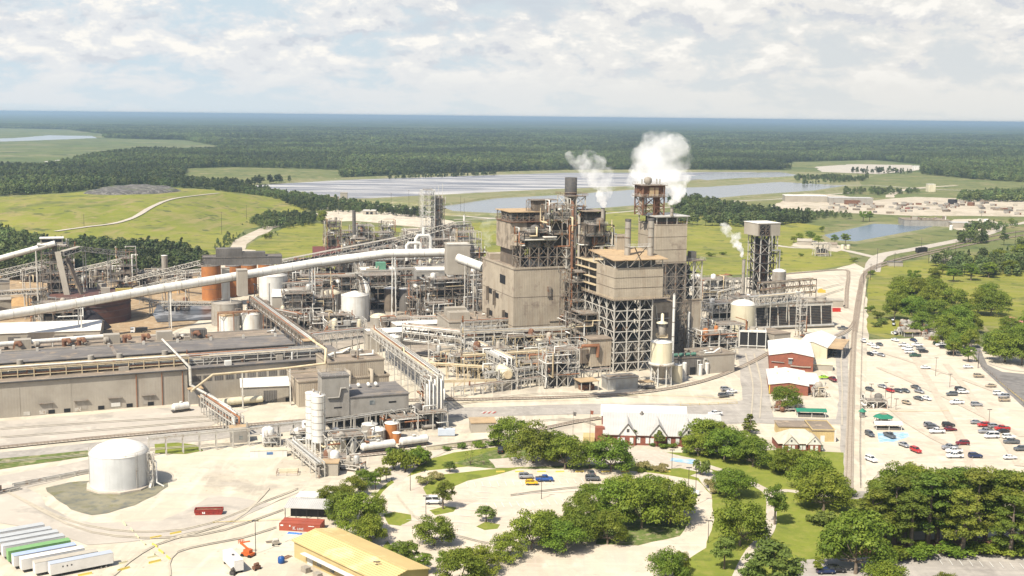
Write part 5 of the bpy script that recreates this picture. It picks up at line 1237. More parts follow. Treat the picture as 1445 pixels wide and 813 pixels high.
# tall clad tower behind it
t = Bl('boiler_tower', 'tallest beige clad boiler tower with a red framed drum on its roof', 'boiler tower', 925, 0, xy=tuple(W(925, 366, 604)[:2]))
h1 = t.h(317); hb = t.h(372); w = t.fx(970, h1); d = t.dy(901, h1); h2 = t.h(306)
t.part('lower_steelwork', frame_mb(lin(0, w, 3), lin(0, d, 3), lin(0, hb, 7), .5, pat='X'), M_steel2)
t.part('lower_casing', MB().box(2, w-2, 2, d-2, 5, hb-.2), M_dclad)
t.part('cladding', MB().box(0, w, 0, d, hb, h1), M_clad)
b = MB()
for k in (.02, .34, .67, .97): b.box(-.06, w+.06, -.06, d, hb+(h1-hb)*k, hb+(h1-hb)*k+.22)
t.part('cladding_seam', b, M_clad2)
t.part('penthouse_steelwork', frame_mb(lin(.2, w-.2, 3), lin(.2, d-.2, 2), [h1, h2-.2], .45, faces='', pat=' '), M_steel); t.part('railing', rail_mb(0, w, 0, d, h1+.05, mb=None), M_rust)
t.part('penthouse_machinery', MB().box(3, w-4, 4, d-2, h1+.1, h2-1), M_dclad)
t.part('roof', MB().box(-1, w+1, -1, d+1, h2-.2, h2+.3), M_roofm)
# drum structure on the roof
x0, x1 = t.fx(912, h2)-0, t.fx(943, h2); x0 = w*.02; x1 = w*.45; y0 = d*.15; y1 = d*.8
ha = t.hat(w*.2, d*.5, 277); hd = t.hat(w*.2, d*.5, 261); ht_ = t.hat(w*.2, d*.5, 250); mk = M_rust
cxx = [t.fx(914, ha), t.fx(930, ha), t.fx(944, ha)]
xs = [c for c in cxx] if cxx[0] != 5.0 else [-3, 3, 9]
yy = [d*.25, d*.7]
t.part('drum_frame', frame_mb(xs, yy, [h2+.3, h2+(ha-h2)*.5, ha, hd], .55, pat='X'), M_rust)
for k, x in enumerate((xs[0]+1.4, xs[2]-2.2)): t.part('roof_duct', MB().cyl((x, d*.45, h2+.3), (x, d*.45, ha+2), 1.5+.3*k, n=16), M_gtank if k == 0 else M_rust)
t.part('drum_casing', MB().box(xs[0]+.3, xs[2]-.3, yy[0]+.4, yy[1]-.4, ha, hd-.4), M_rust); t.part('drum_panel', MB().box(xs[0]+3.5, xs[0]+8.5, yy[0]-.15, yy[0]+.39, ha+.5, hd-1), M_rooft)
for z in (ha, hd): t.part('drum_platform', slab(xs[0]-1.2, xs[2]+1.2, yy[0]-1.2, yy[1]+1.2, z, .25), M_steel2); t.part('drum_railing', rail_mb(xs[0]-1.2, xs[2]+1.2, yy[0]-1.2, yy[1]+1.2, z+.25), M_steel)
t.part('safety_vent', vessel_mb((xs[0]+4.5, d*.45, hd+.3), 2.0, ht_-hd, n=14), M_gtank)
for x in (xs[0]+.6, xs[2]-1.2, xs[2]-3): t.part('vent_pipe', MB().cyl((x, d*.4, hd+.3), (x, d*.4, hd+3.2), .4, n=8), M_pipe)
BT = t
chimney('slim vent stack at the left edge of the tallest tower roof', 0, 0, 4.2, 288, M_gtank, z0=h2+.3, xy=tuple(W(902.5, 300, 612)[:2]), rings=1, name='vent_stack', cat='vent stack')
chimney('short vent stack at the right of the tallest tower roof', 0, 0, 4.5, 293, M_gtank, z0=h2+.3, xy=tuple(W(948, 300, 606)[:2]), rings=1, name='vent_stack', cat='vent stack')

# right wing beside the silo
t = hall('boiler_wing', 'beige clad wing of the boiler house behind the white silo', 951, 498, 0, 987, h=HT(*G(951,498), 425), dm=34, roof=M_roofb)
z0 = t.H+.3; z1 = t.h(369); t.part('upper_steelwork', frame_mb(lin(.3, t.w, 3), lin(.3, 22, 3), lin(z0, z1, 3), .5, faces='FLR', pat='X'), M_steel)
for z in lin(z0, z1, 3)[1:-1]: t.part('floor', slab(1, t.w-1, 2.5, 22, z, .2), M_dsteel)
t.part('duct', MB().box(3, 11, 6, 18, z0, z1-3), M_dclad); t.part('duct', MB().tube([(14, 3, z0), (14, 3, z0+9), (10, 3, z0+9)], 1.2, 12), M_gtank)
t.part('roof_deck', slab(-9, t.w+1.5, -1, 23, z1, .35), M_roofb); t.part('railing', rail_mb(-9, t.w+1.4, -1, 23, z1+.35), M_steel)
t.part('roof_unit', MB().box(t.w-5, t.w-2, 3, 7, z1+.36, z1+4.4), M_gclad)
t.part('wall_frame', MB().bar((2.5,-.2,z0*.42),(2.5,-.2,z0*.62),.3).bar((9,-.2,z0*.42),(9,-.2,z0*.62),.3).bar((2.5,-.2,z0*.62),(9,-.2,z0*.62),.3).bar((2.5,-.2,z0*.42),(9,-.2,z0*.42),.3), M_steel2)
t.part('vent_pipe', MB().tube([(7.2,-1.2,0),(7.2,-1.2,z0*.74),(7.6,-1.2,z0*.78)], .75, 10), M_white2)
t = hall('boiler_wall', 'recessed beige wall between steel frame and wing', 919, 506, 0, 951, h=HT(*G(919,506), 428), dm=14, roof=M_roofb, para=0)
t.part('wall_panel', MB().box(2, 9, -.12, .2, t.H*.55, t.H*.82), M_clad2); t.part('wall_brace', MB().bar((3.5,-.4,t.H*.5),(1.5,-.4,t.H*.95),.4).bar((.5,-.4,t.H*.72),(10,-.4,t.H*.72),.35), M_steel)
chimney('slender white flue standing in front of the boiler wing', 948, 535, 3.6, 414, M_white2, rings=5, name='flue', cat='flue')

# main block
xm, ym = W(725, 381, 596)[:2]
t = hall('power_house', 'large beige power house block with stained left wall', 725, 381, HT(xm, ym, 381), 848, 681, roof=M_roofb, para=.8)
PH = t; H_ = t.H; PHT = H_+.3; s2 = MB()
for k in (.35, .68): s2.box(-.06, t.w, -.06, t.d, H_*k, H_*k+.25)
t.part('cladding_seam', s2, M_clad2)
yb = t.dy(700, H_)
t.part('wall_opening', MB().box(-.12, .3, t.d*.25, t.d*.42, H_-9, H_-4.5), M_opening)
for (y0_, z0_, c) in ((t.d*.72, H_*.62, 0), (t.d*.5, H_*.60, 1), (t.d*.35, H_*.28, 1), (t.d*.7, H_*.36, 0), (t.d*.2, H_*.42, 0)):
    t.part('window', MB().box(-.12, .3, y0_-2.2, y0_+2.2, z0_, z0_+2.6), M_opening); t.part('wall_duct', MB().box(-1.4, -.13, y0_+2.4, y0_+3.6, z0_-4, z0_+3.5), M_clad2)
t.part('wall_panel', MB().box(20, 31, -.14, .2, 12, 17), M_clad); t.part('wall_hood', MB().box(26, 27.6, -1.2, -.05, 17.1, 19.2), M_rust); t.part('wall_frame', MB().bar((19.5,-.3,17.4),(31.5,-.3,17.4),.35), M_steel2)
t.part('wall_duct', MB().box(18, 20, -.9, -.02, H_-14, H_-9), M_steel2)
t.part('stair_hood', MB().box(2, 10, t.d*.86, t.d, H_+.3, H_+3.4), M_clad)
t.part('roof_unit', MB().box(11, 18, 6, 10, H_+.35, H_+3.9), M_white2)
for x in (20, 24, 33): t.part('roof_vent', MB().cyl((x, 5, H_+.3), (x, 5, H_+4), .5, n=8), M_steel)

# first boiler tower on the block
t = Bl('boiler_tower', 'dark stained boiler tower with an open tan roofed top floor', 'boiler tower', 722, 375, H_+.3, base=H_+.3); z_ = lambda v: t.h(v)
w = t.fx(768, 60); d = t.dy(703, 60); ha, hb, hc, hd_ = z_(352), z_(326), z_(313), z_(300)
t.part('lower_casing', MB().box(1, w*.42, 1, d-1, 0, ha), M_clad2)
t.part('cladding', MB().box(-1, w*.45, -.5, d, ha+.02, hc), mat('sooty_bin', (.38,.315,.24), (.20,.165,.125), scale=.25, rough=.8, streak=(1.0,(.08,.06,.05),.8,(.4,.4,.08)), lo=.45, hi=.65))
t.part('side_duct', MB().box(w*.45+.05, w*.95, 2, d*.8, hb+.5, hc-1), M_clad2)
b = MB(); b.add([(w*.45+.05,0,ha+4),(w*.95,0,hb),(w*.95,6,hb),(w*.45+.05,6,ha+4),(w*.45+.05,0,hc-1),(w*.95,0,hb+2),(w*.95,6,hb+2),(w*.45+.05,6,hc-1)], [(0,3,2,1),(4,5,6,7),(0,1,5,4),(1,2,6,5),(2,3,7,6),(3,0,4,7)]); t.part('sloping_duct', b, M_clad2)
t.part('penthouse_steelwork', frame_mb(lin(-.6, w*.9, 5), lin(0, d, 3), [hc, (hc+hd_)/2, hd_], .35, pat='/'), M_steel2)
t.part('penthouse_machinery', MB().box(1, w*.85, 1.5, d-1.5, hc+.05, hd_-.8), M_dclad)
t.part('roof', MB().box(-1.4, w*.97, -1, d+1, hd_, hd_+.4), M_rooft)
t.part('platform', slab(-1.5, w*.97, -1.6, d, hc-.3, .25), M_rust); t.part('railing', rail_mb(-1.5, w*.97, -1.6, d, hc-.02), M_rust)
BX = t
t = Bl('duct_tower', 'square grey brown duct tower right of the tan roofed boiler', 'duct tower', 763, 377, H_+.3, base=H_+.3)
t.a = tuple(P_(t, 0, 9)[:2]); t.o.location = (*t.a, t.base); h = t.h(283); w_ = t.fx(776, h)
t.part('casing', MB().box(0, w_, 0, 6.5, 0, h), M_clad2); t.part('cap', MB().box(-1.5, w_+3, -1, 7, h, h+.4), M_steel2); t.part('band', MB().box(-.1, w_+.1, -.1, 6.6, h*.78, h*.8), M_dsteel)
t.part('top_steelwork', frame_mb([-3, -.3], [1, 5], lin(h*.7, h*1.0, 2), .25), M_steel2)
# bin gallery on braced legs
t = Bl('dust_bin', 'long beige dust bin raised on dark braced legs', 'dust bin', 734, 379.5, H_+.3, base=H_+.3)
w = t.fx(799, 55); h0, h1 = t.h(347), t.h(333)
t.part('leg_frame', frame_mb(lin(0, w, 5), [0, 6, 11], lin(0, h0, 2), .5, pat='X'), M_steel2)
t.part('inner_steelwork', frame_mb(lin(.8, w-.8, 7), [2.5, 8.5], lin(0, h0, 3), .35, pat='R'), M_dsteel)
b = MB(); b.box(2, w, -.5, 11, h0, h1); b.cyl((2.2, 5.2, h0), (2.2, 5.2, h1), 5.7, n=20, smooth=False); t.part('bin', b, mat('sooty_bin', (.36,.30,.235), (.17,.14,.11), scale=.25, rough=.8, streak=(1.0,(.08,.06,.05),.9,(.4,.4,.08)), lo=.42, hi=.6))
t.part('bin_roof', MB().box(-1, w+.4, -.9, 11.4, h1, h1+.3), M_roofb); t.part('railing', rail_mb(0, w, -.8, 11.2, h1+.3), M_steel2)
for i in range(5): t.part('hopper', MB().lathe((3+i*w/5.4, 4.5, h0-4.6), [(.4,0),(2.1,4.5)], n=4, smooth=False), M_clad2)
roof_d = t
for i, (x, z) in enumerate(((6, h1+.3), (14, h1+.3), (20, h1+.3))): t.part('roof_unit', MB().box(x-1.8, x+1.8, 2, 6, z, z+2.5), M_dclad)
# dark open floors and ducts crowding the power house roof
for k, (u_, v_, w_, d_, h_, zz) in enumerate(((775, 352, 11, 9, 17, 24), (740, 352, 12, 8, 6, 25), (756, 378, 15, 9, 7, 0), (826, 350, 13, 8, 9, 22), (782, 378, 8, 8, 30, 0))):
    q = G(u_, v_, PHT+zz); t = unit('dark rust stained floors and ducts on the power house roof', 0, 0, w_, d_, h_, 640+k, xy=(q[0], q[1]+3), z0=PHT+zz, levels=max(2, h_//5), vess=8, pipes=12, m=M_dsteel if k % 2 else M_steel2, vm=[M_rust, M_dclad, M_clad2, M_dsteel])
# big stack with its lattice
PS = P_(PH, 0, 0)
xs_, ys_ = G(805, 379, H_+.3); ys2 = ys_+7; xs2 = W(805, 300, ys2)[0]
chimney('big brown stack with a black tip above the power house', 0, 0, 16.5, 250.5, M_gtank, z0=H_+.3, xy=(xs2, ys2), tip=9.5, rings=5)
t = Bl('stack_tower', 'rusty lattice tower clasping the big brown stack', 'lattice tower', 799, 379, H_+.3, base=H_+.3); w = t.fx(825, 60); h = t.h(277)
t.part('lattice', frame_mb(lin(0, w, 2), [0, 13], lin(0, h, 7), .5, pat='X'), M_steel); t.part('stair', MB().bar((w*.5, -.6, 2), (w*.9, -.6, 12), .8, .3).bar((w*.9, -.6, 12), (w*.5, -.6, 22), .8, .3).bar((w*.5, -.6, 22), (w*.9, -.6, 32), .8, .3), M_rust)
for k in lin(0, h, 7)[1:]: t.part('platform', slab(-.5, w+.8, -1, 4, k, .2), M_steel2)
t.part('railing', rail_mb(-1, w+1, -1, 14, h+.2), M_rust)
for k, x in enumerate((w*.25, w*.62)): t.part('riser_pipe', MB().tube([(x, -1.3, 0), (x, -1.3, h*(.9-.2*k)), (x, 2, h*(.95-.2*k))], .7, 10), (M_rust, M_gtank)[k])
# second boiler block right of the stack
t = Bl('boiler_tower', 'dark brown boiler block between the big stack and the thin steaming stack', 'boiler tower', 826, 381, H_+.3, base=H_+.3); w = t.fx(856, 60); hA, hB, hC = t.h(345), t.h(315), t.h(299)
t.part('leg_frame', frame_mb(lin(0, w, 3), lin(0, 15, 2), lin(0, hA, 2), .5, pat='X'), M_steel2); t.part('lower_casing', MB().box(2, w-2, 3, 13, 1, hA-.1), M_dsteel)
t.part('cladding', MB().box(0, w*.9, 0, 15, hA+1, hB), M_clad2); t.part('lower_bin', MB().box(-1, w+3, -1, 13, hA, hA+6), M_clad2)
t.part('penthouse_steelwork', frame_mb(lin(0, w*.9, 4), lin(0, 14, 2), [hB, (hB+hC)/2, hC], .4, pat='X'), M_dsteel); t.part('penthouse_machinery', MB().box(2, w*.8, 3, 12, hB+.05, hC-1), M_dclad)
t.part('roof', MB().box(-1, w*.93, -1, 16, hC, hC+.3), M_roofb); t.part('railing', rail_mb(-1, w+2.8, -1.2, 13, hA+6.1), M_steel2)
t = Bl('boiler_tower', 'dark casing behind the big stack', 'boiler tower', 790, 374, H_+.3, base=H_+.3); w = t.fx(808, 60); hA = t.h(318)
t.part('casing', MB().box(0, w, 6, 20, 0, hA), M_dclad); t.part('top_steelwork', frame_mb(lin(0, w, 2), [6, 18], [hA, t.h(298)], .35, pat='X'), M_dsteel); t.part('cap', MB().box(-.5, w+.5, 5, 20, t.h(298), t.h(298)+.3), M_steel2)
chimney('thin grey stack with a steam plume beside the dark boiler block', 0, 0, 5.2, 293.5, M_gtank, z0=H_+.3, xy=tuple(G(849, 381, H_+.3)), rings=4, name='thin_stack', cat='stack')
x, y = G(758, 331, 62); t = T('pipe_bridge', 'pipe bridge between the tan roofed boiler and the big stack', 'pipe bridge', (x, y, 60), math.atan2(G(800,329,62)[1]-y, G(800,329,62)[0]-x)); L_ = math.dist(G(758,331,62), G(800,329,62))
t.part('deck', slab(0, L_, 0, 3, 1, .3), M_steel2); t.part('railing', rail_mb(0, L_, 0, 3, 1.3), M_steel); t.part('pipe', MB().tube([(-1, .8, 2), (L_+1, .8, 2)], .5, 8), M_gtank)
# small roofs between power house and recovery boiler
t = hall('clad_annex', 'small beige annex roof beside the dark boiler block', 866, 353, 55, 880, h=55, wm=12, dm=10, roof=M_roofb, wall=M_clad)
t = hall('clad_annex', 'narrow beige clad tower left of the tallest tower', 871, 335, 62, 881, h=62, wm=7, dm=8, wall=M_clad, roof=M_roofb)

# braced side structure left of the recovery boiler
t = unit('dark stacked platforms with cream railings on the left flank of the boiler house', 802, 0, 13, 12, 44, 91, xy=tuple(W(803, 430, 590)[:2]), levels=9, vess=7, pipes=18, m=M_steel2, name='stair_tower', cat='stair tower', vm=[M_gclad, M_dclad, M_clad2, M_pipe])
t = unit('lower ducts and hoppers at the foot of the boiler house', 818, 0, 17, 12, 26, 92, xy=tuple(W(812, 480, 572)[:2]), levels=5, vess=9, pipes=20, m=M_steel2, name='duct_unit', cat='process unit', vm=[M_gclad, M_dclad, M_clad2, M_gclad])
t = Bl('precipitator', 'beige hopper block with a sloping left edge at the foot of the boiler house', 'dust collector', 833, 528, rz=R(20)); h = t.h(480); w = t.fx(862)
t.part('casing', MB().box(0, w, 0, 9, 3.5, h), M_clad); t.part('roof', MB().box(-.5, w+.5, -.5, 9.5, h, h+.35), M_roofb)
for i in range(3): t.part('leg', MB().box(.2+i*(w-.8)/2, .7+i*(w-.8)/2, .2, .7, 0, 3.5), M_steel)
t.part('duct', MB().tube([(w*.3,-.9,h*.5),(w*.3,-.9,h*.85),(-5,-.9,h*.85)], .8, 10), M_piper); t.part('duct', MB().box(-4, 0, 2, 6, h*.3, h*.7), M_clad2)

# front silo on legs
t = tank('cream white silo on a ring of legs in front of the boiler house', 932, 547, 30.5, 485, M_cream, 'cone', M_roofw, 'silo', 'leg_silo', legs=9.5, stair=False)
r_ = 30.5/(F/(t.o.location.y*CP+CAMH*SP))/2; Hh = HT(t.o.location.x, t.o.location.y-r_, 485)
t.part('ring_walk', MB().lathe((0,0,0), [(r_+.05, 9.6),(r_+1.0, 9.7),(r_+1.0, 10.8),(r_+.05,10.9)], n=24, cap=False), M_steel)
t.part('top_platform', slab(-2.4, 2.4, -2.4, 2.4, Hh+2.1, .2), M_pipey); t.part('top_railing', rail_mb(-2.4, 2.4, -2.4, 2.4, Hh+2.3), M_pipey)
t.part('filter', vessel_mb((0,0,Hh+2.3), 1.5, 6.2), M_gtank); t.part('filter_cap', MB().lathe((0,0,Hh+8.4), [(2.6,0),(2.6,.4),(.7,1.1),(.7,4.2),(.2,4.6)], n=16), M_cream)
k = MB()
for i in range(8):
    a, b_ = 2*PI*(i+.5)/8, 2*PI*(i+1.5)/8
    if i % 2 == 0: k.bar((math.cos(a)*r_, math.sin(a)*r_, 1), (math.cos(b_)*r_, math.sin(b_)*r_, 9), .22); k.bar((math.cos(a)*r_, math.sin(a)*r_, 9), (math.cos(b_)*r_, math.sin(b_)*r_, 1), .22)
    k.bar((math.cos(a)*r_, math.sin(a)*r_, 4), (math.cos(b_)*r_, math.sin(b_)*r_, 4), .25)
t.part('leg_bracing', k, M_steel)
tank('short cream tank right of the legged silo', 955, 542, 15, 516, M_cream, 'flat')
tank('slim white scrubber vessel right of the short cream tank', 965, 537, 7, 513, M_white2, 'dome', stair=False)
for u_, v_, lab in ((988, 531, 'small white absorber vessel with bent pipes'), (997, 529, 'taller white absorber vessel next to the low grey wall')):
    t = tank(lab, u_, v_, 6, v_-16, M_white2, 'flat', stair=False); t.part('pipe', MB().tube([(-1.5,-.6,0),(-1.5,-.6,7.5),(0,-.6,7.5),(0,0,6)], .25, 7), M_pipe)
t = hall('low_shed', 'low clad wall block curving along the siding', 988, 529, 0, 1036, h=9, dm=16, wall=M_gclad, roof=M_roofb)
roof_stuff(t, 6, 31)
t = hall('pump_house', 'grey open pump bay with green motors under the boiler wing', 949, 532, 0, 990, h=8.5, dm=9, wall=M_dclad, roof=M_roofb, doors=[('door',4,7,0,3.5),('door',9,12,0,4)])
for i in range(4): t.part('motor', drum_mb((2.5+i*3.2, 2.5, t.H+1.3), (1,0,0), .8, 2), mat('green_motor', (.10,.22,.16), rough=.5))
t = hall('low_shed', 'grey corrugated shed along the siding in front of the steel frame', 858, 552, 0, 900, h=5.2, dm=7, wall=mat('galvanised_shed', (.42,.42,.40), (.34,.32,.28), scale=.3, rough=.5, metal=.2, wave=(.7,'XY',.06)), roof=M_roofb)
t = Bl('lean_to', 'open lean-to with a tan sloping roof beside the grey shed', 'shed', 818, 553); w = t.fx(843)
t.part('roof', MB().box(-.5, w, -2, 6, 4.6, 4.9), M_rooft)
for i in range(3): t.part('post', MB().box(i*w/2.1, i*w/2.1+.3, -1.6, -1.3, 0, 4.6), M_steel)
t.part('machinery', MB().box(1, w-1, 1, 4, 0, 2.6), M_rust); t.part('back_wall', MB().box(0, w, 5.5, 5.8, 0, 4.6), M_gclad)
t = Bl('open_shed', 'low tan roof over dark drums right of the grey shed', 'shed', 902, 549); t.part('roof', MB().box(0, 7, -1, 4, 2.8, 3.05), M_rooft); t.part('tank_drum', drum_mb((3.5, -2.6, 1.2), (1,-.1,0), .9, 5), M_dark)
for x in (.2, 6.6): t.part('post', MB().box(x, x+.2, -.6, -.4, 0, 2.8), M_steel)

# evaporator tower to the right
t = Bl('evaporator_tower', 'tall open steel tower with a grey clad top box beside the cooling towers', 'steel tower', 1070, 436); w = t.fx(1097, 40); d = t.dy(1056, 40); ht1, ht0 = t.h(315.5), t.h(333)
d = min(d, 16); zs = lin(0, ht0, 8)
t.part('steelwork', frame_mb(lin(0, w, 2), lin(0, d, 2), zs, .5, pat='R'), M_steel)
t.part('inner_steelwork', frame_mb(lin(1.5, w-1.5, 2), lin(1.5, d-1.5, 2), lin(0, ht0, 6), .6, pat='X'), M_dsteel)
for z in zs[1:]: t.part('floor', slab(-.5, w+.3, -.5, d, z, .2), M_dsteel)
for i, (x, y) in enumerate(((4, 4), (8.5, 9), (3.5, 10))): t.part('evaporator', vessel_mb((x, y, 2+i*4), 2.2, ht0-6-i*3), (M_rust, M_gtank, M_clad2)[i])
b = MB(); b.box(-3, w+1, -1, .4, ht0, ht1); b.box(-3, -2.7, .4, d+1, ht0, ht1); b.box(w+.7, w+1, .4, d+1, ht0, ht1); t.part('top_cladding', b, M_gclad)
t.part('top_opening', MB().box(-2, w*.45, -1.15, -1.02, ht0+.5, ht1-1), M_opening); t.part('top_frame', frame_mb([-2.2, -2, w*.2, w*.45], [-1.3, -1.2], lin(ht0, ht1-.5, 2), .3), M_steel2)
t.part('roof', MB().box(-3.3, w+1.3, -1.3, d+1.3, ht1, ht1+.35), M_roofw)
t.part('riser_pipe', MB().tube([(w+.9,-1.4,0),(w+.9,-1.4,ht0*.8),(w*.6,-1.4,ht0*.8),(w*.6,-1.4,ht0)], .5, 8), M_pipe)
chimney('slim steaming stack left of the open steel tower', 1047, 441, 4.6, 366, M_gtank, rings=3, name='thin_stack', cat='stack')
tank('tapering grey silo with a white cap behind the cooling towers', 1097, 445, 19, 384, M_gtank, 'dome', cat='silo', name='silo')
# ------------------------------------------------------------------ paper machine halls on the left
GL = R(23.5)
def along(t, x, y=0): p = P_(t, x, y); return (p.x, p.y)
t = hall('paper_hall', 'long grey clad paper machine hall with loading doors in its front wall', -70, 547.2, 14, 264, dm=36, wall=M_gclad, roof=M_roofb, rz=GL)
PM = t
for u_, lab in ((66, 0), (115, 0), (163, 1), (210, 0)):
    x = t.fx(u_, 0); t.part('loading_door', MB().box(x-2.4, x+2.4, -.08, .3, 1.2, 4.8), M_gtank); q = t.part('canopy', MB().box(x-2.8, x+2.8, -.9, 0, 4.9, 5.1), M_steel2)
    if lab: t.part('door', MB().box(x-1.6, x+1.9, -.14, .2, 1.3, 2.9), M_white2)
for u_ in (38, 60, 73, 95, 110, 143, 183, 213): x = t.fx(u_, 0); t.part('louvre', MB().box(x-1.2, x+1.2, -.1, .2, .6, 2.1), M_opening if u_ % 2 else M_steel)
for u_ in (193, 229, 258): x = t.fx(u_, 5); t.part('downpipe', MB().cyl((x, -.25, 0), (x, -.25, t.H), .18, n=8), M_piper)
for u_ in (28, 101): x = t.fx(u_, 5); t.part('wall_seam', MB().box(x-.1, x+.1, -.08, .1, 0, t.H), M_gclad)
t.part('gutter', MB().box(-1, t.w+1, -.8, -.3, t.H+.2, t.H+.7), M_dark)
roof_stuff(t, 26, 3, y0=8, y1=30)
t = hall('paper_hall', 'set back middle stretch of the paper machine hall behind beige annexes', 0, 0, 14, 0, h=14, wm=70, dm=34, wall=M_gclad, roof=M_roofd, rz=GL) if 0 else Bl('paper_hall', 'set back middle stretch of the paper machine hall behind beige annexes', 'building', 0, 0, rz=GL, xy=along(PM, PM.w+.6, 4))
t.w, t.d, t.H = t.fx(492, 14), 31, 13.6
t.part('wall', MB().box(0, t.w, 0, t.d, 0, 13.6), M_gclad); t.part('roof', MB().box(-.2, t.w+.2, -.3, t.d, 13.6, 13.95), M_roofd); t.part('gutter', MB().box(0, t.w, -.8, -.32, 13.4, 14.2), M_dark)
for i in range(14): t.part('window', MB().box(2+i*4.6, 5.6+i*4.6, -.08, .2, 8.2, 10.6), M_dclad)
roof_stuff(t, 16, 8, z=13.96); PM2 = t
t = hall('machine_roof', 'higher dark roofed hall behind the paper machine hall front', -70, 518, 18.5, 416, dm=23, wall=M_dclad, roof=M_roofd, rz=GL, para=0); MR = t
for u_ in (28, 128, 168, 232): x = t.fx(u_, 18); t.part('vent_stack', MB().cyl((x, -1.8, 13.5), (x, -1.8, 20), 1.3, n=12), M_gtank)
for x in lin(4, t.w-4, 9): t.part('roof_unit', MB().box(x-.5, x+.5, t.d-2, t.d-1, t.H+.3, t.H+1.8), M_steel)
t.part('roof_seam', MB().box(t.w*.45, t.w*.46, 0, t.d, t.H+.3, t.H+.5), M_steel2)
t = rack('cream and rusty pipes running along the front hall roof', along(PM, 0, 8.5), along(PM, PM.w+2, 8.5), 8, [15.6, 17.6], bay=6, npipe=8, seed=3, m=M_pipey, brace=False)
t = rack('pipes on the dark roof beside the middle hall', along(PM2, 2, 6), along(PM2, PM2.w-10, 6), 8, [15.2, 17.2], bay=6, npipe=8, seed=4, brace=True)
t = hall('machine_hall', 'low cluttered hall with rusty exhaust hoods behind the dark roof', -70, 503, 15, 400, dm=17, wall=M_concw, roof=M_roofb, rz=GL); RH = t
for k, u_ in enumerate((-20, 22, 53, 92, 113, 152, 178, 205, 252, 276)):
    x = t.fx(u_, 15)
    if k % 3 == 2: t.part('exhaust_hood', drum_mb((x, 5, t.H+2.2), (1,.2,0), 1.5, 1.4), M_gtank)
    else: t.part('exhaust_hood', MB().tube([(x, 6, t.H+.3), (x, 6, t.H+3), (x+1.8, 4.6, t.H+3.3), (x+2.4, 4, t.H+2)], .95, 10), M_rust)
for u_, m_ in ((33, M_gclad), (160, M_gclad), (235, M_gclad), (284, M_dclad)): x = t.fx(u_, 15); t.part('roof_house', MB().box(x-3.5, x+3.5, 5, 10, t.H+.3, t.H+4.4), m_)
roof_stuff(t, 18, 12)
conveyor('long white pipe lying above the cluttered hall', [(*G(-40, 489, 18), 18), (*G(146, 475, 18), 18)], 2.2, 0, 'tube', legs=(.1, .35, .6, .85), name='overhead_pipe')
t = hall('warehouse', 'long white roofed warehouse below the big conveyor tube', -70, 473.5, 5.5, 141, dm=30, wall=M_gclad, roof=M_roofw, rz=R(15), flat=False, ridge=8.5)
for u_ in (85, 112, 20): x = t.fx(u_, 3); t.part('door', MB().box(x-3, x+3, -.1, .2, .5, 3.6), M_dclad)
t = hall('annex', 'brown roofed annex leaning on the middle hall', 278, 563, 0, 337, h=7.5, dm=18, wall=M_gclad, roof=M_roofb, rz=GL); roof_stuff(t, 3, 5)
t = hall('annex', 'light grey roofed annex with a big dark door beside the cream tanker', 341, 571, 0, 408, h=7.2, dm=18, wall=M_gclad, roof=M_roofw, rz=R(14), flat=False, ridge=8.8, doors=[('shutter', 9, 14.5, 0, 5.5, M_dclad), ('door', 18, 19.5, 0, 2.2)])
t = hall('annex', 'small tan roofed shelter at the pipe bridge', 267, 572, 0, 287, h=6.5, dm=7, wall=M_concw, roof=M_rooft, rz=GL, para=0)
t = hall('annex', 'blue grey shed under the pipe bridge', 283, 577, 0, 300, h=4.5, dm=5, wall=M_dclad, roof=M_rooft, rz=GL, para=0)
t = hall('stepped_hall', 'upper step of the beige hall behind the grey concrete plant', 463, 513.5, 17, 542, h=17, dm=20, wall=M_clad, roof=M_roofb, rz=GL); roof_stuff(t, 12, 21)
t = hall('stepped_hall', 'lower step of the beige hall behind the grey concrete plant', 421, 540.5, 10.5, 549, h=10.5, dm=17, wall=M_clad, roof=M_roofb, rz=GL)
for x in (t.w*.55, t.w*.8): t.part('duct', MB().tube([(x, 2, t.H+.3), (x, 2, t.H+3), (x, -1, t.H+3), (x, -1, t.H-3)], .7, 8), M_clad)
t = hall('stepped_hall', 'cream vented hall strip left of the stepped beige hall', 410, 528, 10, 462, h=10, dm=14, wall=M_gclad, roof=M_roofb, rz=GL); roof_stuff(t, 4, 23)
t = Bl('outside_stair', 'yellow railed outside stair at the grey hall', 'stairs', 418, 560, rz=GL); t.part('flight', MB().bar((0,0,0),(4,0,4),1,.25).bar((4,0,4),(0,1.5,8),1,.25), M_yel); t.part('railing', MB().bar((0,-.5,1),(4,-.5,5),.12).bar((4,1,5),(0,2,9),.12), M_yel)

# raised concrete plant
t = Bl('stock_plant', 'grey concrete plant raised on columns with a taller left tower', 'building', 455, 611, rz=R(20)); w1 = t.fx(493, 12); w2 = t.fx(577, 12); hb = 6.0; h1 = t.h(533); h2 = t.hat(w1, 0, 562)
t.part('tower_wall', MB().box(0, w1, 0, 8, hb, h1), M_concw); t.part('tower_roof', MB().box(-.3, w1+.3, -.3, 8.3, h1, h1+.35), M_roofd); t.part('tower_parapet', rail_mb(0, w1, 0, 8, h1+.35), M_steel)
t.part('wall', MB().box(w1+.02, w2, .3, 22, hb, h2), M_concw); t.part('roof', MB().box(w1+.05, w2+.3, 0, 22.3, h2, h2+.35), M_roofd)
t.part('window', MB().box(w2-15.5, w2-13.3, .22, .5, hb+3.6, hb+5.2), M_windowg); t.part('window', MB().box(w2-8, w2-5, .22, .5, hb+3.8, hb+4.4), M_opening); t.part('vent', MB().box(4.5, 7.6, -.08, .3, hb+3.2, hb+3.7), M_opening)
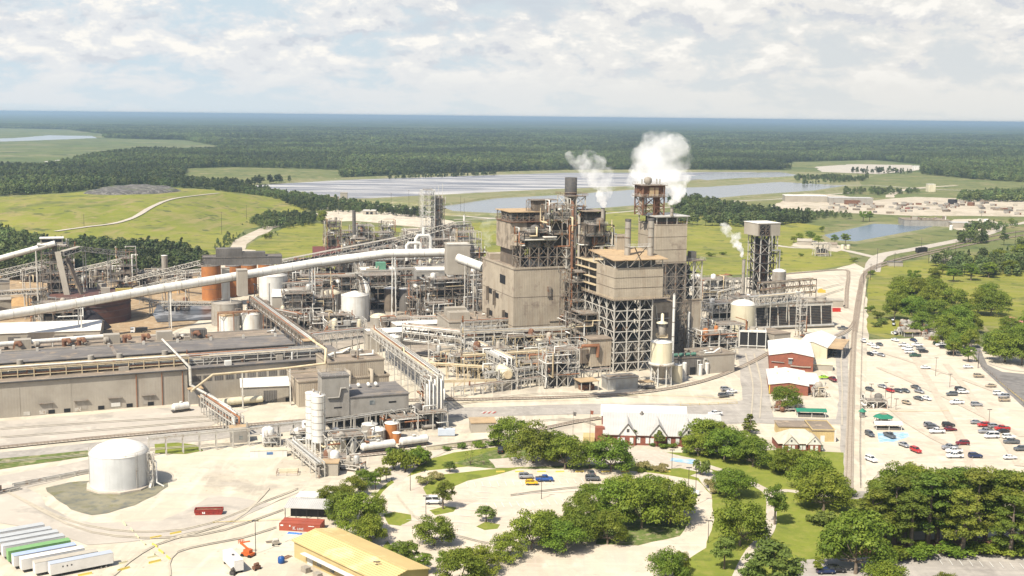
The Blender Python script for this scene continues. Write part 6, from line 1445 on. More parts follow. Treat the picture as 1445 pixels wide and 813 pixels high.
t.part('wall_pipe', MB().tube([(2, -.5, h1-8), (6.5, -.5, h1-8), (7.2, -.5, h1-4.5), (9, -.5, h1-4.5)], .3, 8), M_concw)
for i in range(9): t.part('column', MB().box(i*w2/8.2, i*w2/8.2+.6, .5, 1.1, 0, hb), M_concw)
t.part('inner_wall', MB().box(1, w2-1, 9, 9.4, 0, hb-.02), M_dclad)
for x in (w1+3, w1+7, w1+11, w1+14): t.part('roof_vent', drum_mb((x, 15, h2+1.4), (0,1,.3), .7, 1.5), M_white2)
t.part('dark_patch', MB().box(w1+4, w2-6, 5, 14, h2+.36, h2+.42), M_roofd); CPt = t
tank('tall white ribbed silo standing in front of the grey concrete plant', 450, 641, 19.5, 560, M_white2, 'flat', rib=7, cat='silo', name='silo', legs=4)
t = tank('taller white silo partly hidden by the ribbed silo in front of it', 441, 636, 18, 556, M_white2, 'flat', rib=7, cat='silo', name='silo', legs=4); 
tank('brown storage tank under the concrete plant', 522, 621, 22, 601, M_gtank, 'flat'); tank('beige tank with a white top under the concrete plant', 533, 626, 22, 609, M_gtank, 'dome'); 
tank('orange brown tank under the concrete plant', 553, 622, 20, 599, M_otank, 'flat'); tank('small orange tank right of its taller twin', 560, 627, 12, 612, M_otank, 'flat', stair=False)
tank('white cone tank among the frames beside the ribbed silos', 480, 644, 17, 622, M_cream, 'dome', stair=False); tank('small white round bottle tank beside the ribbed silos', 474, 627, 9, 606, M_white2, 'dome', stair=False)
unit('steel frames and tanks below the ribbed silos', 462, 646, 14, 8, 7, 61, rz=GL, vess=6, pipes=16, vm=[M_cream, M_white2, M_gtank]); unit('vessels and pipes right of the ribbed silos', 500, 640, 9, 7, 6, 62, rz=GL, vess=4, pipes=12)
unit('small frame of pipes at the right foot of the concrete plant', 590, 610, 12, 8, 7, 63, rz=GL, vess=5, pipes=14, vm=[M_dclad, M_rust, M_gtank])
unit('dark pump frames below the concrete plant', 545, 612, 16, 7, 5.5, 64, rz=GL, vess=6, pipes=14, vm=[M_rust, M_gtank, M_dclad])
t = rack('long pipe walkway in front of the concrete plant', G(452, 622, 0), G(632, 592, 0), 2.2, [6.6], bay=7, npipe=3, seed=9, brace=False)
t = unit('tall bundle of vertical pipes ending the truss bridge', 600, 603, 7.5, 6, 19, 65, rz=GL, vess=0, pipes=8, levels=4, name='pipe_tower', cat='pipe tower')
for k in range(9): t.part('riser_pipe', MB().tube([(.6+k*.8, -.6-(k % 2)*.5, 0), (.6+k*.8, -.6-(k % 2)*.5, 17+(k % 3)*1.5), (.6+k*.8, 3, 17+(k % 3)*1.5)], .3, 7), (M_pipe, M_white2, M_steel)[k % 3])
t = rack('truss bridge running down to the pipe tower', G(523, 474, 13), G(611, 541, 13), 4.5, [13, 16.2], bay=4, npipe=5, seed=10, truss=1)
t = rack('short truss between pipe tower and concrete plant', G(578, 598, 0), G(604, 594, 0), 3, [3.5, 6], bay=3, npipe=3, seed=19, truss=1)
t = rack('wide two tier truss bridge curving towards the boiler house', G(568, 505, 0), G(655, 516, 0), 7, [9, 13, 16], bay=5, npipe=7, seed=11, truss=1)
t = rack('rows of white pipes on cream posts in front of the mid grey building', G(652, 516, 0), G(706, 546, 0), 7, [7, 10, 12.5], bay=4.2, npipe=6, seed=12, truss=0)
t = rack('covered truss bridge crossing from the orange silos to the halls', G(352, 424, 14), G(441, 492, 14), 4.6, [12.5, 16], bay=4, npipe=4, seed=13, truss=1, m=M_steel2)
t = hall('junction_house', 'small brown junction house where the truss bridge meets the hall', 429, 499, 13.5, 444, h=19, wm=5, dm=5, wall=M_dclad, roof=M_rooft, para=0)
t = rack('dark latticed girder along the roofs', G(445, 482, 13), G(514, 474, 13), 5, [12, 16], bay=4, npipe=4, seed=14, truss=1)
conveyor('cream overhead pipe swinging across the hall fronts', [(*G(270, 552, 12), 12), (*G(300, 529, 15), 15), (*G(400, 520, 16), 16), (*G(459, 513, 17), 17), (*G(460, 493, 23), 23), (*G(436, 477, 23), 23)], .9, 0, 'tube', m=M_pipey, legs=(.3, .5), name='overhead_pipe')
t = conveyor('pair of rusty and white pipes crossing the roofs to the yard', [(*G(229, 479, 22), 22), (*G(268, 518, 18), 18), (*G(269, 543, 9), 9), (*G(325, 575, 8), 8), (*G(331, 600, 6), 6)], .9, 0, 'tube', m=M_steel, legs=(.8,), name='overhead_pipe')
t = rack('pipe bridge stepping down through the loading yard', G(284, 584, 0), G(332, 618, 0), 3.4, [5, 7.5], bay=3.5, npipe=5, seed=15)
t = hall('control_cabin', 'tan roofed cabin with a small dark window at the pipe bridge', 325, 627, 0, 350, h=5.5, dm=5.5, wall=M_concw, roof=M_rooft, rz=R(15), para=0, doors=[('window', 3.2, 4.6, 1.6, 2.9)])

# big white conveyor tube and its transfer tower
pt = [(-60, 455, 15), (92, 430.5, 19.5), (218, 408.5, 23), (337, 389, 27.5), (441, 371.5, 32), (545, 357.5, 38.3), (632, 356, 39.3)]
t = conveyor('huge white conveyor tube climbing across the mill', [(*G(*p), p[2]) for p in pt], 4.7, 0, 'tube', legs=(.215, .40), truss_leg=(.71, .885), legm=M_white2, name='conveyor')
t = hall('transfer_tower', 'grey clad transfer tower at the top end of the white tube', 631, 388, 31, 663, h=HT(*G(631, 388, 31), 346), base=31, dm=10, wall=M_gclad, roof=M_roofw, rz=R(12)) 
unit('steel legs below the grey transfer tower', 632, 448, 13, 10, 26, 66, rz=R(12), vess=3, pipes=10, name='support_tower', cat='steel tower', m=M_steel2)
conveyor('short white tube running from transfer tower down to the power house', [(*G(646, 364, 42), 42), (*G(681, 377, 38), 38)], 5.0, 0, 'tube', legs=(.35, .7), name='conveyor')
tb = bpy.data.objects
t = Bl('pipe_loop', 'white looped pipe rising above the conveyor tube', 'pipe', 574, 368, 30, base=30); t.part('pipe', MB().tube([(0,0,0),(0,0,9.5),(1.5,0,11),(8,0,11),(9,0,9.5),(9,0,2)], 1.0, 10), M_white2)
t = Bl('pipe_loop', 'taller white looped pipe next to the first loop', 'pipe', 587, 366, 30, base=30); t.part('pipe', MB().tube([(0,0,0),(0,0,13),(1.5,0,15),(8,0,15),(9.5,0,13),(9.5,0,2)], 1.1, 10), M_white2); t.part('pipe', MB().cyl((5,0,14),(5,0,20), 1.0, n=10), M_white2)

# orange silos and the tanks in front
for k, (u_, v_, w_) in enumerate(((299, 425, 27), (330, 420, 22), (352, 416, 22), (376, 412, 22))):
    tank(('front orange silo at the left end of the silo row', 'second orange silo behind the white panel', 'third orange silo of the row', 'rearmost orange silo of the row')[k], u_, v_, w_, (376, 376, 375, 374)[k], M_otank, 'flat', M_roofd, cat='silo', name='silo', stair=False, rib=3)
t = hall('silo_house', 'stepped grey gallery house on top of the orange silos', 286, 375, 27.2, 398, h=4.6, wm=48, dm=12, wall=M_dclad, roof=M_roofd, rz=R(14)); t.o.location.z = 27.2
t.part('upper_storey', MB().box(8, 24, 2, 10, 5.2, 10), M_dclad); t.part('upper_storey', MB().box(24.1, 38, 2, 10, 5.2, 7.6), M_dclad); t.part('deck', slab(-3, 5, -3, 12, -.4, .3), M_steel2); t.part('railing', rail_mb(-3, 5, -3, 12, -.1), M_steel)
t = hall('elevator_tower', 'narrow pale clad elevator shaft in front of the orange silos', 314, 430, 0, 325, h=HT(*G(314, 430), 379), dm=4, wall=M_white2, roof=M_gclad, para=0)
t = hall('elevator_tower', 'grey box tower where the white tube passes the orange silos', 336, 416, 18, 350, h=HT(*G(336, 416, 18), 382), base=17, dm=7, wall=M_gclad, roof=M_gclad, para=0)
tank('fluted grey silo behind the two white tanks', 321, 462, 44, 430, M_gtank, 'flat', M_gtank, cat='silo', name='silo', rib=0); tank('white tank with a rusty roof', 324, 471, 29, 447, M_white2, 'cone', M_rooft); tank('clean white tank right of the rusty roofed tank', 355, 469.5, 29, 445, M_white2, 'dome')
t = rack('rusty pipe frame over the two white tanks', G(309, 472), G(372, 468), 3, [11.5], bay=8, npipe=2, seed=16, brace=False, m=M_piper)
# heaps and ponds of the wood yard
sheet('mill_floor', [(345,472),(348,432),(420,392),(520,372),(640,362),(690,385),(700,480),(600,505),(520,484),(430,505)], M_grime, 1, 8, seed=59)
sheet('settling_basin', [(222, 432), (300, 430), (302, 452), (222, 456), (215, 445)], mat('black_liquor_basin', (.05,.05,.055), (.28,.28,.29), scale=.06, lo=.5, hi=.62, rough=.3), .3, 5, label='black and grey settling basin between wood yard and silos', seed=60)
t = tank('large brown ring tank with open top in the wood yard', 129, 461, 112, 423, M_btank, 'flat', M_dark, name='ring_tank', rib=4, stair=False)
rt = t; rR = 112/(F/(t.o.location.y*CP+CAMH*SP))/2; rH = HT(t.o.location.x, t.o.location.y-rR, 423)
for ch in [c for c in COL.objects if c.parent == t.o and c.name.startswith('roof')]: 
    for g_ in [c for c in COL.objects if c.parent == ch]: bpy.data.objects.remove(g_)
    bpy.data.objects.remove(ch)
t.part('rim_walk', MB().lathe((0,0,0), [(rR-.6, rH-.1),(rR+.9, rH-.1),(rR+.9, rH+.2),(rR-.6, rH+.2)], n=36, cap=False), M_dark); t.part('inner_floor', MB().lathe((0,0,0), [(rR-.4, rH-5),(rR-.4, rH-4.8),(.2, rH-3)], n=36), M_dark)
t.part('rim_machinery', MB().box(-2, 3, rR-6, rR-3, rH-3, rH+3.5), M_gclad); 
sx = Bl('sludge_scraper', 'yellow and grey machinery deck on the rim of the ring tank', 'machinery', 140, 414, 16, base=15)
sx.part('deck', slab(0, 22, 0, 5, 0, .4), M_dsteel); sx.part('machine', MB().box(9, 18, .5, 3, .5, 3.2), mat('yellow_machine', (.50,.40,.12), (.36,.28,.1), scale=1)); sx.part('machine_box', MB().box(1, 6, 1, 4, .5, 4), M_gclad); sx.part('drum', drum_mb((20.5,2,2), (1,0,0), 1.2, 2), M_white2); sx.part('railing', rail_mb(0, 22, 0, 5, .4), M_steel)
hp = MB(); 
for i in range(1): hp.lathe((0,0,-.1), [(11.5,0),(8.8,3.0),(6.2,6.2),(3.4,9.0),(1.2,10.4),(.1,10.6)], n=26)
x, y = G(128, 463.5); one('dark_heap', hp, mat('black_pile', (.022,.018,.022), (.035,.028,.03), scale=.5, rough=1, bump=.3), 'black conical heap against the brown ring tank', 'pile', loc=(x, y, 0))  # near-black cone set against the front of the tank wall
for (u_, v_, wp, hp_, lab) in ((130, 393, 60, 9, 'low heap of tan wood chips behind the ring tank'), (30, 430, 60, 14, 'tan chip heap at the left edge of the wood yard'), (240, 412, 60, 8, 'flat spread of wood chips near the conveyor'), (95, 402, 50, 12, 'chip pile below the transfer tower'), (112, 376, 66, 14, 'large orange brown chip pile in front of the woods'), (20, 392, 56, 12, 'orange chip pile behind the wood yard tower'), (45, 470, 30, 6, 'small chip heap above the white warehouse')):
    s_ = F/(G(u_, v_)[1]*CP+CAMH*SP); r_ = wp/2/s_; h_ = hp_/s_*.8; mb = MB(); n = 26; rr2 = random.Random(int(u_)); 
    pr = [(1, 0), (.8, .3), (.55, .68), (.3, .93), (.1, 1)]; 
    for a, b in pr:
        for i in range(n): q = 1+rr2.uniform(-.09, .09); mb.v.append((math.cos(2*PI*i/n)*r_*a*q, math.sin(2*PI*i/n)*r_*.7*a*q, b*h_*rr2.uniform(.9, 1.05)-.1))
    mb.f = [(k*n+i, k*n+(i+1) % n, (k+1)*n+(i+1) % n, (k+1)*n+i) for k in range(4) for i in range(n)]+[tuple(range(4*n, 5*n))]; mb.sm = [True]*len(mb.f)
    one('chip_pile', mb, M_chips, lab, 'wood chip pile', loc=(*G(u_, v_), 0))

# wood yard towers and conveyors
for k, (u_, v_, w_, d_, h_) in enumerate(((96,420,22,12,14),(120,398,24,8,9),(76,400,14,10,26),(150,424,16,8,12),(186,404,18,8,9),(40,445,22,10,12),(30,400,20,10,10),(205,395,20,8,7),(250,402,16,7,6))): unit('grey chip screens and chutes in the wood yard', u_, v_, w_, d_, h_, 600+k, vess=10, pipes=16, m=M_steel2, name='screening_plant', vm=[M_gclad, M_steel2, M_dclad, M_clad2])
TT = unit('tall cluttered transfer tower of the wood yard', 62, 452, 14, 11, 44, 71, levels=8, vess=9, pipes=16, m=M_steel2, name='transfer_tower', cat='steel tower', vm=[M_gclad, M_steel2, M_clad2]); xt, yt = G(62, 452)
TT.part('cab', MB().box(0, 12, 0, 8, 44.2, 47.5), M_gclad); TT.part('cab_window', MB().box(.6, 11.4, -.12, .1, 45.4, 46.9), M_opening); TT.part('roof', MB().box(-.6, 12.6, -.8, 8.6, 47.5, 47.8), M_white2); TT.part('platform', slab(-2, 14, -2, 11, 43.8, .3), M_steel)
TT.part('chute', MB().bar((14, -1, 36), (24, -8, 8), 3, 1), M_clad2); TT.part('chute', MB().bar((9, -1, 40), (14, -7, 10), 3.2, 1), M_gclad)
unit('lower deck of the wood yard tower', 47, 470, 26, 12, 16, 72, levels=3, vess=14, pipes=22, m=M_steel2, name='screening_plant', cat='process unit', vm=[M_gclad, M_steel2, M_clad2, M_dclad])
unit('grey screening house frames above the ring tank', 72, 426, 20, 10, 17, 73, levels=3, vess=12, pipes=20, m=M_steel2, name='screening_plant', cat='process unit', vm=[M_gclad, M_steel2, M_dclad])
unit('second wood yard tower with stacked conveyor heads', 166, 408, 13, 10, 26, 74, levels=5, vess=10, pipes=18, m=M_steel2, name='transfer_tower', cat='steel tower', vm=[M_gclad, M_steel2, M_clad2])
hh = lambda u, v, z: (*G(u, v, z), z)
conveyor('small white tube coming in over the trees', [hh(-60, 381, 30), hh(78, 343, 45)], 3.0, 0, 'tube', legs=(.35, .8))
conveyor('covered conveyor arching between the two wood yard towers', [hh(88, 361, 38), hh(112, 354, 40), hh(178, 362, 33)], 3.4, 2.6, 'covered', legs=(.3, .7))
conveyor('dark belt conveyor rising from the second tower to the orange silos', [hh(178, 399, 12), hh(286, 373, 30)], 3.4, 2.6, 'covered', legs=(.2, .5, .8))
conveyor('belt conveyor sloping down left of the tall tower', [hh(-40, 396, 14), hh(64, 372, 26)], 3.4, 2.5, 'covered', legs=(.3, .7)); conveyor('lower belt conveyor at the left edge', [hh(-40, 404, 10), hh(62, 380, 20)], 3.2, 2.4, 'covered', legs=(.4, .8))
conveyor('low walkway conveyor across the left buildings', [hh(-40, 419, 14), hh(66, 412, 16)], 3.4, 2.4, 'covered', legs=(.3, .7)); conveyor('belt gallery dipping from tall tower to ring tank', [hh(100, 386, 16), hh(170, 370, 26)], 3, 2.3, 'open', legs=(.4,))
conveyor('low belt conveyor leaving the ring tank', [hh(184, 420, 12), hh(225, 430, 5), hh(298, 431, 4)], 3, 2, 'open', legs=(.3, .6)); conveyor('slanted feeder belt behind the big tube', [hh(190, 410, 10), hh(262, 392, 20)], 2.6, 2, 'open', legs=(.3, .7))
conveyor('long open belt below the orange silo gallery', [hh(196, 392, 8), hh(290, 383, 18)], 2.6, 2, 'open', legs=(.3, .6))
t = hall('grey_house', 'grey flat roofed house at the left edge of the wood yard', -60, 412, 9, 14, h=13, dm=20, wall=M_gclad, roof=M_gclad, rz=GL); t = hall('grey_house', 'lower grey house with dark openings at the left edge', -60, 433, 8, 16, h=10, dm=14, wall=M_gclad, roof=M_gclad, rz=GL, doors=[('door', 30, 34, 2, 4), ('door', 38, 41, 1, 3.5)])
tank('slender pale twin silo standing alone in the wood yard', 233, 396, 8.5, 361, M_gtank, 'flat', cat='silo', name='silo', stair=False)
LEVEL[0] += .004; sheet('basin', [(196, 371), (292, 366), (298, 372), (280, 380), (198, 382)], mat('green_basin', (.09,.10,.045), (.13,.13,.06), scale=.05, rough=.2), .4, 8, label='olive green basin in front of the woods', seed=61); sheet('basin', [(98, 397), (140, 394), (142, 408), (98, 410)], MATS['green_basin'], .3, 6, seed=62)
for k, (u_, v_) in enumerate(((199, 385), (215, 388), (246, 378), (262, 376), (205, 405), (232, 440), (248, 436), (270, 405))):
    unit('low pump frame in the wood yard', u_, v_, 8, 5, 4, 300+k, levels=1, vess=4, pipes=6, m=M_steel2, name='pump_skid', vm=[M_gclad, M_steel2, M_rust])
for k, (u_, v_, l_) in enumerate(((90, 366, 40), (130, 372, 34), (200, 376, 30), (25, 345, 50))):
    mb = MB(); q = random.Random(k)
    for i in range(46): x = q.uniform(-l_/2, l_/2); y = q.uniform(-3, 3); z = q.uniform(.3, 3.2)*(1-abs(x)/l_); mb.cyl((x-2, y, z), (x+q.uniform(3, 7), y+q.uniform(-.6, .6), z+.2), .28, n=6)
    one('log_pile', mb, M_clad2, 'heap of cut logs in the wood yard', 'log pile', loc=(*G(u_, v_), 0))

# ------------------------------------------------------------------ middle of the mill
t = hall('mid_building', 'grey brown flat roofed building in front of the power house', 634, 456, 14, 716, 617, h=14, wall=M_gclad, roof=M_roofb, rz=R(16)); roof_stuff(t, 16, 41, y0=8)
t.part('roof_house', MB().box(3, 14, t.d*.7, t.d*.9, t.H+.3, t.H+4.5), M_gclad); t.part('cooler', MB().box(2, 13, 8, 15, t.H+.3, t.H+4), M_gclad)
t = hall('low_building', 'low white roofed strip left of the mid building', 523, 471, 8, 608, h=8, dm=13, wall=M_dclad, roof=M_roofw, para=0); t = hall('low_building', 'second low pale roof behind the first strip', 560, 460, 8, 630, h=8, dm=12, wall=M_gclad, roof=M_roofw, para=0); t = hall('grey_cabin', 'small grey cabin below the little domed tank', 519, 473, 9.5, 537, h=9.5, wm=6.5, dm=6, wall=M_gclad, roof=M_gclad)
t = hall('white_roof_house', 'beige house with a bright white roof below the big tube', 384, 419, 16, 425, h=16, dm=24, wall=M_gclad, roof=M_roofw, rz=R(8), flat=False, ridge=18.5, doors=[('shutter', 3, 10, 2, 5, M_green)])
tank('wide pale tank behind the beige white roofed house', 386, 440, 40, 391, M_white2, 'cone'); tank('tan tank between the big tube legs', 466, 446, 30, 416, M_gtank, 'dome', M_cream); tank('tall white tank with a conical roof and rust stain', 501, 458, 39, 419, M_white2, 'cone', rib=0)
tank('small domed cream tank beside the low pale roofs', 535, 462, 26, 449, M_gtank, 'dome', M_cream); tank('dark brown tank behind the white truss leg', 574, 442, 22, 409, M_dclad, 'flat'); tank('rusty tan tank left of the dark brown tank', 551, 442, 18, 408, M_clad2, 'cone', stair=False)
tank('white hooped tank left of the power house', 668, 441, 18, 415, M_white2, 'cone', rib=5); tank('white round tank beside the wide truss bridge', 555, 507, 24, 477, M_white2, 'cone'); tank('flat white tank between the pipe racks', 492, 462, 30, 447, M_white2, 'cone', stair=False, h=5)
t = hall('washer_house', 'long pale concrete building under the flat end of the tube', 588, 383, 26, 632, h=26, dm=20, wall=M_concw, roof=M_roofw, rz=R(10), doors=[('door', 3, 5, 21, 24)]); t = hall('washer_house', 'paler lower block left of the concrete building', 510, 383, 22, 560, h=22, dm=18, wall=M_gclad, roof=M_roofw, rz=R(14)); roof_stuff(t, 5, 44, big=1.4); 
t.part('green_box', MB().box(10, 16, 3, 8, t.H+.4, t.H+5), mat('green_box', (.14,.3,.2), (.1,.24,.16), scale=1))
UN = [(365,432,22,12,12,3),(390,466,26,12,10,2),(425,455,20,14,14,3),(440,470,24,12,9,2),(462,474,22,12,8,2),(420,430,26,12,18,4),(512,440,24,14,22,4),(540,430,30,12,22,4),(582,450,24,12,22,4),(606,452,24,14,24,4),(596,432,26,14,26,5),(622,470,16,10,10,2),(640,430,18,12,20,4),(655,446,16,10,14,3),(540,470,18,8,7,1),(470,436,22,12,20,4),(405,412,20,14,20,4),(450,410,24,12,22,4),(395,395,16,10,14,3),(560,408,26,14,28,5),(625,414,20,14,26,5),(480,404,24,12,24,4),(520,400,22,12,26,4),(655,410,16,12,28,5),(352,448,12,8,9,2),(670,480,16,8,7,1)]
for k, (u_, v_, w_, d_, h_, l_) in enumerate(UN):
    unit(('tangle of pipes, vessels and gratings below the big white tube', 'rusty process frame packed with vessels in the pulp mill', 'pale steel structure full of ducts and drums in the pulp mill')[k % 3], u_, v_, w_, d_, h_, 100+k, rz=R(rr_.choice((14, 20, 23))), levels=l_, vess=9, pipes=20, m=(M_steel2, M_steel, M_steel2)[k % 3], z0=0)
for k, (a, b, zs_, w_) in enumerate((((445,434),(560,431),[17,20],5), ((560,428),(682,425),[18,22],5), ((380,440),(455,436),[14,17],4), ((480,420),(640,414),[24,28],5), ((500,398),(510,452),[14,18],5), ((350,455),(420,470),[8,10],4), ((580,470),(690,474),[7,9],3))):
    rack(('latticed pipe bridge spanning the pulp mill', 'long pipe bridge behind the tanks')[k % 2], G(*a), G(*b), w_, zs_, bay=5, npipe=6, seed=30+k, truss=1 if k < 4 else 0, m=M_steel2 if k % 2 else M_steel)
q_ = random.Random(77)
for k in range(26):
    u_, v_ = q_.uniform(372, 672), q_.uniform(396, 468); unit(('sooty pipe and vessel tangle deep in the pulp mill', 'dark piping frame between the pulp mill tanks')[k % 2], u_, v_, q_.uniform(12, 22), q_.uniform(7, 12), q_.uniform(8, 21), 700+k, rz=R(q_.choice((14, 20, 24))), vess=8, pipes=14, m=(M_dsteel, M_steel2)[k % 2], vm=[M_dclad, M_rust, M_clad2, M_gtank, M_pipe])
# process racks between the mid building and the boiler house
for k, (u_, v_, w_, d_, h_, l_) in enumerate(((668,534,22,9,13,3),(700,521,24,10,15,3),(742,520,22,10,13,3),(770,549,16,9,17,3),(735,541,14,8,9,2),(788,528,14,10,14,3),(690,548,10,6,8,2),(800,512,14,8,16,4),(640,530,14,8,9,2),(660,508,22,8,12,2),(720,498,26,8,14,2),(612,520,12,8,8,2))):
    unit(('cream painted pipe frame left of the boiler house', 'open steel frame with yellow rails left of the boiler house', 'pale pipe structure in front of the power house')[k % 3], u_, v_, w_, d_, h_, 200+k, rz=GA, levels=l_, vess=6, pipes=22, m=(M_steel, M_pipey, M_steel)[k % 3], vm=[M_gclad, M_cream, M_rust, M_gtank, M_pipe])
for k, (a, b, zs_, w_, n_) in enumerate((((655,520),(805,512),[12,15,17],6,8), ((655,536),(800,527),[9,11],5,7), ((690,551),(800,536),[5,7.5],3,4), ((600,533),(705,540),[6.5],2.5,3), ((655,505),(790,495),[15,18],4,5), ((596,556),(700,553),[5],1.5,2), ((640,563),(860,533),[4.2],2,3))):
    rack(('multi tier rack of cream and silver pipes', 'long low rack of white pipes', 'narrow pipe run on posts')[k % 3]+' near the boiler house', G(*a), G(*b), w_, zs_, bay=5, npipe=n_, seed=50+k, m=(M_steel, M_pipey)[k % 2])
t = Bl('heat_exchanger', 'fat cream heat exchanger drum with a pale end ring', 'heat exchanger', 706, 552); t.part('drum', drum_mb((3, 4, 7.5), E2-E1*0+Vector((0,0,0)) if 0 else (0,1,0), 3.0, 8), M_cream); t.part('end_ring', MB().cyl((3,-1.6,7.5),(3,-1.2,7.5), 1.9, n=16), M_pipey)
t.part('pedestal', MB().box(1, 5, 0, 4, 0, 4.8), M_gclad)
for x in (-1, 7): t.part('post', MB().box(x, x+.4, -1, -.6, 0, 10), M_steel)
t.part('frame', frame_mb([-1.5, 7.5], [-1.5, 7], [0, 5, 10], .3, pat='/'), M_steel)

# ------------------------------------------------------------------ lime kiln area behind
t = Bl('kiln_house', 'dark red roofed kiln shed behind the conveyor', 'shed', 442, 372, rz=R(10)); t.part('wall', MB().box(0, 22, 0, 16, 0, 3), M_rust); t.part('roof', MB().gable(0, 22, 0, 16, 3.2, 13, 'x'), mat('dark_red_roof', (.15,.045,.04), (.10,.035,.03), scale=.3, rough=.7))
t.part('end_wall', MB().add([(0,0,3),(0,16,3),(0,8,12.8),(22,0,3),(22,16,3),(22,8,12.8)], [(0,1,2),(3,5,4)]), M_rust)
K = [(460,371,13,10,34,7,5),(505,366,14,12,28,5,6),(520,362,22,14,20,4,6),(545,360,24,14,18,3,6),(572,362,22,14,22,4,6),(596,360,16,12,20,4,5),(500,376,30,12,12,2,8),(535,380,30,12,14,2,8),(600,378,30,14,22,4,9),(628,372,24,14,30,5,9),(645,382,20,14,30,5,8),(470,385,20,10,10,2,6),(425,385,20,10,8,2,5),(640,362,16,12,26,5,8),(560,384,24,10,18,3,6)]
for k, (u_, v_, w_, d_, h_, l_, q_) in enumerate(K):
    unit(('weathered kiln structure with hoppers behind the white tube', 'rust streaked vessel frame in the lime kiln area', 'open steel floors of the lime kiln area')[k % 3], u_, v_, w_, d_, h_, 400+k, levels=l_, vess=q_+2, pipes=18, m=(M_steel2, M_steel, M_steel2)[k % 3], vm=[M_rust, M_gtank, M_clad2, M_white2, M_steel2])
q_ = random.Random(78)
for k in range(16):
    u_, v_ = q_.uniform(455, 650), q_.uniform(340, 385); unit(('rusty kiln frame crowded with ducts', 'low brown vessel floor of the kiln area')[k % 2], u_, v_, q_.uniform(12, 24), q_.uniform(8, 12), q_.uniform(8, 22), 800+k, vess=8, pipes=14, m=(M_steel2, M_rust)[k % 3 == 0], vm=[M_rust, M_gtank, M_clad2, M_piper, M_white2])
chimney('dark slender kiln chimney', 500, 367, 5, 297, M_dclad, rings=5); chimney('short white flue right of the kiln area', 655, 345, 3.2, 303, M_white2, rings=1, name='flue', cat='flue')
t = unit('pale lattice tower rising above the kiln area', 0, 0, 10, 9, 60, 81, xy=G(597, 372), levels=14, vess=0, pipes=2, m=M_white2, name='lattice_tower', cat='lattice tower'); t = unit('dark floored column beside the pale lattice tower', 0, 0, 8.5, 9, 53, 82, xy=G(613, 371), levels=9, vess=8, pipes=12, m=M_steel2, name='distillation_tower', cat='steel tower', vm=[M_rust, M_dclad, M_gtank])
for x in (1, 4, 7.5): t.part('mast', MB().cyl((x, 2, 53), (x, 2, 62+x*.4), .18, n=6), M_white2)
t.part('vessel', MB().cyl((4.2, 4.5, 1), (4.2, 4.5, 55), 2.6, n=16), M_gtank)
conveyor('long truss conveyor climbing to the kiln tower', [hh(396, 374, 20), hh(560, 342, 32), hh(640, 321, 45), hh(662, 319, 45)], 4, 3.4, 'covered', legs=(.15, .35, .55, .75), m=M_steel)
t = hall('open_barn', 'small open sided white roofed barn on the sand pad', 512, 303, 0, 530, h=5, dm=12, wall=M_gclad, roof=M_roofw, rz=R(0), para=0, doors=[('door', 4, 7, 0, 3.5), ('door', 9, 12, 0, 3.5)])
t = hall('pond_house', 'grey pump house at the lagoon edge', 480, 283, 0, 490, h=10, dm=12, wall=M_gclad, roof=M_gclad, rz=R(5)); t = hall('pond_house', 'long low building on the lagoon bank', 459, 282, 0, 478, h=4, dm=8, wall=M_clad, roof=M_clad, rz=R(5), para=0)

# ------------------------------------------------------------------ right side: cooling towers, cream tank, sheds
t = Bl('cooling_tower', 'long row of black louvred cooling tower cells', 'cooling tower', 1065, 466, rz=R(16)); w = t.fx(1172); H_ = 15; n = 7
for i in range(n):
    x0, x1 = w*i/n+.25, w*(i+1)/n-.25; mb = MB(); mb.add([(x0,-1.4,2.5),(x1,-1.4,2.5),(x1,13.4,2.5),(x0,13.4,2.5),(x0,.2,H_-2),(x1,.2,H_-2),(x1,11.8,H_-2),(x0,11.8,H_-2)], [(0,3,2,1),(4,5,6,7),(0,1,5,4),(1,2,6,5),(2,3,7,6),(3,0,4,7)]); t.part('cell', mb, M_black)
    lv = MB()
    for k in range(11): z = 3+k*(H_-5.4)/10.5; y = -1.4+(z-2.5)/(H_-4.5)*1.6; lv.bar((x0, y-.12, z), (x1, y-.12, z), .22, .10)
    t.part('louvres', lv, M_steel2)
    t.part('fan_stack', MB().lathe(((x0+x1)/2, 6, H_), [(3.2,0),(2.8,.9),(3.0,2)], n=20), M_gclad)
fr = MB()
for i in range(n+1): x = w*i/n; fr.bar((x, -1.9, 0), (x, -.1, H_-1.5), .45)
fr.box(-.4, w+.4, -.4, 12.4, H_-2, H_-.02); t.part('casing', fr, M_steel); t.part('deck', MB().box(-.5, w+.5, -.8, 12.8, H_-.01, H_+.2), M_steel2); t.part('railing', rail_mb(-.4, w+.4, -.7, 12.7, H_+.2), M_steel); t.part('basin', MB().box(-1, w+1, -2.4, 14, 0, 2.4), M_concw)
t.part('header_pipe', MB().tube([(2, -3.2, 1.8), (w, -3.2, 1.8)], .7, 8), M_pipe)
rack('latticed pipe bridge above the cooling tower row', G(1062, 470), G(1132, 462), 4, [15.5, 20], bay=4.5, npipe=4, seed=70, truss=1); rack('rear gantry of pipes behind the cooling tower row', G(1075, 452), G(1150, 444), 5, [14, 18, 22], bay=5, npipe=5, seed=71, truss=1, m=M_steel2)
t = unit('slim steel pipe tower in front of the cooling tower row', 1128, 478, 4, 4, 22, 83, levels=5, vess=0, pipes=6, name='pipe_tower', cat='pipe tower')
t = Bl('cooling_tower', 'small black cooling tower beside the cream tank', 'cooling tower', 1043, 492, rz=R(-8)); w = t.fx(1080)
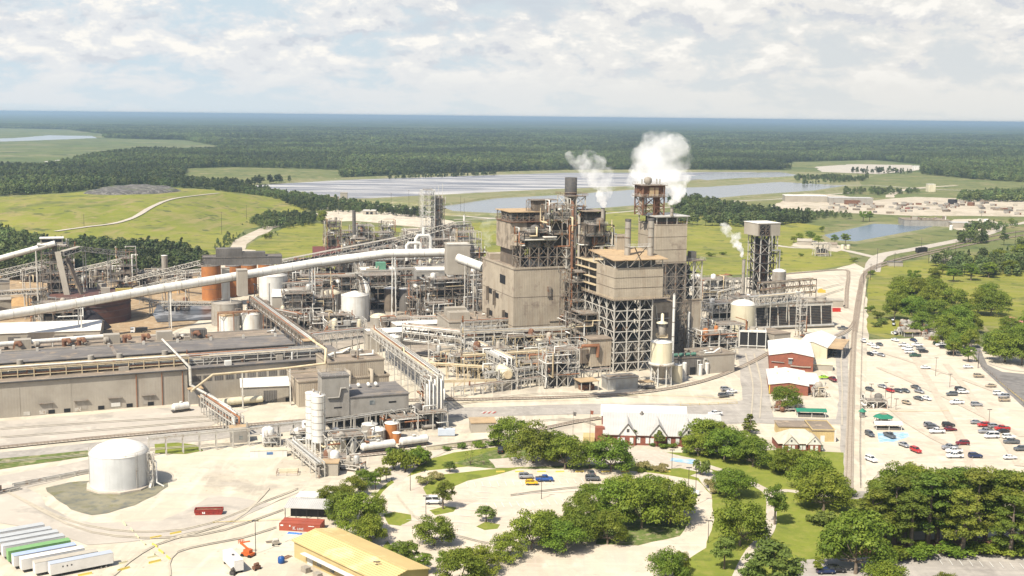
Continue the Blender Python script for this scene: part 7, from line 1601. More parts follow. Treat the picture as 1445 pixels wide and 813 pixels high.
for i in range(3): x0, x1 = w*i/3+.2, w*(i+1)/3-.2; t.part('cell', MB().box(x0, x1, 0, 8, 2, 9), M_black); t.part('fan_stack', MB().lathe(((x0+x1)/2, 4, 9.8), [(2,0),(1.8,.6),(1.9,1.3)], n=16), M_gclad)
fr = MB(); 
for i in range(4): fr.box(w*i/3-.2, w*i/3+.2, -.4, 0-.02, 0, 9.4)
fr.box(-.3, w+.3, -.5, 8.4, 9.02, 9.8); fr.box(-.3, w+.3, -.6, -.02, 1.6, 2.0); t.part('casing', fr, M_white2); t.part('basin', MB().box(-.4, w+.4, .02, 8.4, 0, 1.98), M_concw)
tank('big cream domed storage tank beside the cooling towers', 1047, 483, 35, 432, M_cream, 'dome')
t = hall('grey_shed', 'brown roofed shed between small cooling tower and red brick building', 1092, 492, 0, 1122, h=7.5, wm=11, dm=16, wall=M_gclad, roof=M_roofb, rz=R(28), para=0)
t = hall('red_brick_hall', 'tall red brick hall with a white gabled roof', 1085, 523, 0, 1147, h=7.6, dm=38, wall=M_brick, roof=M_roofw, rz=R(-11), flat=False, ridge=9.4, roofaxis='y')
q = t.part('window', MB().box(9, 10.8, -.1, .2, 3.6, 6.2), M_windowg); t.part('awning', MB().box(8.8, 11, -1, 0, 6.4, 6.6), M_white2, parent=q); t.part('door', MB().box(2.5, 4, -.1, .2, 1.2, 2.4), M_white2); t.part('wall_pipe', MB().tube([(1,-.4,4.6),(7,-.4,4.3)], .2, 7), M_concw); t.part('wall_pipe', MB().tube([(10,-.4,2.9),(16,-.4,2.6),(19.5,-.4,2.7)], .3, 7), M_gclad)
t = hall('red_brick_hall', 'lower red brick wing with a white roof behind the lone oak', 1085, 557, 0, 1140, h=4.6, dm=32, wall=M_brick, roof=M_roofw, rz=R(-10), flat=False, ridge=5.8, roofaxis='y'); t.part('door', MB().box(2, 4.6, -.1, .2, 0, 3.2), M_opening); t.part('trim', MB().box(-.1, .35, -.12, -.01, 0, 4.6), M_yel)
t.part('side_wing', MB().box(t.w+.1, t.w+5, 6, 28, 0, 4.3), M_brick); t.part('side_roof', MB().box(t.w+.1, t.w+5.4, 5.6, 28.3, 4.3, 4.6), M_roofw)
for x, y in ((4, 18), (9, 22), (13, 9)): t.part('roof_vent', MB().cyl((x, y, 4.6), (x, y, 6.6), .4, n=8), M_cream)
t = hall('open_workshop', 'big white roofed workshop open towards the plant road', 1124, 504, 0, 1166, h=6, wm=15, dm=34, wall=M_cream, roof=M_roofw, rz=R(-22), flat=False, ridge=8.6, roofaxis='y')
t.part('canopy', MB().box(t.w+.3, t.w+7.5, 1, 30, 5.6, 5.9), M_rooft); 
for i in range(5): t.part('post', MB().box(t.w+7.1, t.w+7.4, 1.5+i*7, 1.8+i*7, 0, 5.6), M_steel); t.part('bay', MB().box(t.w-.2, t.w+.12, 3+i*6.4, 8+i*6.4, 0, 4.6), M_opening)
t = hall('lean_to_roof', 'low cream roof over a fenced wall beside the red brick hall', 1147, 523, 0, 1175, h=3, dm=7, wall=M_gclad, roof=M_cream, rz=R(-12), para=0)
hall('small_shed', 'pale long shed near the yellow machine beyond the cooling towers', 1166, 434, 0, 1190, h=4.5, dm=8, wall=M_gclad, roof=M_gclad, rz=R(-5), para=0)
M_red = mat('red_paint', (.50,.03,.02), (.4,.03,.02), scale=1, rough=.5)
t = Bl('dumpster', 'red steel container on the sand beyond the cooling towers', 'container', 1172, 441, rz=R(4)); t.part('box', MB().box(0, 6.5, 0, 2.4, .2, 2.4), M_red); t.part('rim', MB().box(-.1, 6.6, -.1, 2.5, 2.41, 2.6), M_red)
t = Bl('yellow_tank', 'small yellow machine on the bare sand', 'machine', 1155, 414, rz=R(4)); t.part('body', MB().box(0, 5, 0, 2.4, .3, 2.2), M_yel); t.part('hood', MB().box(.8, 3, .3, 2, 2.21, 3), M_yel)
unit('orange piped chemical corner left of the cream tank', 988, 512, 20, 14, 14, 84, levels=3, vess=9, pipes=26, vm=[M_otank, M_gtank, M_clad2, M_gclad]); unit('pipe frames behind the curving low wall', 1010, 494, 18, 12, 13, 85, levels=3, vess=8, pipes=20, vm=[M_otank, M_gtank, M_gclad]); unit('cluttered frames left of the evaporator tower', 1004, 468, 24, 12, 16, 86, levels=3, vess=9, pipes=20); unit('pale frames at the foot of the evaporator tower', 1030, 456, 24, 12, 15, 87, levels=3, vess=9, pipes=20); unit('dark frames below the evaporator tower', 1058, 448, 24, 12, 12, 88, levels=2, vess=9, pipes=16, m=M_steel2); unit('steel frames between wing and evaporator tower', 990, 440, 22, 12, 20, 89, levels=4, vess=9, pipes=20)
tank('fluted grey tank beside the curving low wall', 998, 517, 22, 498, M_gtank, 'cone', M_gtank); tank('white vessel on the end of the curving low wall', 1026, 520, 10, 497, M_gclad, 'flat', stair=False); tank('white cylinder tank behind the tallest tower', 982, 412, 16, 390, M_white2, 'cone'); tank('rusty low tank in the chemical corner', 1002, 488, 22, 472, M_gtank, 'dome')
rack('white pipes between boiler wing and evaporator tower', G(985, 432), G(1050, 428), 5, [9, 13, 16], bay=5, npipe=6, seed=72)
conveyor('short pale chute conveyor left of the cream tank', [hh(1012, 418, 14), hh(1046, 408, 19)], 3, 2.5, 'covered', legs=(.3, .8))
# ------------------------------------------------------------------ foreground things
def dirz(a, b, z=0): A, B = G(*a, z), G(*b, z); return math.atan2(B[1]-A[1], B[0]-A[0])
def dist_(a, b, z=0): return math.dist(G(*a, z), G(*b, z))
# silver tank
t = tank('big silver storage tank standing in a wet hollow', 170, 698, 82, 648, M_silver, 'dome', M_roofw)
r_ = 82/(F/(G(170, 698)[1]*CP+CAMH*SP))/2; H_ = HT(t.o.location.x, t.o.location.y-r_, 648)
t.part('foundation', MB().lathe((0,0,0), [(r_+1.5, 0),(r_+1.5,.9),(r_+.05,.95)], n=10, smooth=False, cap=False), M_conc)
for k in range(4): t.part('rim_nozzle', MB().cyl((math.cos(k*1.7)*r_*.8, math.sin(k*1.7)*r_*.8, H_+.3), (math.cos(k*1.7)*r_*.8, math.sin(k*1.7)*r_*.8, H_+1.8), .22, n=8), M_steel)
t.part('stair_tower', frame_mb([r_+.5, r_+2.1], [-2, 0], lin(0, H_, 5), .16, pat='X'), M_steel); t.part('stair', MB().bar((r_+1.3, -3.2, 0), (r_+1.3, 2.2, H_*.5), .8, .2).bar((r_+1.3, 2.2, H_*.5), (r_+.8, -1.5, H_), .8, .2), M_steel)
t.part('inlet_pipe', MB().tube([(r_+5.5, -1.5, .4), (r_+3, -1, 1.6), (r_+2.6, .5, H_*.7), (r_, .5, H_*.8)], .25, 8), M_white2); t.part('gauge_mast', MB().cyl((-r_-.3, -1, 0), (-r_-.3, -1, H_+1.5), .12, n=6), M_steel)
rack('low pipe run reaching the silver tank from the left', G(20, 690), G(128, 669), 1.2, [1.0], bay=5, npipe=3, seed=80, brace=False); rack('short tangled pipe run at the left frame edge', G(-30, 706), G(28, 693), 1.6, [.8], bay=3, npipe=3, seed=81)
rack('long cream pipe bridge on posts beside the oval grass patch', G(211, 646), G(352, 631), 1.6, [6.6], bay=6, npipe=3, seed=82, brace=False, pipes=(0,)); rack('pipe bridge continuing to the ribbed silos', G(352, 631), G(437, 620), 1.6, [6.6], bay=6, npipe=3, seed=83, brace=False)
t = rack('white pipe ladder rack sloping through the sand yard', G(404, 640), G(446, 676), 3, [3.2, 5], bay=3.2, npipe=4, seed=84, truss=1)
t = Bl('bin_wall', 'long white low box wall with a small blue sign', 'storage bin', 353, 647, rz=R(8)); w = t.fx(405); t.part('wall', MB().box(0, w, 0, 2.6, 0, 2.6), M_white2); t.part('sign', MB().box(w*.45, w*.62, -.06, -.01, 1.2, 2.1), mat('blue_sign', (.1,.2,.4), rough=.5)); t.part('cap', MB().box(-.1, w+.1, -.1, 2.7, 2.61, 2.75), M_cream)
t = hall('pump_cabin', 'tan roofed pump cabin in the sand yard', 454, 673, 0, 477, h=4.6, dm=4.6, wall=M_gclad, roof=M_rooft, rz=R(2), para=0)
unit('steel frame yard behind the tan roofed pump cabin', 448, 666, 10, 8, 4, 95, rz=R(10), levels=1, vess=5, pipes=9); unit('low frame beside the tan roofed pump cabin', 478, 664, 8, 4, 2.4, 96, rz=R(-20), levels=1, vess=3, pipes=6)
unit('cluttered valve station left of the ribbed silos', 414, 628, 9, 6, 5, 97, rz=R(10), levels=1, vess=5, pipes=10, vm=[M_white2, M_cream]); unit('white pump frames below the pipe bridge', 372, 632, 6, 5, 4, 98, rz=R(10), levels=1, vess=4, pipes=8, vm=[M_white2, M_gclad])
t = Bl('open_bin', 'empty railed concrete bin on the sand', 'bin', 390, 673, rz=R(6)); w = t.fx(420); t.part('floor', MB().box(0, w, 0, 4, 0, .3), M_conc); t.part('side', MB().box(.6, w-.2, 3.2, 3.6, .3, 1.8), M_cream); t.part('railing', rail_mb(0, w, 0, 4, .3, 1.3, w=.1), M_rust)
# low barn roofs and containers
t = Bl('open_shed', 'grey roofed open shed behind the red container', 'shed', 402, 731, rz=R(-4)); w = t.fx(466); t.part('roof', MB().add([(0,-1,3.4),(w,-1,3.4),(w,6,4.2),(0,6,4.2),(0,-1,3.6),(w,-1,3.6),(w,6,4.4),(0,6,4.4)], [(0,3,2,1),(4,5,6,7),(0,1,5,4),(1,2,6,5),(2,3,7,6),(3,0,4,7)]), M_roofm); t.part('dark_block', MB().box(1.5, w-1, 1, 5, 0, 2.6), M_black)  # black block fills the space under the sloping roof
for i in range(5): t.part('post', MB().box(.2+i*(w-.6)/4, .4+i*(w-.6)/4, -.8, -.6, 0, 3.4), M_black)
t = Bl('open_shed', 'white roofed open shed behind the grey roofed shed', 'shed', 417, 718, rz=R(-4)); w = t.fx(466); t.part('roof', MB().box(0, w, 0, 6, 3.6, 3.8), M_roofw); t.part('dark_block', MB().box(1, w-1, 1, 5, 0, 2.8), M_black)  # another black block below the flat white roof
for i in range(4): t.part('post', MB().box(.2+i*(w-.6)/3, .4+i*(w-.6)/3, .2, .4, 0, 3.6), M_black)
M_cont = mat('container_red', (.42,.10,.055), (.36,.085,.05), scale=.3, rough=.6, wave=(.28,'X',.05), spots=(.5,(.25,.09,.06),.6)); M_lett = mat('white_lettering', (.78,.77,.74), rough=.6)
rzc = R(-7)
def container(label, x, y, rz, m, L_=12.19, text=None, h=2.6):
    t = T('shipping_container', label, 'container', (x, y, 0), rz); b = MB(); b.box(.08, L_-.08, .05, 2.39, .12, h-.06); t.part('body', b, m)
    f = MB()
    for z in (0, h-.14): f.box(0, L_, 0, .14, z, z+.14); f.box(0, L_, 2.3, 2.44, z, z+.14)
    for x_ in (0, L_-.14):
        for y_ in (0, 2.3): f.box(x_, x_+.14, y_, y_+.14, .14, h-.14)
    t.part('corner_frame', f, m); t.part('door', MB().box(L_-.02, L_+.04, .2, 2.24, .2, h-.2), m); return t
def lettering(t, name, s, x, y, z, size, m, parent=None):
    c = bpy.data.curves.new(name, 'FONT'); c.body = s; c.size = size; c.extrude = .01; c.align_x = 'LEFT'; c.materials.append(m)
    tmp = bpy.data.objects.new('tmp', c); me = bpy.data.meshes.new_from_object(tmp); bpy.data.objects.remove(tmp)
    if not me.materials: me.materials.append(m)
    o = bpy.data.objects.new(name, me); COL.objects.link(o); o.parent = parent or t.o; o.location = (x, y, z); o.rotation_euler = (R(90), 0, 0); return o
x, y = G(394, 750); t = container('red shipping container lettered K LINE beside the yellow warehouse', x, y, rzc, M_cont)
lettering(t, 'lettering', 'K', 4.0, -.01, .75, 1.45, M_lett); lettering(t, 'lettering', 'LINE', 5.35, -.01, .72, .95, M_lett); t.part('marking', MB().box(.4, 1.2, .0, .04, 1.7, 2.15), M_lett); t.part('marking', MB().box(3.0, 3.4, 0, .04, 1.6, 2.1), M_lett); t.part('marking', MB().box(8.7, 10.4, 0, .04, 1.9, 2.1), M_lett)
container('second red container standing directly behind the lettered one', x+math.sin(-rzc)*2.6, y+math.cos(rzc)*2.6, rzc, M_cont)
t = Bl('tarpaulin_heap', 'blue tarpaulin heap in front of the red container', 'tarpaulin', 403, 755, rz=rzc); w = 5; mb = MB(); mb.add([(0,0,0),(w,0,0),(w,1.6,0),(0,1.6,0),(.5,.5,.5),(w-.8,.3,.7),(w-.5,1.2,.4),(.6,1.1,.6)], [(4,5,6,7),(0,1,5,4),(1,2,6,5),(2,3,7,6),(3,0,4,7)]); t.part('sheet', mb, mat('blue_tarp', (.03,.12,.5), (.05,.2,.55), scale=2, rough=.5))
t = Bl('skip', 'dark red steel skip alone on the sand yard', 'skip', 276, 729, rz=R(6)); b = MB(); L_ = 7.6; b.add([(0,0,0),(L_,0,0),(L_,2.3,0),(0,2.3,0),(-.3,-.1,2),(L_+.3,-.1,2),(L_+.3,2.4,2),(-.3,2.4,2)], [(0,3,2,1),(0,1,5,4),(1,2,6,5),(2,3,7,6),(3,0,4,7)]); M_skip = mat('dark_red_skip', (.32,.035,.025), (.24,.04,.03), scale=.6, rough=.6); t.part('shell', b, M_skip); t.part('rim', rail_mb(-.3, L_+.3, -.1, 2.4, 1.0, 1.0, w=.18, step=1.2), M_skip); t.part('load', MB().box(.1, L_-.1, .1, 2.2, 1.2, 1.75), M_rust); t.part('sign', MB().box(2, 2.8, -.16, -.12, .8, 1.5), M_lett)
# semitrailers
TR = [((-22,775),'grey'),((-12,781),'grey'),((-3,786),'grey'),((5,792),'grey'),((12.5,799),'green'),((20,806),'blue'),((31,811),'white'),((50,816),'cream'),((71.6,818),'front')]
rzt = dirz((71.6, 818), (160, 800.5)); M_trw = mat('trailer_white', (.72,.70,.67), (.64,.62,.58), scale=.4, rough=.45); TRM = {'grey': mat('trailer_grey_roof', (.46,.47,.47), (.40,.41,.41), scale=.5, rough=.5), 'green': mat('trailer_green', (.20,.38,.15), (.17,.33,.13), scale=.5, rough=.5), 'blue': mat('trailer_blue_roof', (.38,.45,.60), (.34,.4,.54), scale=.5, rough=.5), 'white': M_roofw, 'cream': mat('trailer_tan_roof', (.45,.41,.34), (.4,.36,.3), scale=.5), 'front': mat('trailer_bluegrey_roof', (.42,.45,.50), (.38,.41,.46), scale=.5)}
TL = ['rearmost grey roofed white trailer of the parked row', 'second grey roofed trailer from the back of the row', 'third grey roofed trailer from the back of the row', 'grey roofed trailer right behind the green one', 'bright green semitrailer in the parked row', 'white trailer with a pale blue roof in front of the green one', 'white roofed trailer in the parked row', 'tan roofed trailer second from the front of the row', 'nearest white trailer with a blue grey roof and dark marks']
for (p, c), lab in zip(TR, TL):
    t = T('semi_trailer', lab, 'trailer', (*G(*p), 0), rzt, 'semitrailers parked side by side'); L_ = 16.1; side = TRM['green'] if c == 'green' else M_trw
    t.part('box', MB().box(0, L_, 0, 2.55, 1.15, 4.0), side); t.part('roof', MB().box(-.03, L_+.03, -.03, 2.58, 4.01, 4.08), TRM[c]); t.part('chassis', MB().box(1, L_-.2, .7, 1.85, .85, 1.14), M_dark)
    for x_ in (L_-3.2, L_-1.9):
        for y_ in (.18, 2.37): w_ = t.part('wheel', wheel_mb(x_, y_, .5, .34), M_tyre); t.part('rim', MB().cyl((x_, y_-.19, .5), (x_, y_+.19, .5), .26, n=10), M_rim, parent=w_)
    for y_ in (.6, 1.85): t.part('landing_leg', MB().box(2.6, 2.75, y_, y_+.12, 0, .86), M_dark)
    t.part('door', MB().box(L_+.035, L_+.08, .1, 2.45, 1.25, 3.9), mat('trailer_door_blue', (.18,.26,.42), rough=.5) if c in ('front', 'blue', 'grey') else side)
    if c in ('front', 'grey'):
        for k in range(3): t.part('marking', MB().box(3+k*1.1, 3.35+k*1.1, -.02, .01, 2.7, 3.1), M_black)
t = T('office_trailer', 'white box trailer next to the orange boom lift', 'trailer', (*G(331, 812), 0), dirz((331, 812), (311, 792))); t.part('box', MB().box(0, 9.5, -2.5, 0, 1.0, 3.8), M_trw); t.part('roof', MB().box(-.03, 9.53, -2.53, .03, 3.81, 3.9), M_roofw); t.part('roof_hatch', MB().box(4, 5, -1.5, -.9, 3.91, 4.1), M_dark)
for x_ in (1.0, 8.6): 
    for y_ in (-.2, -2.3): t.part('wheel', wheel_mb(x_, y_, .45, .3), M_tyre)
# orange lift
M_or = mat('orange_paint', (.60,.13,.03), (.45,.1,.03), scale=1, rough=.5)
t = T('boom_lift', 'orange articulated boom lift parked on the sand', 'boom lift', (*G(350, 786), 0), R(-25)); t.part('chassis', MB().box(-1.6, 1.6, -1, 1, .6, 1.3), M_or); t.part('turret', MB().box(-1, 1, -.8, .8, 1.35, 2.2), M_or)
t.part('boom', MB().bar((.5, 0, 2.0), (-3.6, 1.5, 3.0), .45, .45).bar((-3.6, 1.5, 3.0), (-1.0, 2.2, 3.6), .35, .35), M_or); t.part('basket', rail_mb(-4.6, -3.4, 1.8, 2.8, 2.4, 1.0, w=.1, step=.5), M_or)
for x_ in (-1.2, 1.2):
    for y_ in (-1, 1): t.part('wheel', wheel_mb(x_, y_, .55, .35), M_tyre)
for k, (u_, v_) in enumerate(((389, 770), (362, 805), (329, 812))):
    lab = ('small grey concrete mixer cart by the yellow warehouse', 'rusty wheeled compressor near the yellow warehouse', 'dark cart in front of the white box trailer')[k]
    t = T('site_cart', lab, 'cart', (*G(u_, v_), 0), R(20+k*30)); t.part('body', MB().box(-1, 1, -.6, .6, .5, 1.3), (M_gclad, M_rust, M_dark)[k]); t.part('drum', drum_mb((0,0,1.7), (1,0,0), .45, 1.2), (M_steel, M_rust, M_dark)[k]); t.part('wheel', wheel_mb(-.8, -.7, .35), M_tyre); t.part('wheel', wheel_mb(.8, -.7, .35), M_tyre)
t = T('blue_tank', 'blue round tank beside the corner of the yellow warehouse', 'tank', (*G(397, 796), 0), 0); t.part('shell', vessel_mb((0,0,0), .95, 2.3), mat('blue_plastic', (.02,.09,.30), rough=.4)); t.part('cap', MB().cyl((0,0,2.3), (0,0,2.6), .3, n=10), M_steel)
for k, (u_, v_, d_) in enumerate(((383, 766, 20), (405, 788, 60))):
    t = T('pallet_stack', ('brown scrap timber stack on the sand', 'flat rusty plates at the warehouse corner')[k], 'timber', (*G(u_, v_), 0), R(d_)); 
    for i in range(5): t.part('plank', MB().box(-1.5, 1.5, -.9+i*.42, -.6+i*.42, 0, .3+.1*(i % 2)), M_rust if k else M_clad2)
t = T('ramp', 'pale loading ramp plate by the yellow warehouse', 'ramp', (*G(402, 766), 0), R(40)); t.part('plate', MB().add([(0,0,0),(5,0,.9),(5,1.8,.9),(0,1.8,0),(0,0,-.05),(5,0,-.05),(5,1.8,-.05),(0,1.8,-.05)], [(0,1,2,3),(4,7,6,5),(0,4,5,1),(1,5,6,2),(2,6,7,3)]), M_cream); t.part('rail', MB().bar((0,0,.3),(5,0,1.6),.12), M_steel)
# barriers
def barrier(lab, p, q, pale=0, grp='yellow concrete barriers'):
    a, b = Vector((*G(*p), 0)), Vector((*G(*q), 0)); d = b-a; t = T('barrier', lab, 'barrier', a, math.atan2(d.y, d.x), grp); L_ = d.length; m = MB()
    pr = [(-.32,0),(.32,0),(.3,.15),(.12,.45),(.08,.85),(-.08,.85),(-.12,.45),(-.3,.15)]; n = 8
    m.add([(0, y_, z_) for y_, z_ in pr]+[(L_, y_, z_) for y_, z_ in pr], [tuple(range(8)), tuple(range(15, 7, -1))]+[(i, n+i, n+(i+1) % n, (i+1) % n) for i in range(n)]); t.part('block', m, mat('barrier_yellow', (.66,.50,.06), (.58,.46,.14), scale=1, rough=.7) if not pale else mat('barrier_pale', (.62,.58,.40), (.55,.5,.3), scale=1)); return t
for (p, q) in (((212,762),(228,759)),((240,756),(256,753)),((215,770),(222,774)),((224,778),(231,783)),((235,787),(241,792)),((210,797),(227,793)),((166,808),(183,803)),((110,815),(130,811))): barrier('bright yellow barrier lying on the sand yard', p, q)
for (p, q) in (((173,738),(178,744)),((184,748),(188,752)),((191,756),(196,762)),((199,766),(205,771)),((213,780),(218,785)),((208,790),(222,787)),((168,798),(180,795))): barrier('faded pale barrier on the sand yard', p, q, 1, 'faded pale barriers')
for u_ in (700, 727, 758, 784, 812, 848, 876, 934): barrier('yellow kerb barrier along the upper edge of the oval car park', (u_, 668), (u_+12, 667.6), 0, 'yellow kerb barriers of the oval car park')
# yellow roofed warehouse
A = G(415, 764, 4.8); B = G(541, 824, 4.8); C_ = G(469, 744.5, 4.8); rzw = math.atan2(B[1]-A[1], B[0]-A[0]); t = T('warehouse', 'long yellow roofed warehouse beside the tree row', 'warehouse', (*A, 0), rzw); L_ = math.dist(A, G(541, 824, 4.8)); dW = math.dist(A, C_)
t.part('wall', MB().gwall(0, L_, 0, dW, 4.9, 6.35, 'x'), M_ywall); t.part('roof', MB().gable(0, L_, 0, dW, 5.0, 6.45, 'x', ov=.5), M_yroof); t.part('ridge_cap', MB().box(-.5, L_+.5, dW/2-.2, dW/2+.2, 6.72, 6.78), M_ywall)
t.part('awning', MB().box(6, L_*.85, -2.0, -.52, 3.4, 3.6), M_white2); t.part('door', MB().box(6.5, 9, -.1, .2, 0, 3.2), M_white2)
for x_ in (11, 17, 24): w_ = t.part('window', MB().box(x_, x_+2, -.08, .2, 1.2, 2.6), M_windowg)
for x_ in (10, 15.5, 21): t.part('cooler_unit', MB().box(x_, x_+2.2, -4.4, -2.8, 0, 1.7), M_gclad)
t = T('warehouse', 'corner of a second yellow roof at the lower frame edge', 'warehouse', (*G(372, 818, 4), 0), R(8)); t.part('wall', MB().box(0, 13, -12, 0, 0, 3.9), M_ywall); t.part('roof', MB().gable(0, 13, -12, 0, 4, 5.4, 'x', ov=.4), M_yroof)
# tank wagons
for k, (p, q) in enumerate((((507, 642), (560, 635)), ((562, 634), (606, 628)))):
    a, b = Vector((*G(*p), 0)), Vector((*G(*q), 0)); d = b-a; L_ = d.length; t = T('tank_wagon', ('front white tank wagon on the branch track', 'rear white tank wagon partly behind the thicket')[k], 'tank wagon', a, math.atan2(d.y, d.x), 'white tank wagons'); t.part('barrel', drum_mb((L_/2, 0, 2.7), (1,0,0), 1.5, L_-2.4), M_white2); t.part('dome', MB().cyl((L_/2,0,4.1), (L_/2,0,4.7), .7, n=12), M_white2); t.part('underframe', MB().box(.3, L_-.3, -1.2, 1.2, .9, 1.25), M_dark)
    for x_ in (1.4, 3.0, L_-3.0, L_-1.4): t.part('wheel', wheel_mb(x_, -.78, .46, .14), M_rail).name = 'wheel'; t.part('wheel', wheel_mb(x_, .78, .46, .14), M_rail)
    t.part('walkway', rail_mb(L_/2-1.3, L_/2+1.3, -.8, .8, 4.3, .9, w=.08), M_steel)
for k, (p, q, c) in enumerate((((242, 584), (264, 581), M_white2), ((313, 577), (373, 571), M_cream))):
    a, b = Vector((*G(*p), 0)), Vector((*G(*q), 0)); d = b-a; L_ = max(8, d.length); t = T('tank_wagon', ('short white tank wagon at the front hall wall', 'long cream tank wagon in front of the light grey annex')[k], 'tank wagon', a, math.atan2(d.y, d.x)); t.part('barrel', drum_mb((L_/2, 0, 2.6), (1,0,0), 1.5, L_-2), c); t.part('underframe', MB().box(.2, L_-.2, -1.2, 1.2, .8, 1.15), M_dark); t.part('dome', MB().cyl((L_/2,0,4.0), (L_/2,0,4.6), .6, n=12), c)
    for x_ in (1.2, 2.6, L_-2.6, L_-1.2): t.part('wheel', wheel_mb(x_, -.78, .46, .14), M_rail)
t = T('dump_truck', 'white and black truck beside the ring tank', 'truck', (*G(195, 470), 0), R(18)); t.part('cab', MB().box(-4, -1.8, -1.2, 1.2, .7, 3.2), paint('white')); t.part('window', MB().box(-4.06, -2.4, -1.22, 1.22, 2.2, 2.9), M_glass); t.part('body', MB().box(-1.5, 5, -1.25, 1.25, 1.1, 3.0), M_black)
for x_ in (-3.2, 1.8, 3.6): t.part('wheel', wheel_mb(x_, -1.1, .5, .3), M_tyre)
t = Bl('propane_tank', 'pale blue box tank at the corner of the concrete plant', 'tank', 618, 617, rz=R(2)); t.part('box', MB().box(0, 6.4, 0, 2.2, .6, 3.0), mat('pale_blue_paint', (.5,.55,.62), (.44,.49,.56), scale=.5)); t.part('vent', MB().cyl((2.4,1,3.0), (2.4,1,3.9), .4, n=8), M_gclad); t.part('skid', MB().box(.2, 6.2, .2, 2.0, 0, .59), M_dark)
t = hall('small_warehouse', 'low tan roofed store beside the big park oak', 665, 612, 0, 700, h=4, dm=8, wall=M_gclad, roof=M_rooft, rz=R(8), para=0)
t = Bl('wreck_heap', 'red and white striped trestle parts on the sand', 'trestle', 678, 585, rz=R(4))
for i in range(6): t.part('beam', MB().bar((i*1.0, 0, .4), (i*1.0+1.4, .6, 1.0), .25), M_red if i % 2 else M_white2)
t = Bl('retaining_wall', 'long cream retaining wall behind the park', 'wall', 602, 638, rz=dirz((602, 638), (680, 628))); t.part('wall', MB().box(0, 24, 0, .5, 0, 2.0), M_cream); t.part('coping', MB().box(-.1, 24.1, -.1, .6, 2.01, 2.2), M_conc)

# office with grey metal roof and brick walls
t = Bl('office_building', 'long brick office with a grey metal roof and three white gables', 'office', 853, 628, rz=R(-4)); w = 43; d = 28; H_ = 4.2; RG = 9.0
t.part('wall', MB().gwall(0, w, 0, d, H_, RG-.15, 'x'), M_brick2); rf = t.part('roof', MB().gable(0, w, 0, d, H_+.1, RG, 'x', ov=.7), M_roofm)
t.part('rear_wall', MB().box(-1, 32, d+1, d+11, 0, 4), M_brick2); t.part('rear_roof', MB().gable(-1, 32, d+1, d+11, 4.05, 7.0, 'x'), M_roofw)
sl = (RG-H_)/(d/2)
for k, u_ in enumerate((886, 929.5, 972)):
    x_ = t.fx(u_, 4); zt = 8.4; ye = (zt-H_)/sl; g = MB(); g.add([(x_-3,-1.0,H_-.1),(x_+3,-1.0,H_-.1),(x_,-1.0,zt-.15),(x_-3,-.8,H_-.1),(x_+3,-.8,H_-.1),(x_,-.8,zt-.15)], [(0,1,2),(3,5,4),(0,2,5,3),(1,4,5,2)]); gp = t.part('gable', g, M_white2)
    f = MB()
    for sx in (-1, 1): f.add([(x_+sx*3.4,-1.1,H_-.3),(x_,-1.1,zt),(x_,ye,zt),(x_+sx*3.4,.1,H_-.3),(x_+sx*3.4,-1.1,H_-.1),(x_,-1.1,zt+.22),(x_,ye,zt+.22),(x_+sx*3.4,.1,H_-.1)], [(0,1,2,3),(4,7,6,5),(0,4,5,1),(1,5,6,2),(2,6,7,3),(3,7,4,0)])
    t.part('gable_roof', f, M_roofm, parent=gp); f = MB(); f.bar((x_-3.4,-1.16,H_-.15),(x_,-1.16,zt+.1),.1,.42).bar((x_+3.4,-1.16,H_-.15),(x_,-1.16,zt+.1),.1,.42); t.part('gable_trim', f, M_dclad, parent=gp)
    t.part('porch', MB().box(x_-2.8, x_+2.8, -.95, -.1, 0, H_-.15), M_brick2); t.part('gable_vent', MB().box(x_-.5, x_+.5, -1.08, -1.01, 5.4, 6.6), M_dark, parent=gp)
for u_ in (874, 879, 891, 901, 913.5, 920, 944, 956, 990): x_ = t.fx(u_, 2); q = t.part('window', MB().box(x_-.65, x_+.65, -1.12, .1, 1.1, 3.3) if u_ in (879, 891, 920) else MB().box(x_-.65, x_+.65, -.12, .1, 1.1, 3.3), M_blind)
t.part('chimney_block', MB().box(-3.6, -.1, 2, 5, 0, 6), M_brick); t.part('side_porch', MB().box(-8, -3.7, 1, 7, 0, 2.6), M_ywall); t.part('ridge_vent', MB().lathe((14, d/2-1, RG-.4), [(1.1,0),(.2,1.6)], n=4, smooth=False), M_dclad)
# cream roofed gatehouse
t = Bl('gatehouse', 'brick gatehouse with a cream hipped roof and twin gables', 'house', 1099, 638, rz=R(0)); w = t.fx(1159); d = 12; H_ = 3.3; t.part('wall', MB().box(0, w, 0, d, 0, H_), M_brick2)
hr = MB(); e = .6; hr.add([(-e,-e,H_),(w+e,-e,H_),(w+e,d+e,H_),(-e,d+e,H_),(5,d/2,7.2),(w-5,d/2,7.2)], [(0,1,5,4),(1,2,5),(2,3,4,5),(3,0,4),(0,3,2,1)]); t.part('roof', hr, M_roofc)
for x_ in (4.2, 12.6):
    g = MB(); g.add([(x_-2.6,-1.2,H_-.1),(x_+2.6,-1.2,H_-.1),(x_,-1.2,6.0),(x_-2.6,3,H_-.1),(x_+2.6,3,H_-.1),(x_,4.5,6.0)], [(0,1,2),(3,5,4)]); gp = t.part('gable', g, M_white2)
    f = MB(); f.add([(x_-3,-1.4,H_-.3),(x_,-1.4,6.2),(x_,5,6.2),(x_-3,2,H_+.4)], [(0,1,2,3)]); f.add([(x_+3,-1.4,H_-.3),(x_,-1.4,6.2),(x_,5,6.2),(x_+3,2,H_+.4)], [(3,2,1,0)]); t.part('gable_roof', f, M_roofc, parent=gp); t.part('gable_vent', MB().box(x_-.3, x_+.3, -1.26, -1.21, 4.2, 4.9), M_dark, parent=gp); t.part('bay', MB().box(x_-2.3, x_+2.3, -1.1, -.1, 0, H_-.15), M_brick2)
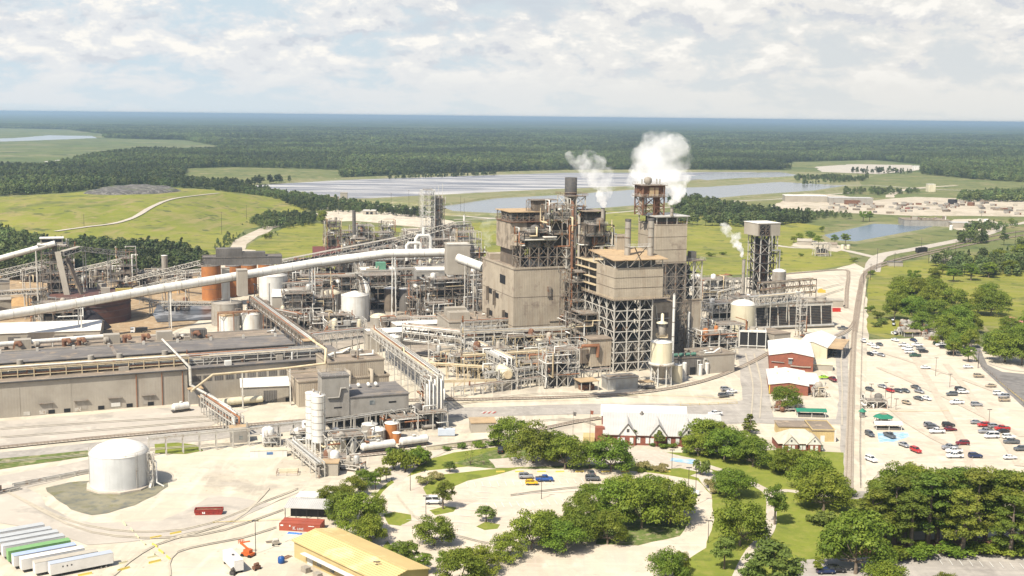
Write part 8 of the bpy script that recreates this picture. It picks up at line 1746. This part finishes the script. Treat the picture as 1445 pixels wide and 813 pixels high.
for x_ in (1.6, 3.6, 5, 8, 9.2, 11.6, 13.4, 15.6): t.part('window', MB().box(x_-.5, x_+.5, -1.16 if x_ in (3.6, 5, 11.6, 13.4) else -.07, .1, 1.0, 2.8), M_blind)
t = hall('annex', 'yellow walled annex with a flat tan roof behind the gatehouse', 1146, 624, 0, 1177, h=4.4, dm=14, wall=M_ywall, roof=M_roofb, rz=R(-2), para=.3, doors=[('white_door', 3, 4.6, 0, 2.6)]); t.part('corner_post', MB().box(t.w-.1, t.w+.5, -.6, .2, 0, 4.8), M_white2)
t = hall('annex', 'long brown flat roof behind the cream hipped roof', 1099, 606, 3, 1146, h=4, dm=9, wall=M_ywall, roof=M_roofb, rz=R(-2), para=0)
def canopy_(name, label, u, v, wm, dm, h, m, rz=0, stuff=None, cat='shelter'):
    t = Bl(name, label, cat, u, v, rz=R(rz)); mb = MB(); mb.gable(0, wm, 0, dm, h, h+dm*.14, 'x', ov=.4); t.part('roof', mb, m)
    for x_ in (0, wm/2, wm-.2):
        for y_ in (.1, dm-.3): t.part('post', MB().box(x_, x_+.2, y_, y_+.2, 0, h), M_white2)
    if stuff: t.part('rack', MB().box(.5, wm-.5, .5, dm-.6, 0, stuff), M_dclad)
    return t
canopy_('bus_shelter', 'long green roofed shelter behind the annex', 1125, 590, 11.5, 4.5, 2.8, M_green, -3, 1.4); canopy_('motorcycle_shelter', 'white roofed motorcycle shelter over a dark railing', 1236, 609, 10, 4.5, 2.8, M_roofw, -1, 1.3)
t = T('gate_shelter', 'green hexagonal pavilion roof at the car park gate', 'shelter', (*G(1246, 598), 0)); t.part('roof', MB().lathe((0,0,2.8), [(4.3,0),(1.6,1.3),(.1,1.5)], n=6, smooth=False), M_green); t.part('roof_cap', MB().lathe((0,0,4.12), [(1.7,0),(.1,.5)], n=6, smooth=False), M_roofb); t.part('booth', MB().box(-1.5, 1.5, -1.2, 1.2, 0, 2.7), M_concw)
for k in range(6): t.part('post', MB().box(3.5*math.cos(k*PI/3)-.1, 3.5*math.cos(k*PI/3)+.1, 3.5*math.sin(k*PI/3)-.1, 3.5*math.sin(k*PI/3)+.1, 0, 2.8), M_white2)
t = T('guard_booth', 'narrow green roofed guard booth at the railway', 'booth', (*G(1216.5, 590), 0)); t.part('wall', MB().box(-.9, .9, -.9, .9, 0, 2.7), M_concw); t.part('roof', MB().lathe((0,0,2.75), [(1.9,0),(.1,1.4)], n=4, smooth=False), M_green); t.part('window', MB().box(-.6, .6, -.95, -.88, 1.3, 2.2), M_windowg)
unit('small fenced transformer yard in the employee car park', 1222, 578, 9, 6, 3.5, 111, rz=0, levels=1, vess=6, pipes=8, vm=[M_gclad, M_dclad]); unit('transformer cages beside the red brick wing', 1148, 562, 5, 4, 4, 112, rz=0, levels=1, vess=4, pipes=5, vm=[M_gclad, M_dclad]); unit('heap of salvaged machine parts under the lone oak', 1092, 582, 9, 3, 1.6, 113, rz=0, levels=1, vess=5, pipes=6, vm=[M_rust, M_dclad])
t = canopy_('carport', 'brown roofed carport at the top of the employee car park', 1276, 476, 9, 5, 3, M_roofb, 2, 1.6)
for k, (u_, v_) in enumerate(((1272, 462), (1282, 466), (1300, 470), (1312, 476), (1322, 480), (1290, 460), (1268, 470), (1305, 464))):
    unit('heap of scrap pipe and iron above the employee car park', u_, v_, 6, 4, 1.5, 500+k, rz=R(k*37), levels=1, vess=4, pipes=6, vm=[M_rust, M_gclad, M_concw], name='scrap_heap', cat='scrap heap')
t = hall('white_house', 'small white house with a red roof at the right frame edge', 1423, 461, 0, 1445, h=3.2, dm=9, wall=M_white2, roof=mat('pale_red_roof', (.40,.17,.14), (.33,.15,.13), scale=.4), rz=R(-30), flat=False, ridge=5)
# poles and lamps
def pole(lab, u, v, vtop, kind='lamp', grp=None):
    x, y = G(u, v); h = HT(x, y, vtop); t = T({'lamp': 'street_lamp', 'power': 'power_pole', 'flag': 'flagpole'}[kind], lab, {'lamp': 'street lamp', 'power': 'power pole', 'flag': 'flagpole'}[kind], (x, y, 0), 0, grp); r_ = {'lamp': .11, 'power': .18, 'flag': .09}[kind]
    t.part('pole', MB().cyl((0,0,0), (0,0,h), r_, r_*.7, n=7), M_dsteel if kind != 'flag' else M_steel2)
    if kind == 'lamp': t.part('lamp_head', MB().box(-.9, .9, -.18, .18, h-.1, h+.12), M_dark)
    if kind == 'power': t.part('crossarm', MB().box(-1.3, 1.3, -.1, .1, h-1.1, h-.85), M_sleeper)
    return t
for u_, v_, w_ in ((764, 706, 672), (1291-320, 704, 660), (1286-305, 715, 662)): pole('tall lamp post in the oval car park', u_, v_, w_)
pole('lamp post beside the grassy island', 579, 694, 657); pole('lamp post by the white van', 601, 730, 700); pole('lamp post at the warehouse corner', 361, 783, 735); pole('lamp post before the yellow roof', 532, 830, 793); pole('lamp post below the oak grove', 999, 768, 735); pole('lamp post at the blue bay', 948, 663, 635)
for u_, v_, w_ in ((1228, 576, 542), (1257, 578, 545), (1249, 566, 540), (1340, 548, 528), (1320, 532, 505), (1395, 604, 578), (1264, 580, 563)): pole('thin lamp post in the employee car park', u_, v_, w_)
pole('dark street pole across the employee car park', 1380, 521, 495, 'power'); pole('flagpole with a dark flag above the park oaks', 808, 640, 580, 'flag'); pole('flagpole with a red brown flag beside the office', 832, 636, 578, 'flag')
for k, (u_, m_) in enumerate(((808, M_dclad), (832, M_brick))):
    x, y = G(u_, (640, 636)[k]); h = HT(x, y, (581, 579)[k]); t = T('flag', ('dark folded flag on the flagpole', 'red brown flag on the flagpole')[k], 'flag', (x, y, h-1.6)); t.part('cloth', MB().add([(.1,0,1.5),(1.2,.2,1.3),(1.0,-.1,0),(.1,.05,.1),(.1,.06,1.5),(1.2,.26,1.3),(1.0,-.04,0),(.1,.11,.1)], [(0,1,2,3),(7,6,5,4),(0,4,5,1),(1,5,6,2),(2,6,7,3),(3,7,4,0)]), m_)
for u_, v_, w_ in ((119, 328, 302), (313, 331, 299), (348, 313, 289), (478, 303, 277), (552, 300, 272), (577, 296, 268), (650, 300, 276), (655, 303, 280)): pole('slender wooden power pole on the meadow', u_, v_, w_, 'power')
for u_, v_, w_ in ((1228, 396, 372), (1237, 383, 350), (1310, 372, 350), (1348, 362, 340), (1432, 345, 325), (1385, 306, 285), (1300, 352, 335), (1262, 378, 356), (1218, 402, 381)): pole('power pole beside the access road', u_, v_, w_, 'power')
unit('small substation on the meadow', 1150, 362, 14, 8, 11, 114, rz=0, levels=1, vess=4, pipes=4, vm=[M_gclad]); unit('substation frames beside the far crossing', 1318, 372, 18, 10, 6, 115, rz=0, levels=1, vess=8, pipes=6, vm=[M_gclad]); 
# fences
def fence(label, pts, h=2.0, m=None):
    P = [Vector((*G(*p), 0)) for p in pts]; t = T('wire_fence', label, 'fence', P[0]); k = MB(); 
    for a, b in zip(P, P[1:]):
        a, b = a-P[0], b-P[0]; n = max(1, int((b-a).length/4))
        for z in (.3, h*.5, h): k.bar(a+Vector((0,0,z)), b+Vector((0,0,z)), .07)
        for i in range(n+1): p = a.lerp(b, i/n); k.bar(p, p+Vector((0,0,h+.15)), .10)
    t.part('wire', k, m or M_steel2); return t
fence('wire fence between railway and employee car park', [(1214, 690), (1213, 640), (1214, 560), (1216, 480), (1219, 430), (1225, 392)]); fence('wire fence along the street side of the employee car park', [(1350, 490), (1384, 517), (1445, 572), (1520, 640)]); fence('fence along the siding by the small parking bay', [(960, 574), (1040, 571)], 1.2, M_yel)
# far yard
random.seed(3)
hall('far_hall', 'long pale roofed works hall in the far industrial yard', 1108, 285, 0, 1168, h=9, dm=30, wall=M_gclad, roof=M_roofw, rz=R(-4), para=0); hall('far_hall', 'second pale hall in the far industrial yard', 1170, 287, 0, 1232, h=8, dm=26, wall=M_concw, roof=M_roofm, rz=R(-4), para=0); hall('far_hall', 'red walled hall in the far industrial yard', 1193, 289, 0, 1214, h=6, dm=10, wall=M_rust, roof=M_rust, rz=R(-4), para=0)
hall('far_hall', 'cream windowless block on the flat behind the scrap yard', 1310, 271, 0, 1320, h=13, dm=14, wall=M_cream, roof=M_roofw, rz=R(0), para=0); hall('far_hall', 'low grey hall far across the bare lot', 1290, 240, 0, 1300, h=10, dm=18, wall=M_white2, roof=M_roofw, rz=0, para=0)
tank('squat black tank in the scrap yard', 1344, 289, 13, 282, M_black, 'flat', M_black, stair=False); tank('rusty squat tank in the scrap yard', 1370, 291, 10, 286, M_rust, 'flat', M_rust, stair=False)
pal = [M_gclad, M_rust, M_gclad, M_concw, M_dclad, M_concw, M_roofb, M_clad2, mat('faded_red', (.28,.12,.10), rough=.8), mat('dull_blue', (.12,.2,.35), rough=.6)]
FS = T('parked_truck', None, None); THINGS.pop(); FS.part('box', MB().box(-4, 2.4, -1.2, 1.2, 1, 3.6), M_concw); FS.part('cab', MB().box(2.6, 4.6, -1.15, 1.15, .7, 3.0), M_rust); 
for x_ in (-3, -1.8, 3.4): FS.part('wheel', wheel_mb(x_, -1.1, .5), M_tyre)
register(FS.o)
q = random.Random(12); first = 1
for k in range(44):
    u_ = q.uniform(1172, 1440); v_ = q.uniform(286, 302)-(1300-u_)*.01; m_ = q.choice(pal)
    x, y = G(u_, v_)
    if first: o = FS.o; o.location = (x, y, 0); tag(o, 'far off truck in the scrap yard', 'truck', 'trucks in the far scrap yard'); THINGS.append(o); first = 0
    else: o = dup(FS.o, (x, y, 0), q.uniform(-.6, .6), 'far off truck in the scrap yard', 'trucks in the far scrap yard')
for k in range(40):
    u_ = q.uniform(1176, 1440); v_ = q.uniform(284, 303); x, y = G(u_, v_); L_ = q.uniform(5, 14); b = MB(); b.box(0, L_, 0, 2.5, 0, 2.6); b.box(-.05, L_+.05, -.05, 2.55, 2.6, 2.8); one('scrap_container', b, q.choice(pal), 'steel container in the far scrap yard', 'container', 'containers in the far scrap yard', loc=(x, y, 0), rz=q.uniform(-.3, .3))
t = hall('depot', 'wide low depot roof beside the dark reservoir', 1276, 319, 0, 1342, h=7, dm=34, wall=M_concw, roof=M_roofb, rz=R(-6), para=0); roof_stuff(t, 10, 71, big=1.6); hall('depot', 'grey shed attached to the wide low depot', 1343, 322, 0, 1372, h=6, dm=18, wall=M_gclad, roof=M_roofm, rz=R(-6), para=0)
for k, (u_, w_, vt) in enumerate(((1382, 6, 310), (1391, 8, 311), (1342, 5, 319))): tank(('left of two white tanks by the depot', 'right white tank by the depot', 'small white tank in front of the depot')[k], u_, (319, 320, 325)[k], w_, vt, M_white2, 'dome', stair=False)
hall('pump_house', 'small grey cottage on the meadow among trees', 1125, 346, 0, 1145, h=4, dm=9, wall=M_gclad, roof=M_gclad, rz=R(-15), flat=False, ridge=6); hall('pump_house', 'second small cottage on the sandy meadow pad', 1170, 350, 0, 1181, h=3.5, dm=7, wall=M_gclad, roof=M_roofb, rz=R(-10), flat=False, ridge=5)
for u_ in (1189, 1197): tank('small cream tank on the sandy meadow pad', u_, 352, 5, 346, M_cream, 'flat', stair=False)
t = T('hopper_wagon', 'dark hopper wagon standing on the far track', 'railway wagon', (*G(1300, 357), 0), R(35)); t.part('body', MB().box(-7, 7, -1.5, 1.5, 1.2, 5), M_black); t.part('underframe', MB().box(-7.5, 7.5, -1.2, 1.2, .9, 1.19), M_dark); t.part('roof_hatch', MB().box(-5, 5, -.6, .6, 5.01, 5.5), M_dclad)
for x_ in (-6, -4.4, 4.4, 6): t.part('wheel', wheel_mb(x_, -.8, .5), M_rail)
hall('crossing_hut', 'small dark roofed hut near the rail crossing', 1254, 376, 0, 1274, h=3.5, dm=7, wall=M_gclad, roof=M_dclad, rz=R(-5), para=0)
for k, (u_, v_, l_, m_) in enumerate(((60, 275, 22, M_gclad), (170, 273, 26, M_white2), (140, 278, 14, M_white2), (210, 270, 10, M_gclad), (225, 276, 9, M_rust), (62, 232, 30, M_white2), (78, 230, 24, M_white2))):
    if k > 4: hall('far_shed', 'tiny white shed at the edge of the marsh', u_, v_, 0, u_+12, h=6, dm=14, wall=M_white2, roof=M_roofw, rz=0, para=0)

# ------------------------------------------------------------------ steam
def steam(label, blobs, dens, seed, vox=1.0, nscale=.12, lo=.43, hi=.64, n=7):
    q = random.Random(seed); mb = MB(); ico = bpy.data.meshes.new('i'); 
    import bmesh
    bm = bmesh.new(); bmesh.ops.create_icosphere(bm, subdivisions=2, radius=1); V = [tuple(v.co) for v in bm.verts]; Fc = [tuple(v.index for v in f.verts) for f in bm.faces]; bm.free(); bpy.data.meshes.remove(ico)
    for (u0, v0, w0, y0), (u1, v1, w1, y1) in zip(blobs, blobs[1:]):
        for k in range(n):
            t_ = (k+q.random())/n; u_, v_, w_, y_ = (a+(b-a)*t_ for a, b in ((u0,u1),(v0,v1),(w0,w1),(y0,y1))); s_ = F/(y_*1.0); r_ = w_/s_/2; c = W(u_, v_, y_); rr3 = r_*q.uniform(.42, .68)
            c += Vector((q.uniform(-1, 1), q.uniform(-1, 1), q.uniform(-.6, .6)))*r_*.55
            mb.add([(c.x+x*rr3, c.y+y*rr3, c.z+z*rr3*.9) for x, y, z in V], Fc, True)
    zz = [p[2] for p in mb.v]; z0, z1 = min(zz), max(zz)
    o = one('steam_plume', mb, vol_mat('steam_'+str(seed), dens, (1, 1, 1), 0.0, (nscale, lo, hi), (z0, z0+(z1-z0)*.45, 4.0, .75)), label, kind='stuff')
    md = o.modifiers.new('merge', 'REMESH'); md.mode = 'VOXEL'; md.voxel_size = vox
    dm = o.modifiers.new('billow', 'DISPLACE'); tx = bpy.data.textures.new('billow', 'CLOUDS'); tx.noise_scale = 2.4; tx.noise_depth = 4; dm.texture = tx; dm.strength = 4.2; dm.texture_coords = 'GLOBAL'
    return o
# ------------------------------------------------------------------ air
SY1 = G(849, 381, PHT)[1]; XY3 = G(1047, 441)[1]
def vol_mat(name, dens, col, aniso=.2, noise=None, zr=None):
    m = bpy.data.materials.new(name); m.use_nodes = True; nt = m.node_tree; nt.nodes.clear()
    o = nt.nodes.new('ShaderNodeOutputMaterial'); v = nt.nodes.new('ShaderNodeVolumePrincipled')
    v.inputs['Color'].default_value = (*col, 1); v.inputs['Density'].default_value = dens; v.inputs['Anisotropy'].default_value = aniso
    nt.links.new(v.outputs[0], o.inputs['Volume'])
    if noise:
        tc = nt.nodes.new('ShaderNodeTexCoord'); n = nt.nodes.new('ShaderNodeTexNoise'); n.inputs['Scale'].default_value = noise[0]; n.inputs['Detail'].default_value = 5; n.inputs['Roughness'].default_value = .6
        nt.links.new(tc.outputs['Object'], n.inputs['Vector']); r = nt.nodes.new('ShaderNodeMapRange'); r.inputs[1].default_value = noise[1]; r.inputs[2].default_value = noise[2]; r.inputs[4].default_value = dens
        nt.links.new(n.outputs[0], r.inputs[0]); nt.links.new(r.outputs[0], v.inputs['Density'])
        if zr:   # steam is thickest at the mouth of its stack
            sx = nt.nodes.new('ShaderNodeSeparateXYZ'); nt.links.new(tc.outputs['Object'], sx.inputs[0]); g = nt.nodes.new('ShaderNodeMapRange'); nt.links.new(sx.outputs[2], g.inputs[0])
            for i, q in enumerate(zr): g.inputs[i+1].default_value = q
            mu = nt.nodes.new('ShaderNodeMath'); mu.operation = 'MULTIPLY'; nt.links.new(r.outputs[0], mu.inputs[0]); nt.links.new(g.outputs[0], mu.inputs[1]); nt.links.new(mu.outputs[0], v.inputs['Density'])
    return m
HAZE = 1
y1 = BT.a[1]
steam('dense white steam plume from the thin grey stack', [(849,291,10,SY1),(851,279,22,SY1),(852,265,34,SY1+2),(848,250,42,SY1+5),(838,238,48,SY1+9),(826,230,44,SY1+12),(812,222,34,SY1+15)], .2, 1, .9, n=8)
steam('large white steam cloud behind the drum structure', [(949,289,10,y1+8),(955,274,30,y1+12),(956,256,54,y1+20),(938,240,84,y1+28),(925,226,92,y1+36),(936,214,84,y1+42),(955,206,50,y1+48)], .15, 2, 1.1, nscale=.085, n=8)
steam('white steam rising left of the drum structure', [(902,286,8,y1+14),(899,274,20,y1+18),(901,258,34,y1+26),(908,244,48,y1+32)], .15, 3, 1.0, nscale=.1)
steam('slim white steam plume beside the evaporator tower', [(1047,364,5,XY3),(1045,352,14,XY3+1),(1038,339,19,XY3+3),(1030,327,21,XY3+5),(1021,317,18,XY3+7)], .4, 4, .7, nscale=.2)
steam('thin drifting steam at the left of the power house', [(684,348,16,690),(689,332,24,692),(692,316,28,695),(698,303,24,700)], .045, 5, 1.0, nscale=.2)
if HAZE:
    hz = MB(); hz.box(-32000, 32000, -300, 59500, -1.5, 127)
    one('haze', hz, vol_mat('haze_air', 7.0e-5, (.50, .67, .90), .3), label='thin blue summer haze over the whole plain', kind='stuff')
# labels: where several things would share one, each says where it stands among them
from collections import defaultdict
dd = defaultdict(list)
bpy.context.view_layer.update()
for o in THINGS:
    if o.get('label'): dd[o['label']].append(o)
for lab, os_ in dd.items():
    if len(os_) < 2: continue
    os_.sort(key=lambda o: PX(o.matrix_world.translation.x, o.matrix_world.translation.y, 0)[0])
    for i, o in enumerate(os_):
        w = ORD(i) if i < len(os_)-1 else ('last' if len(os_) > 2 else 'second')
        o['label'] = f"{lab}, {w} from the left"
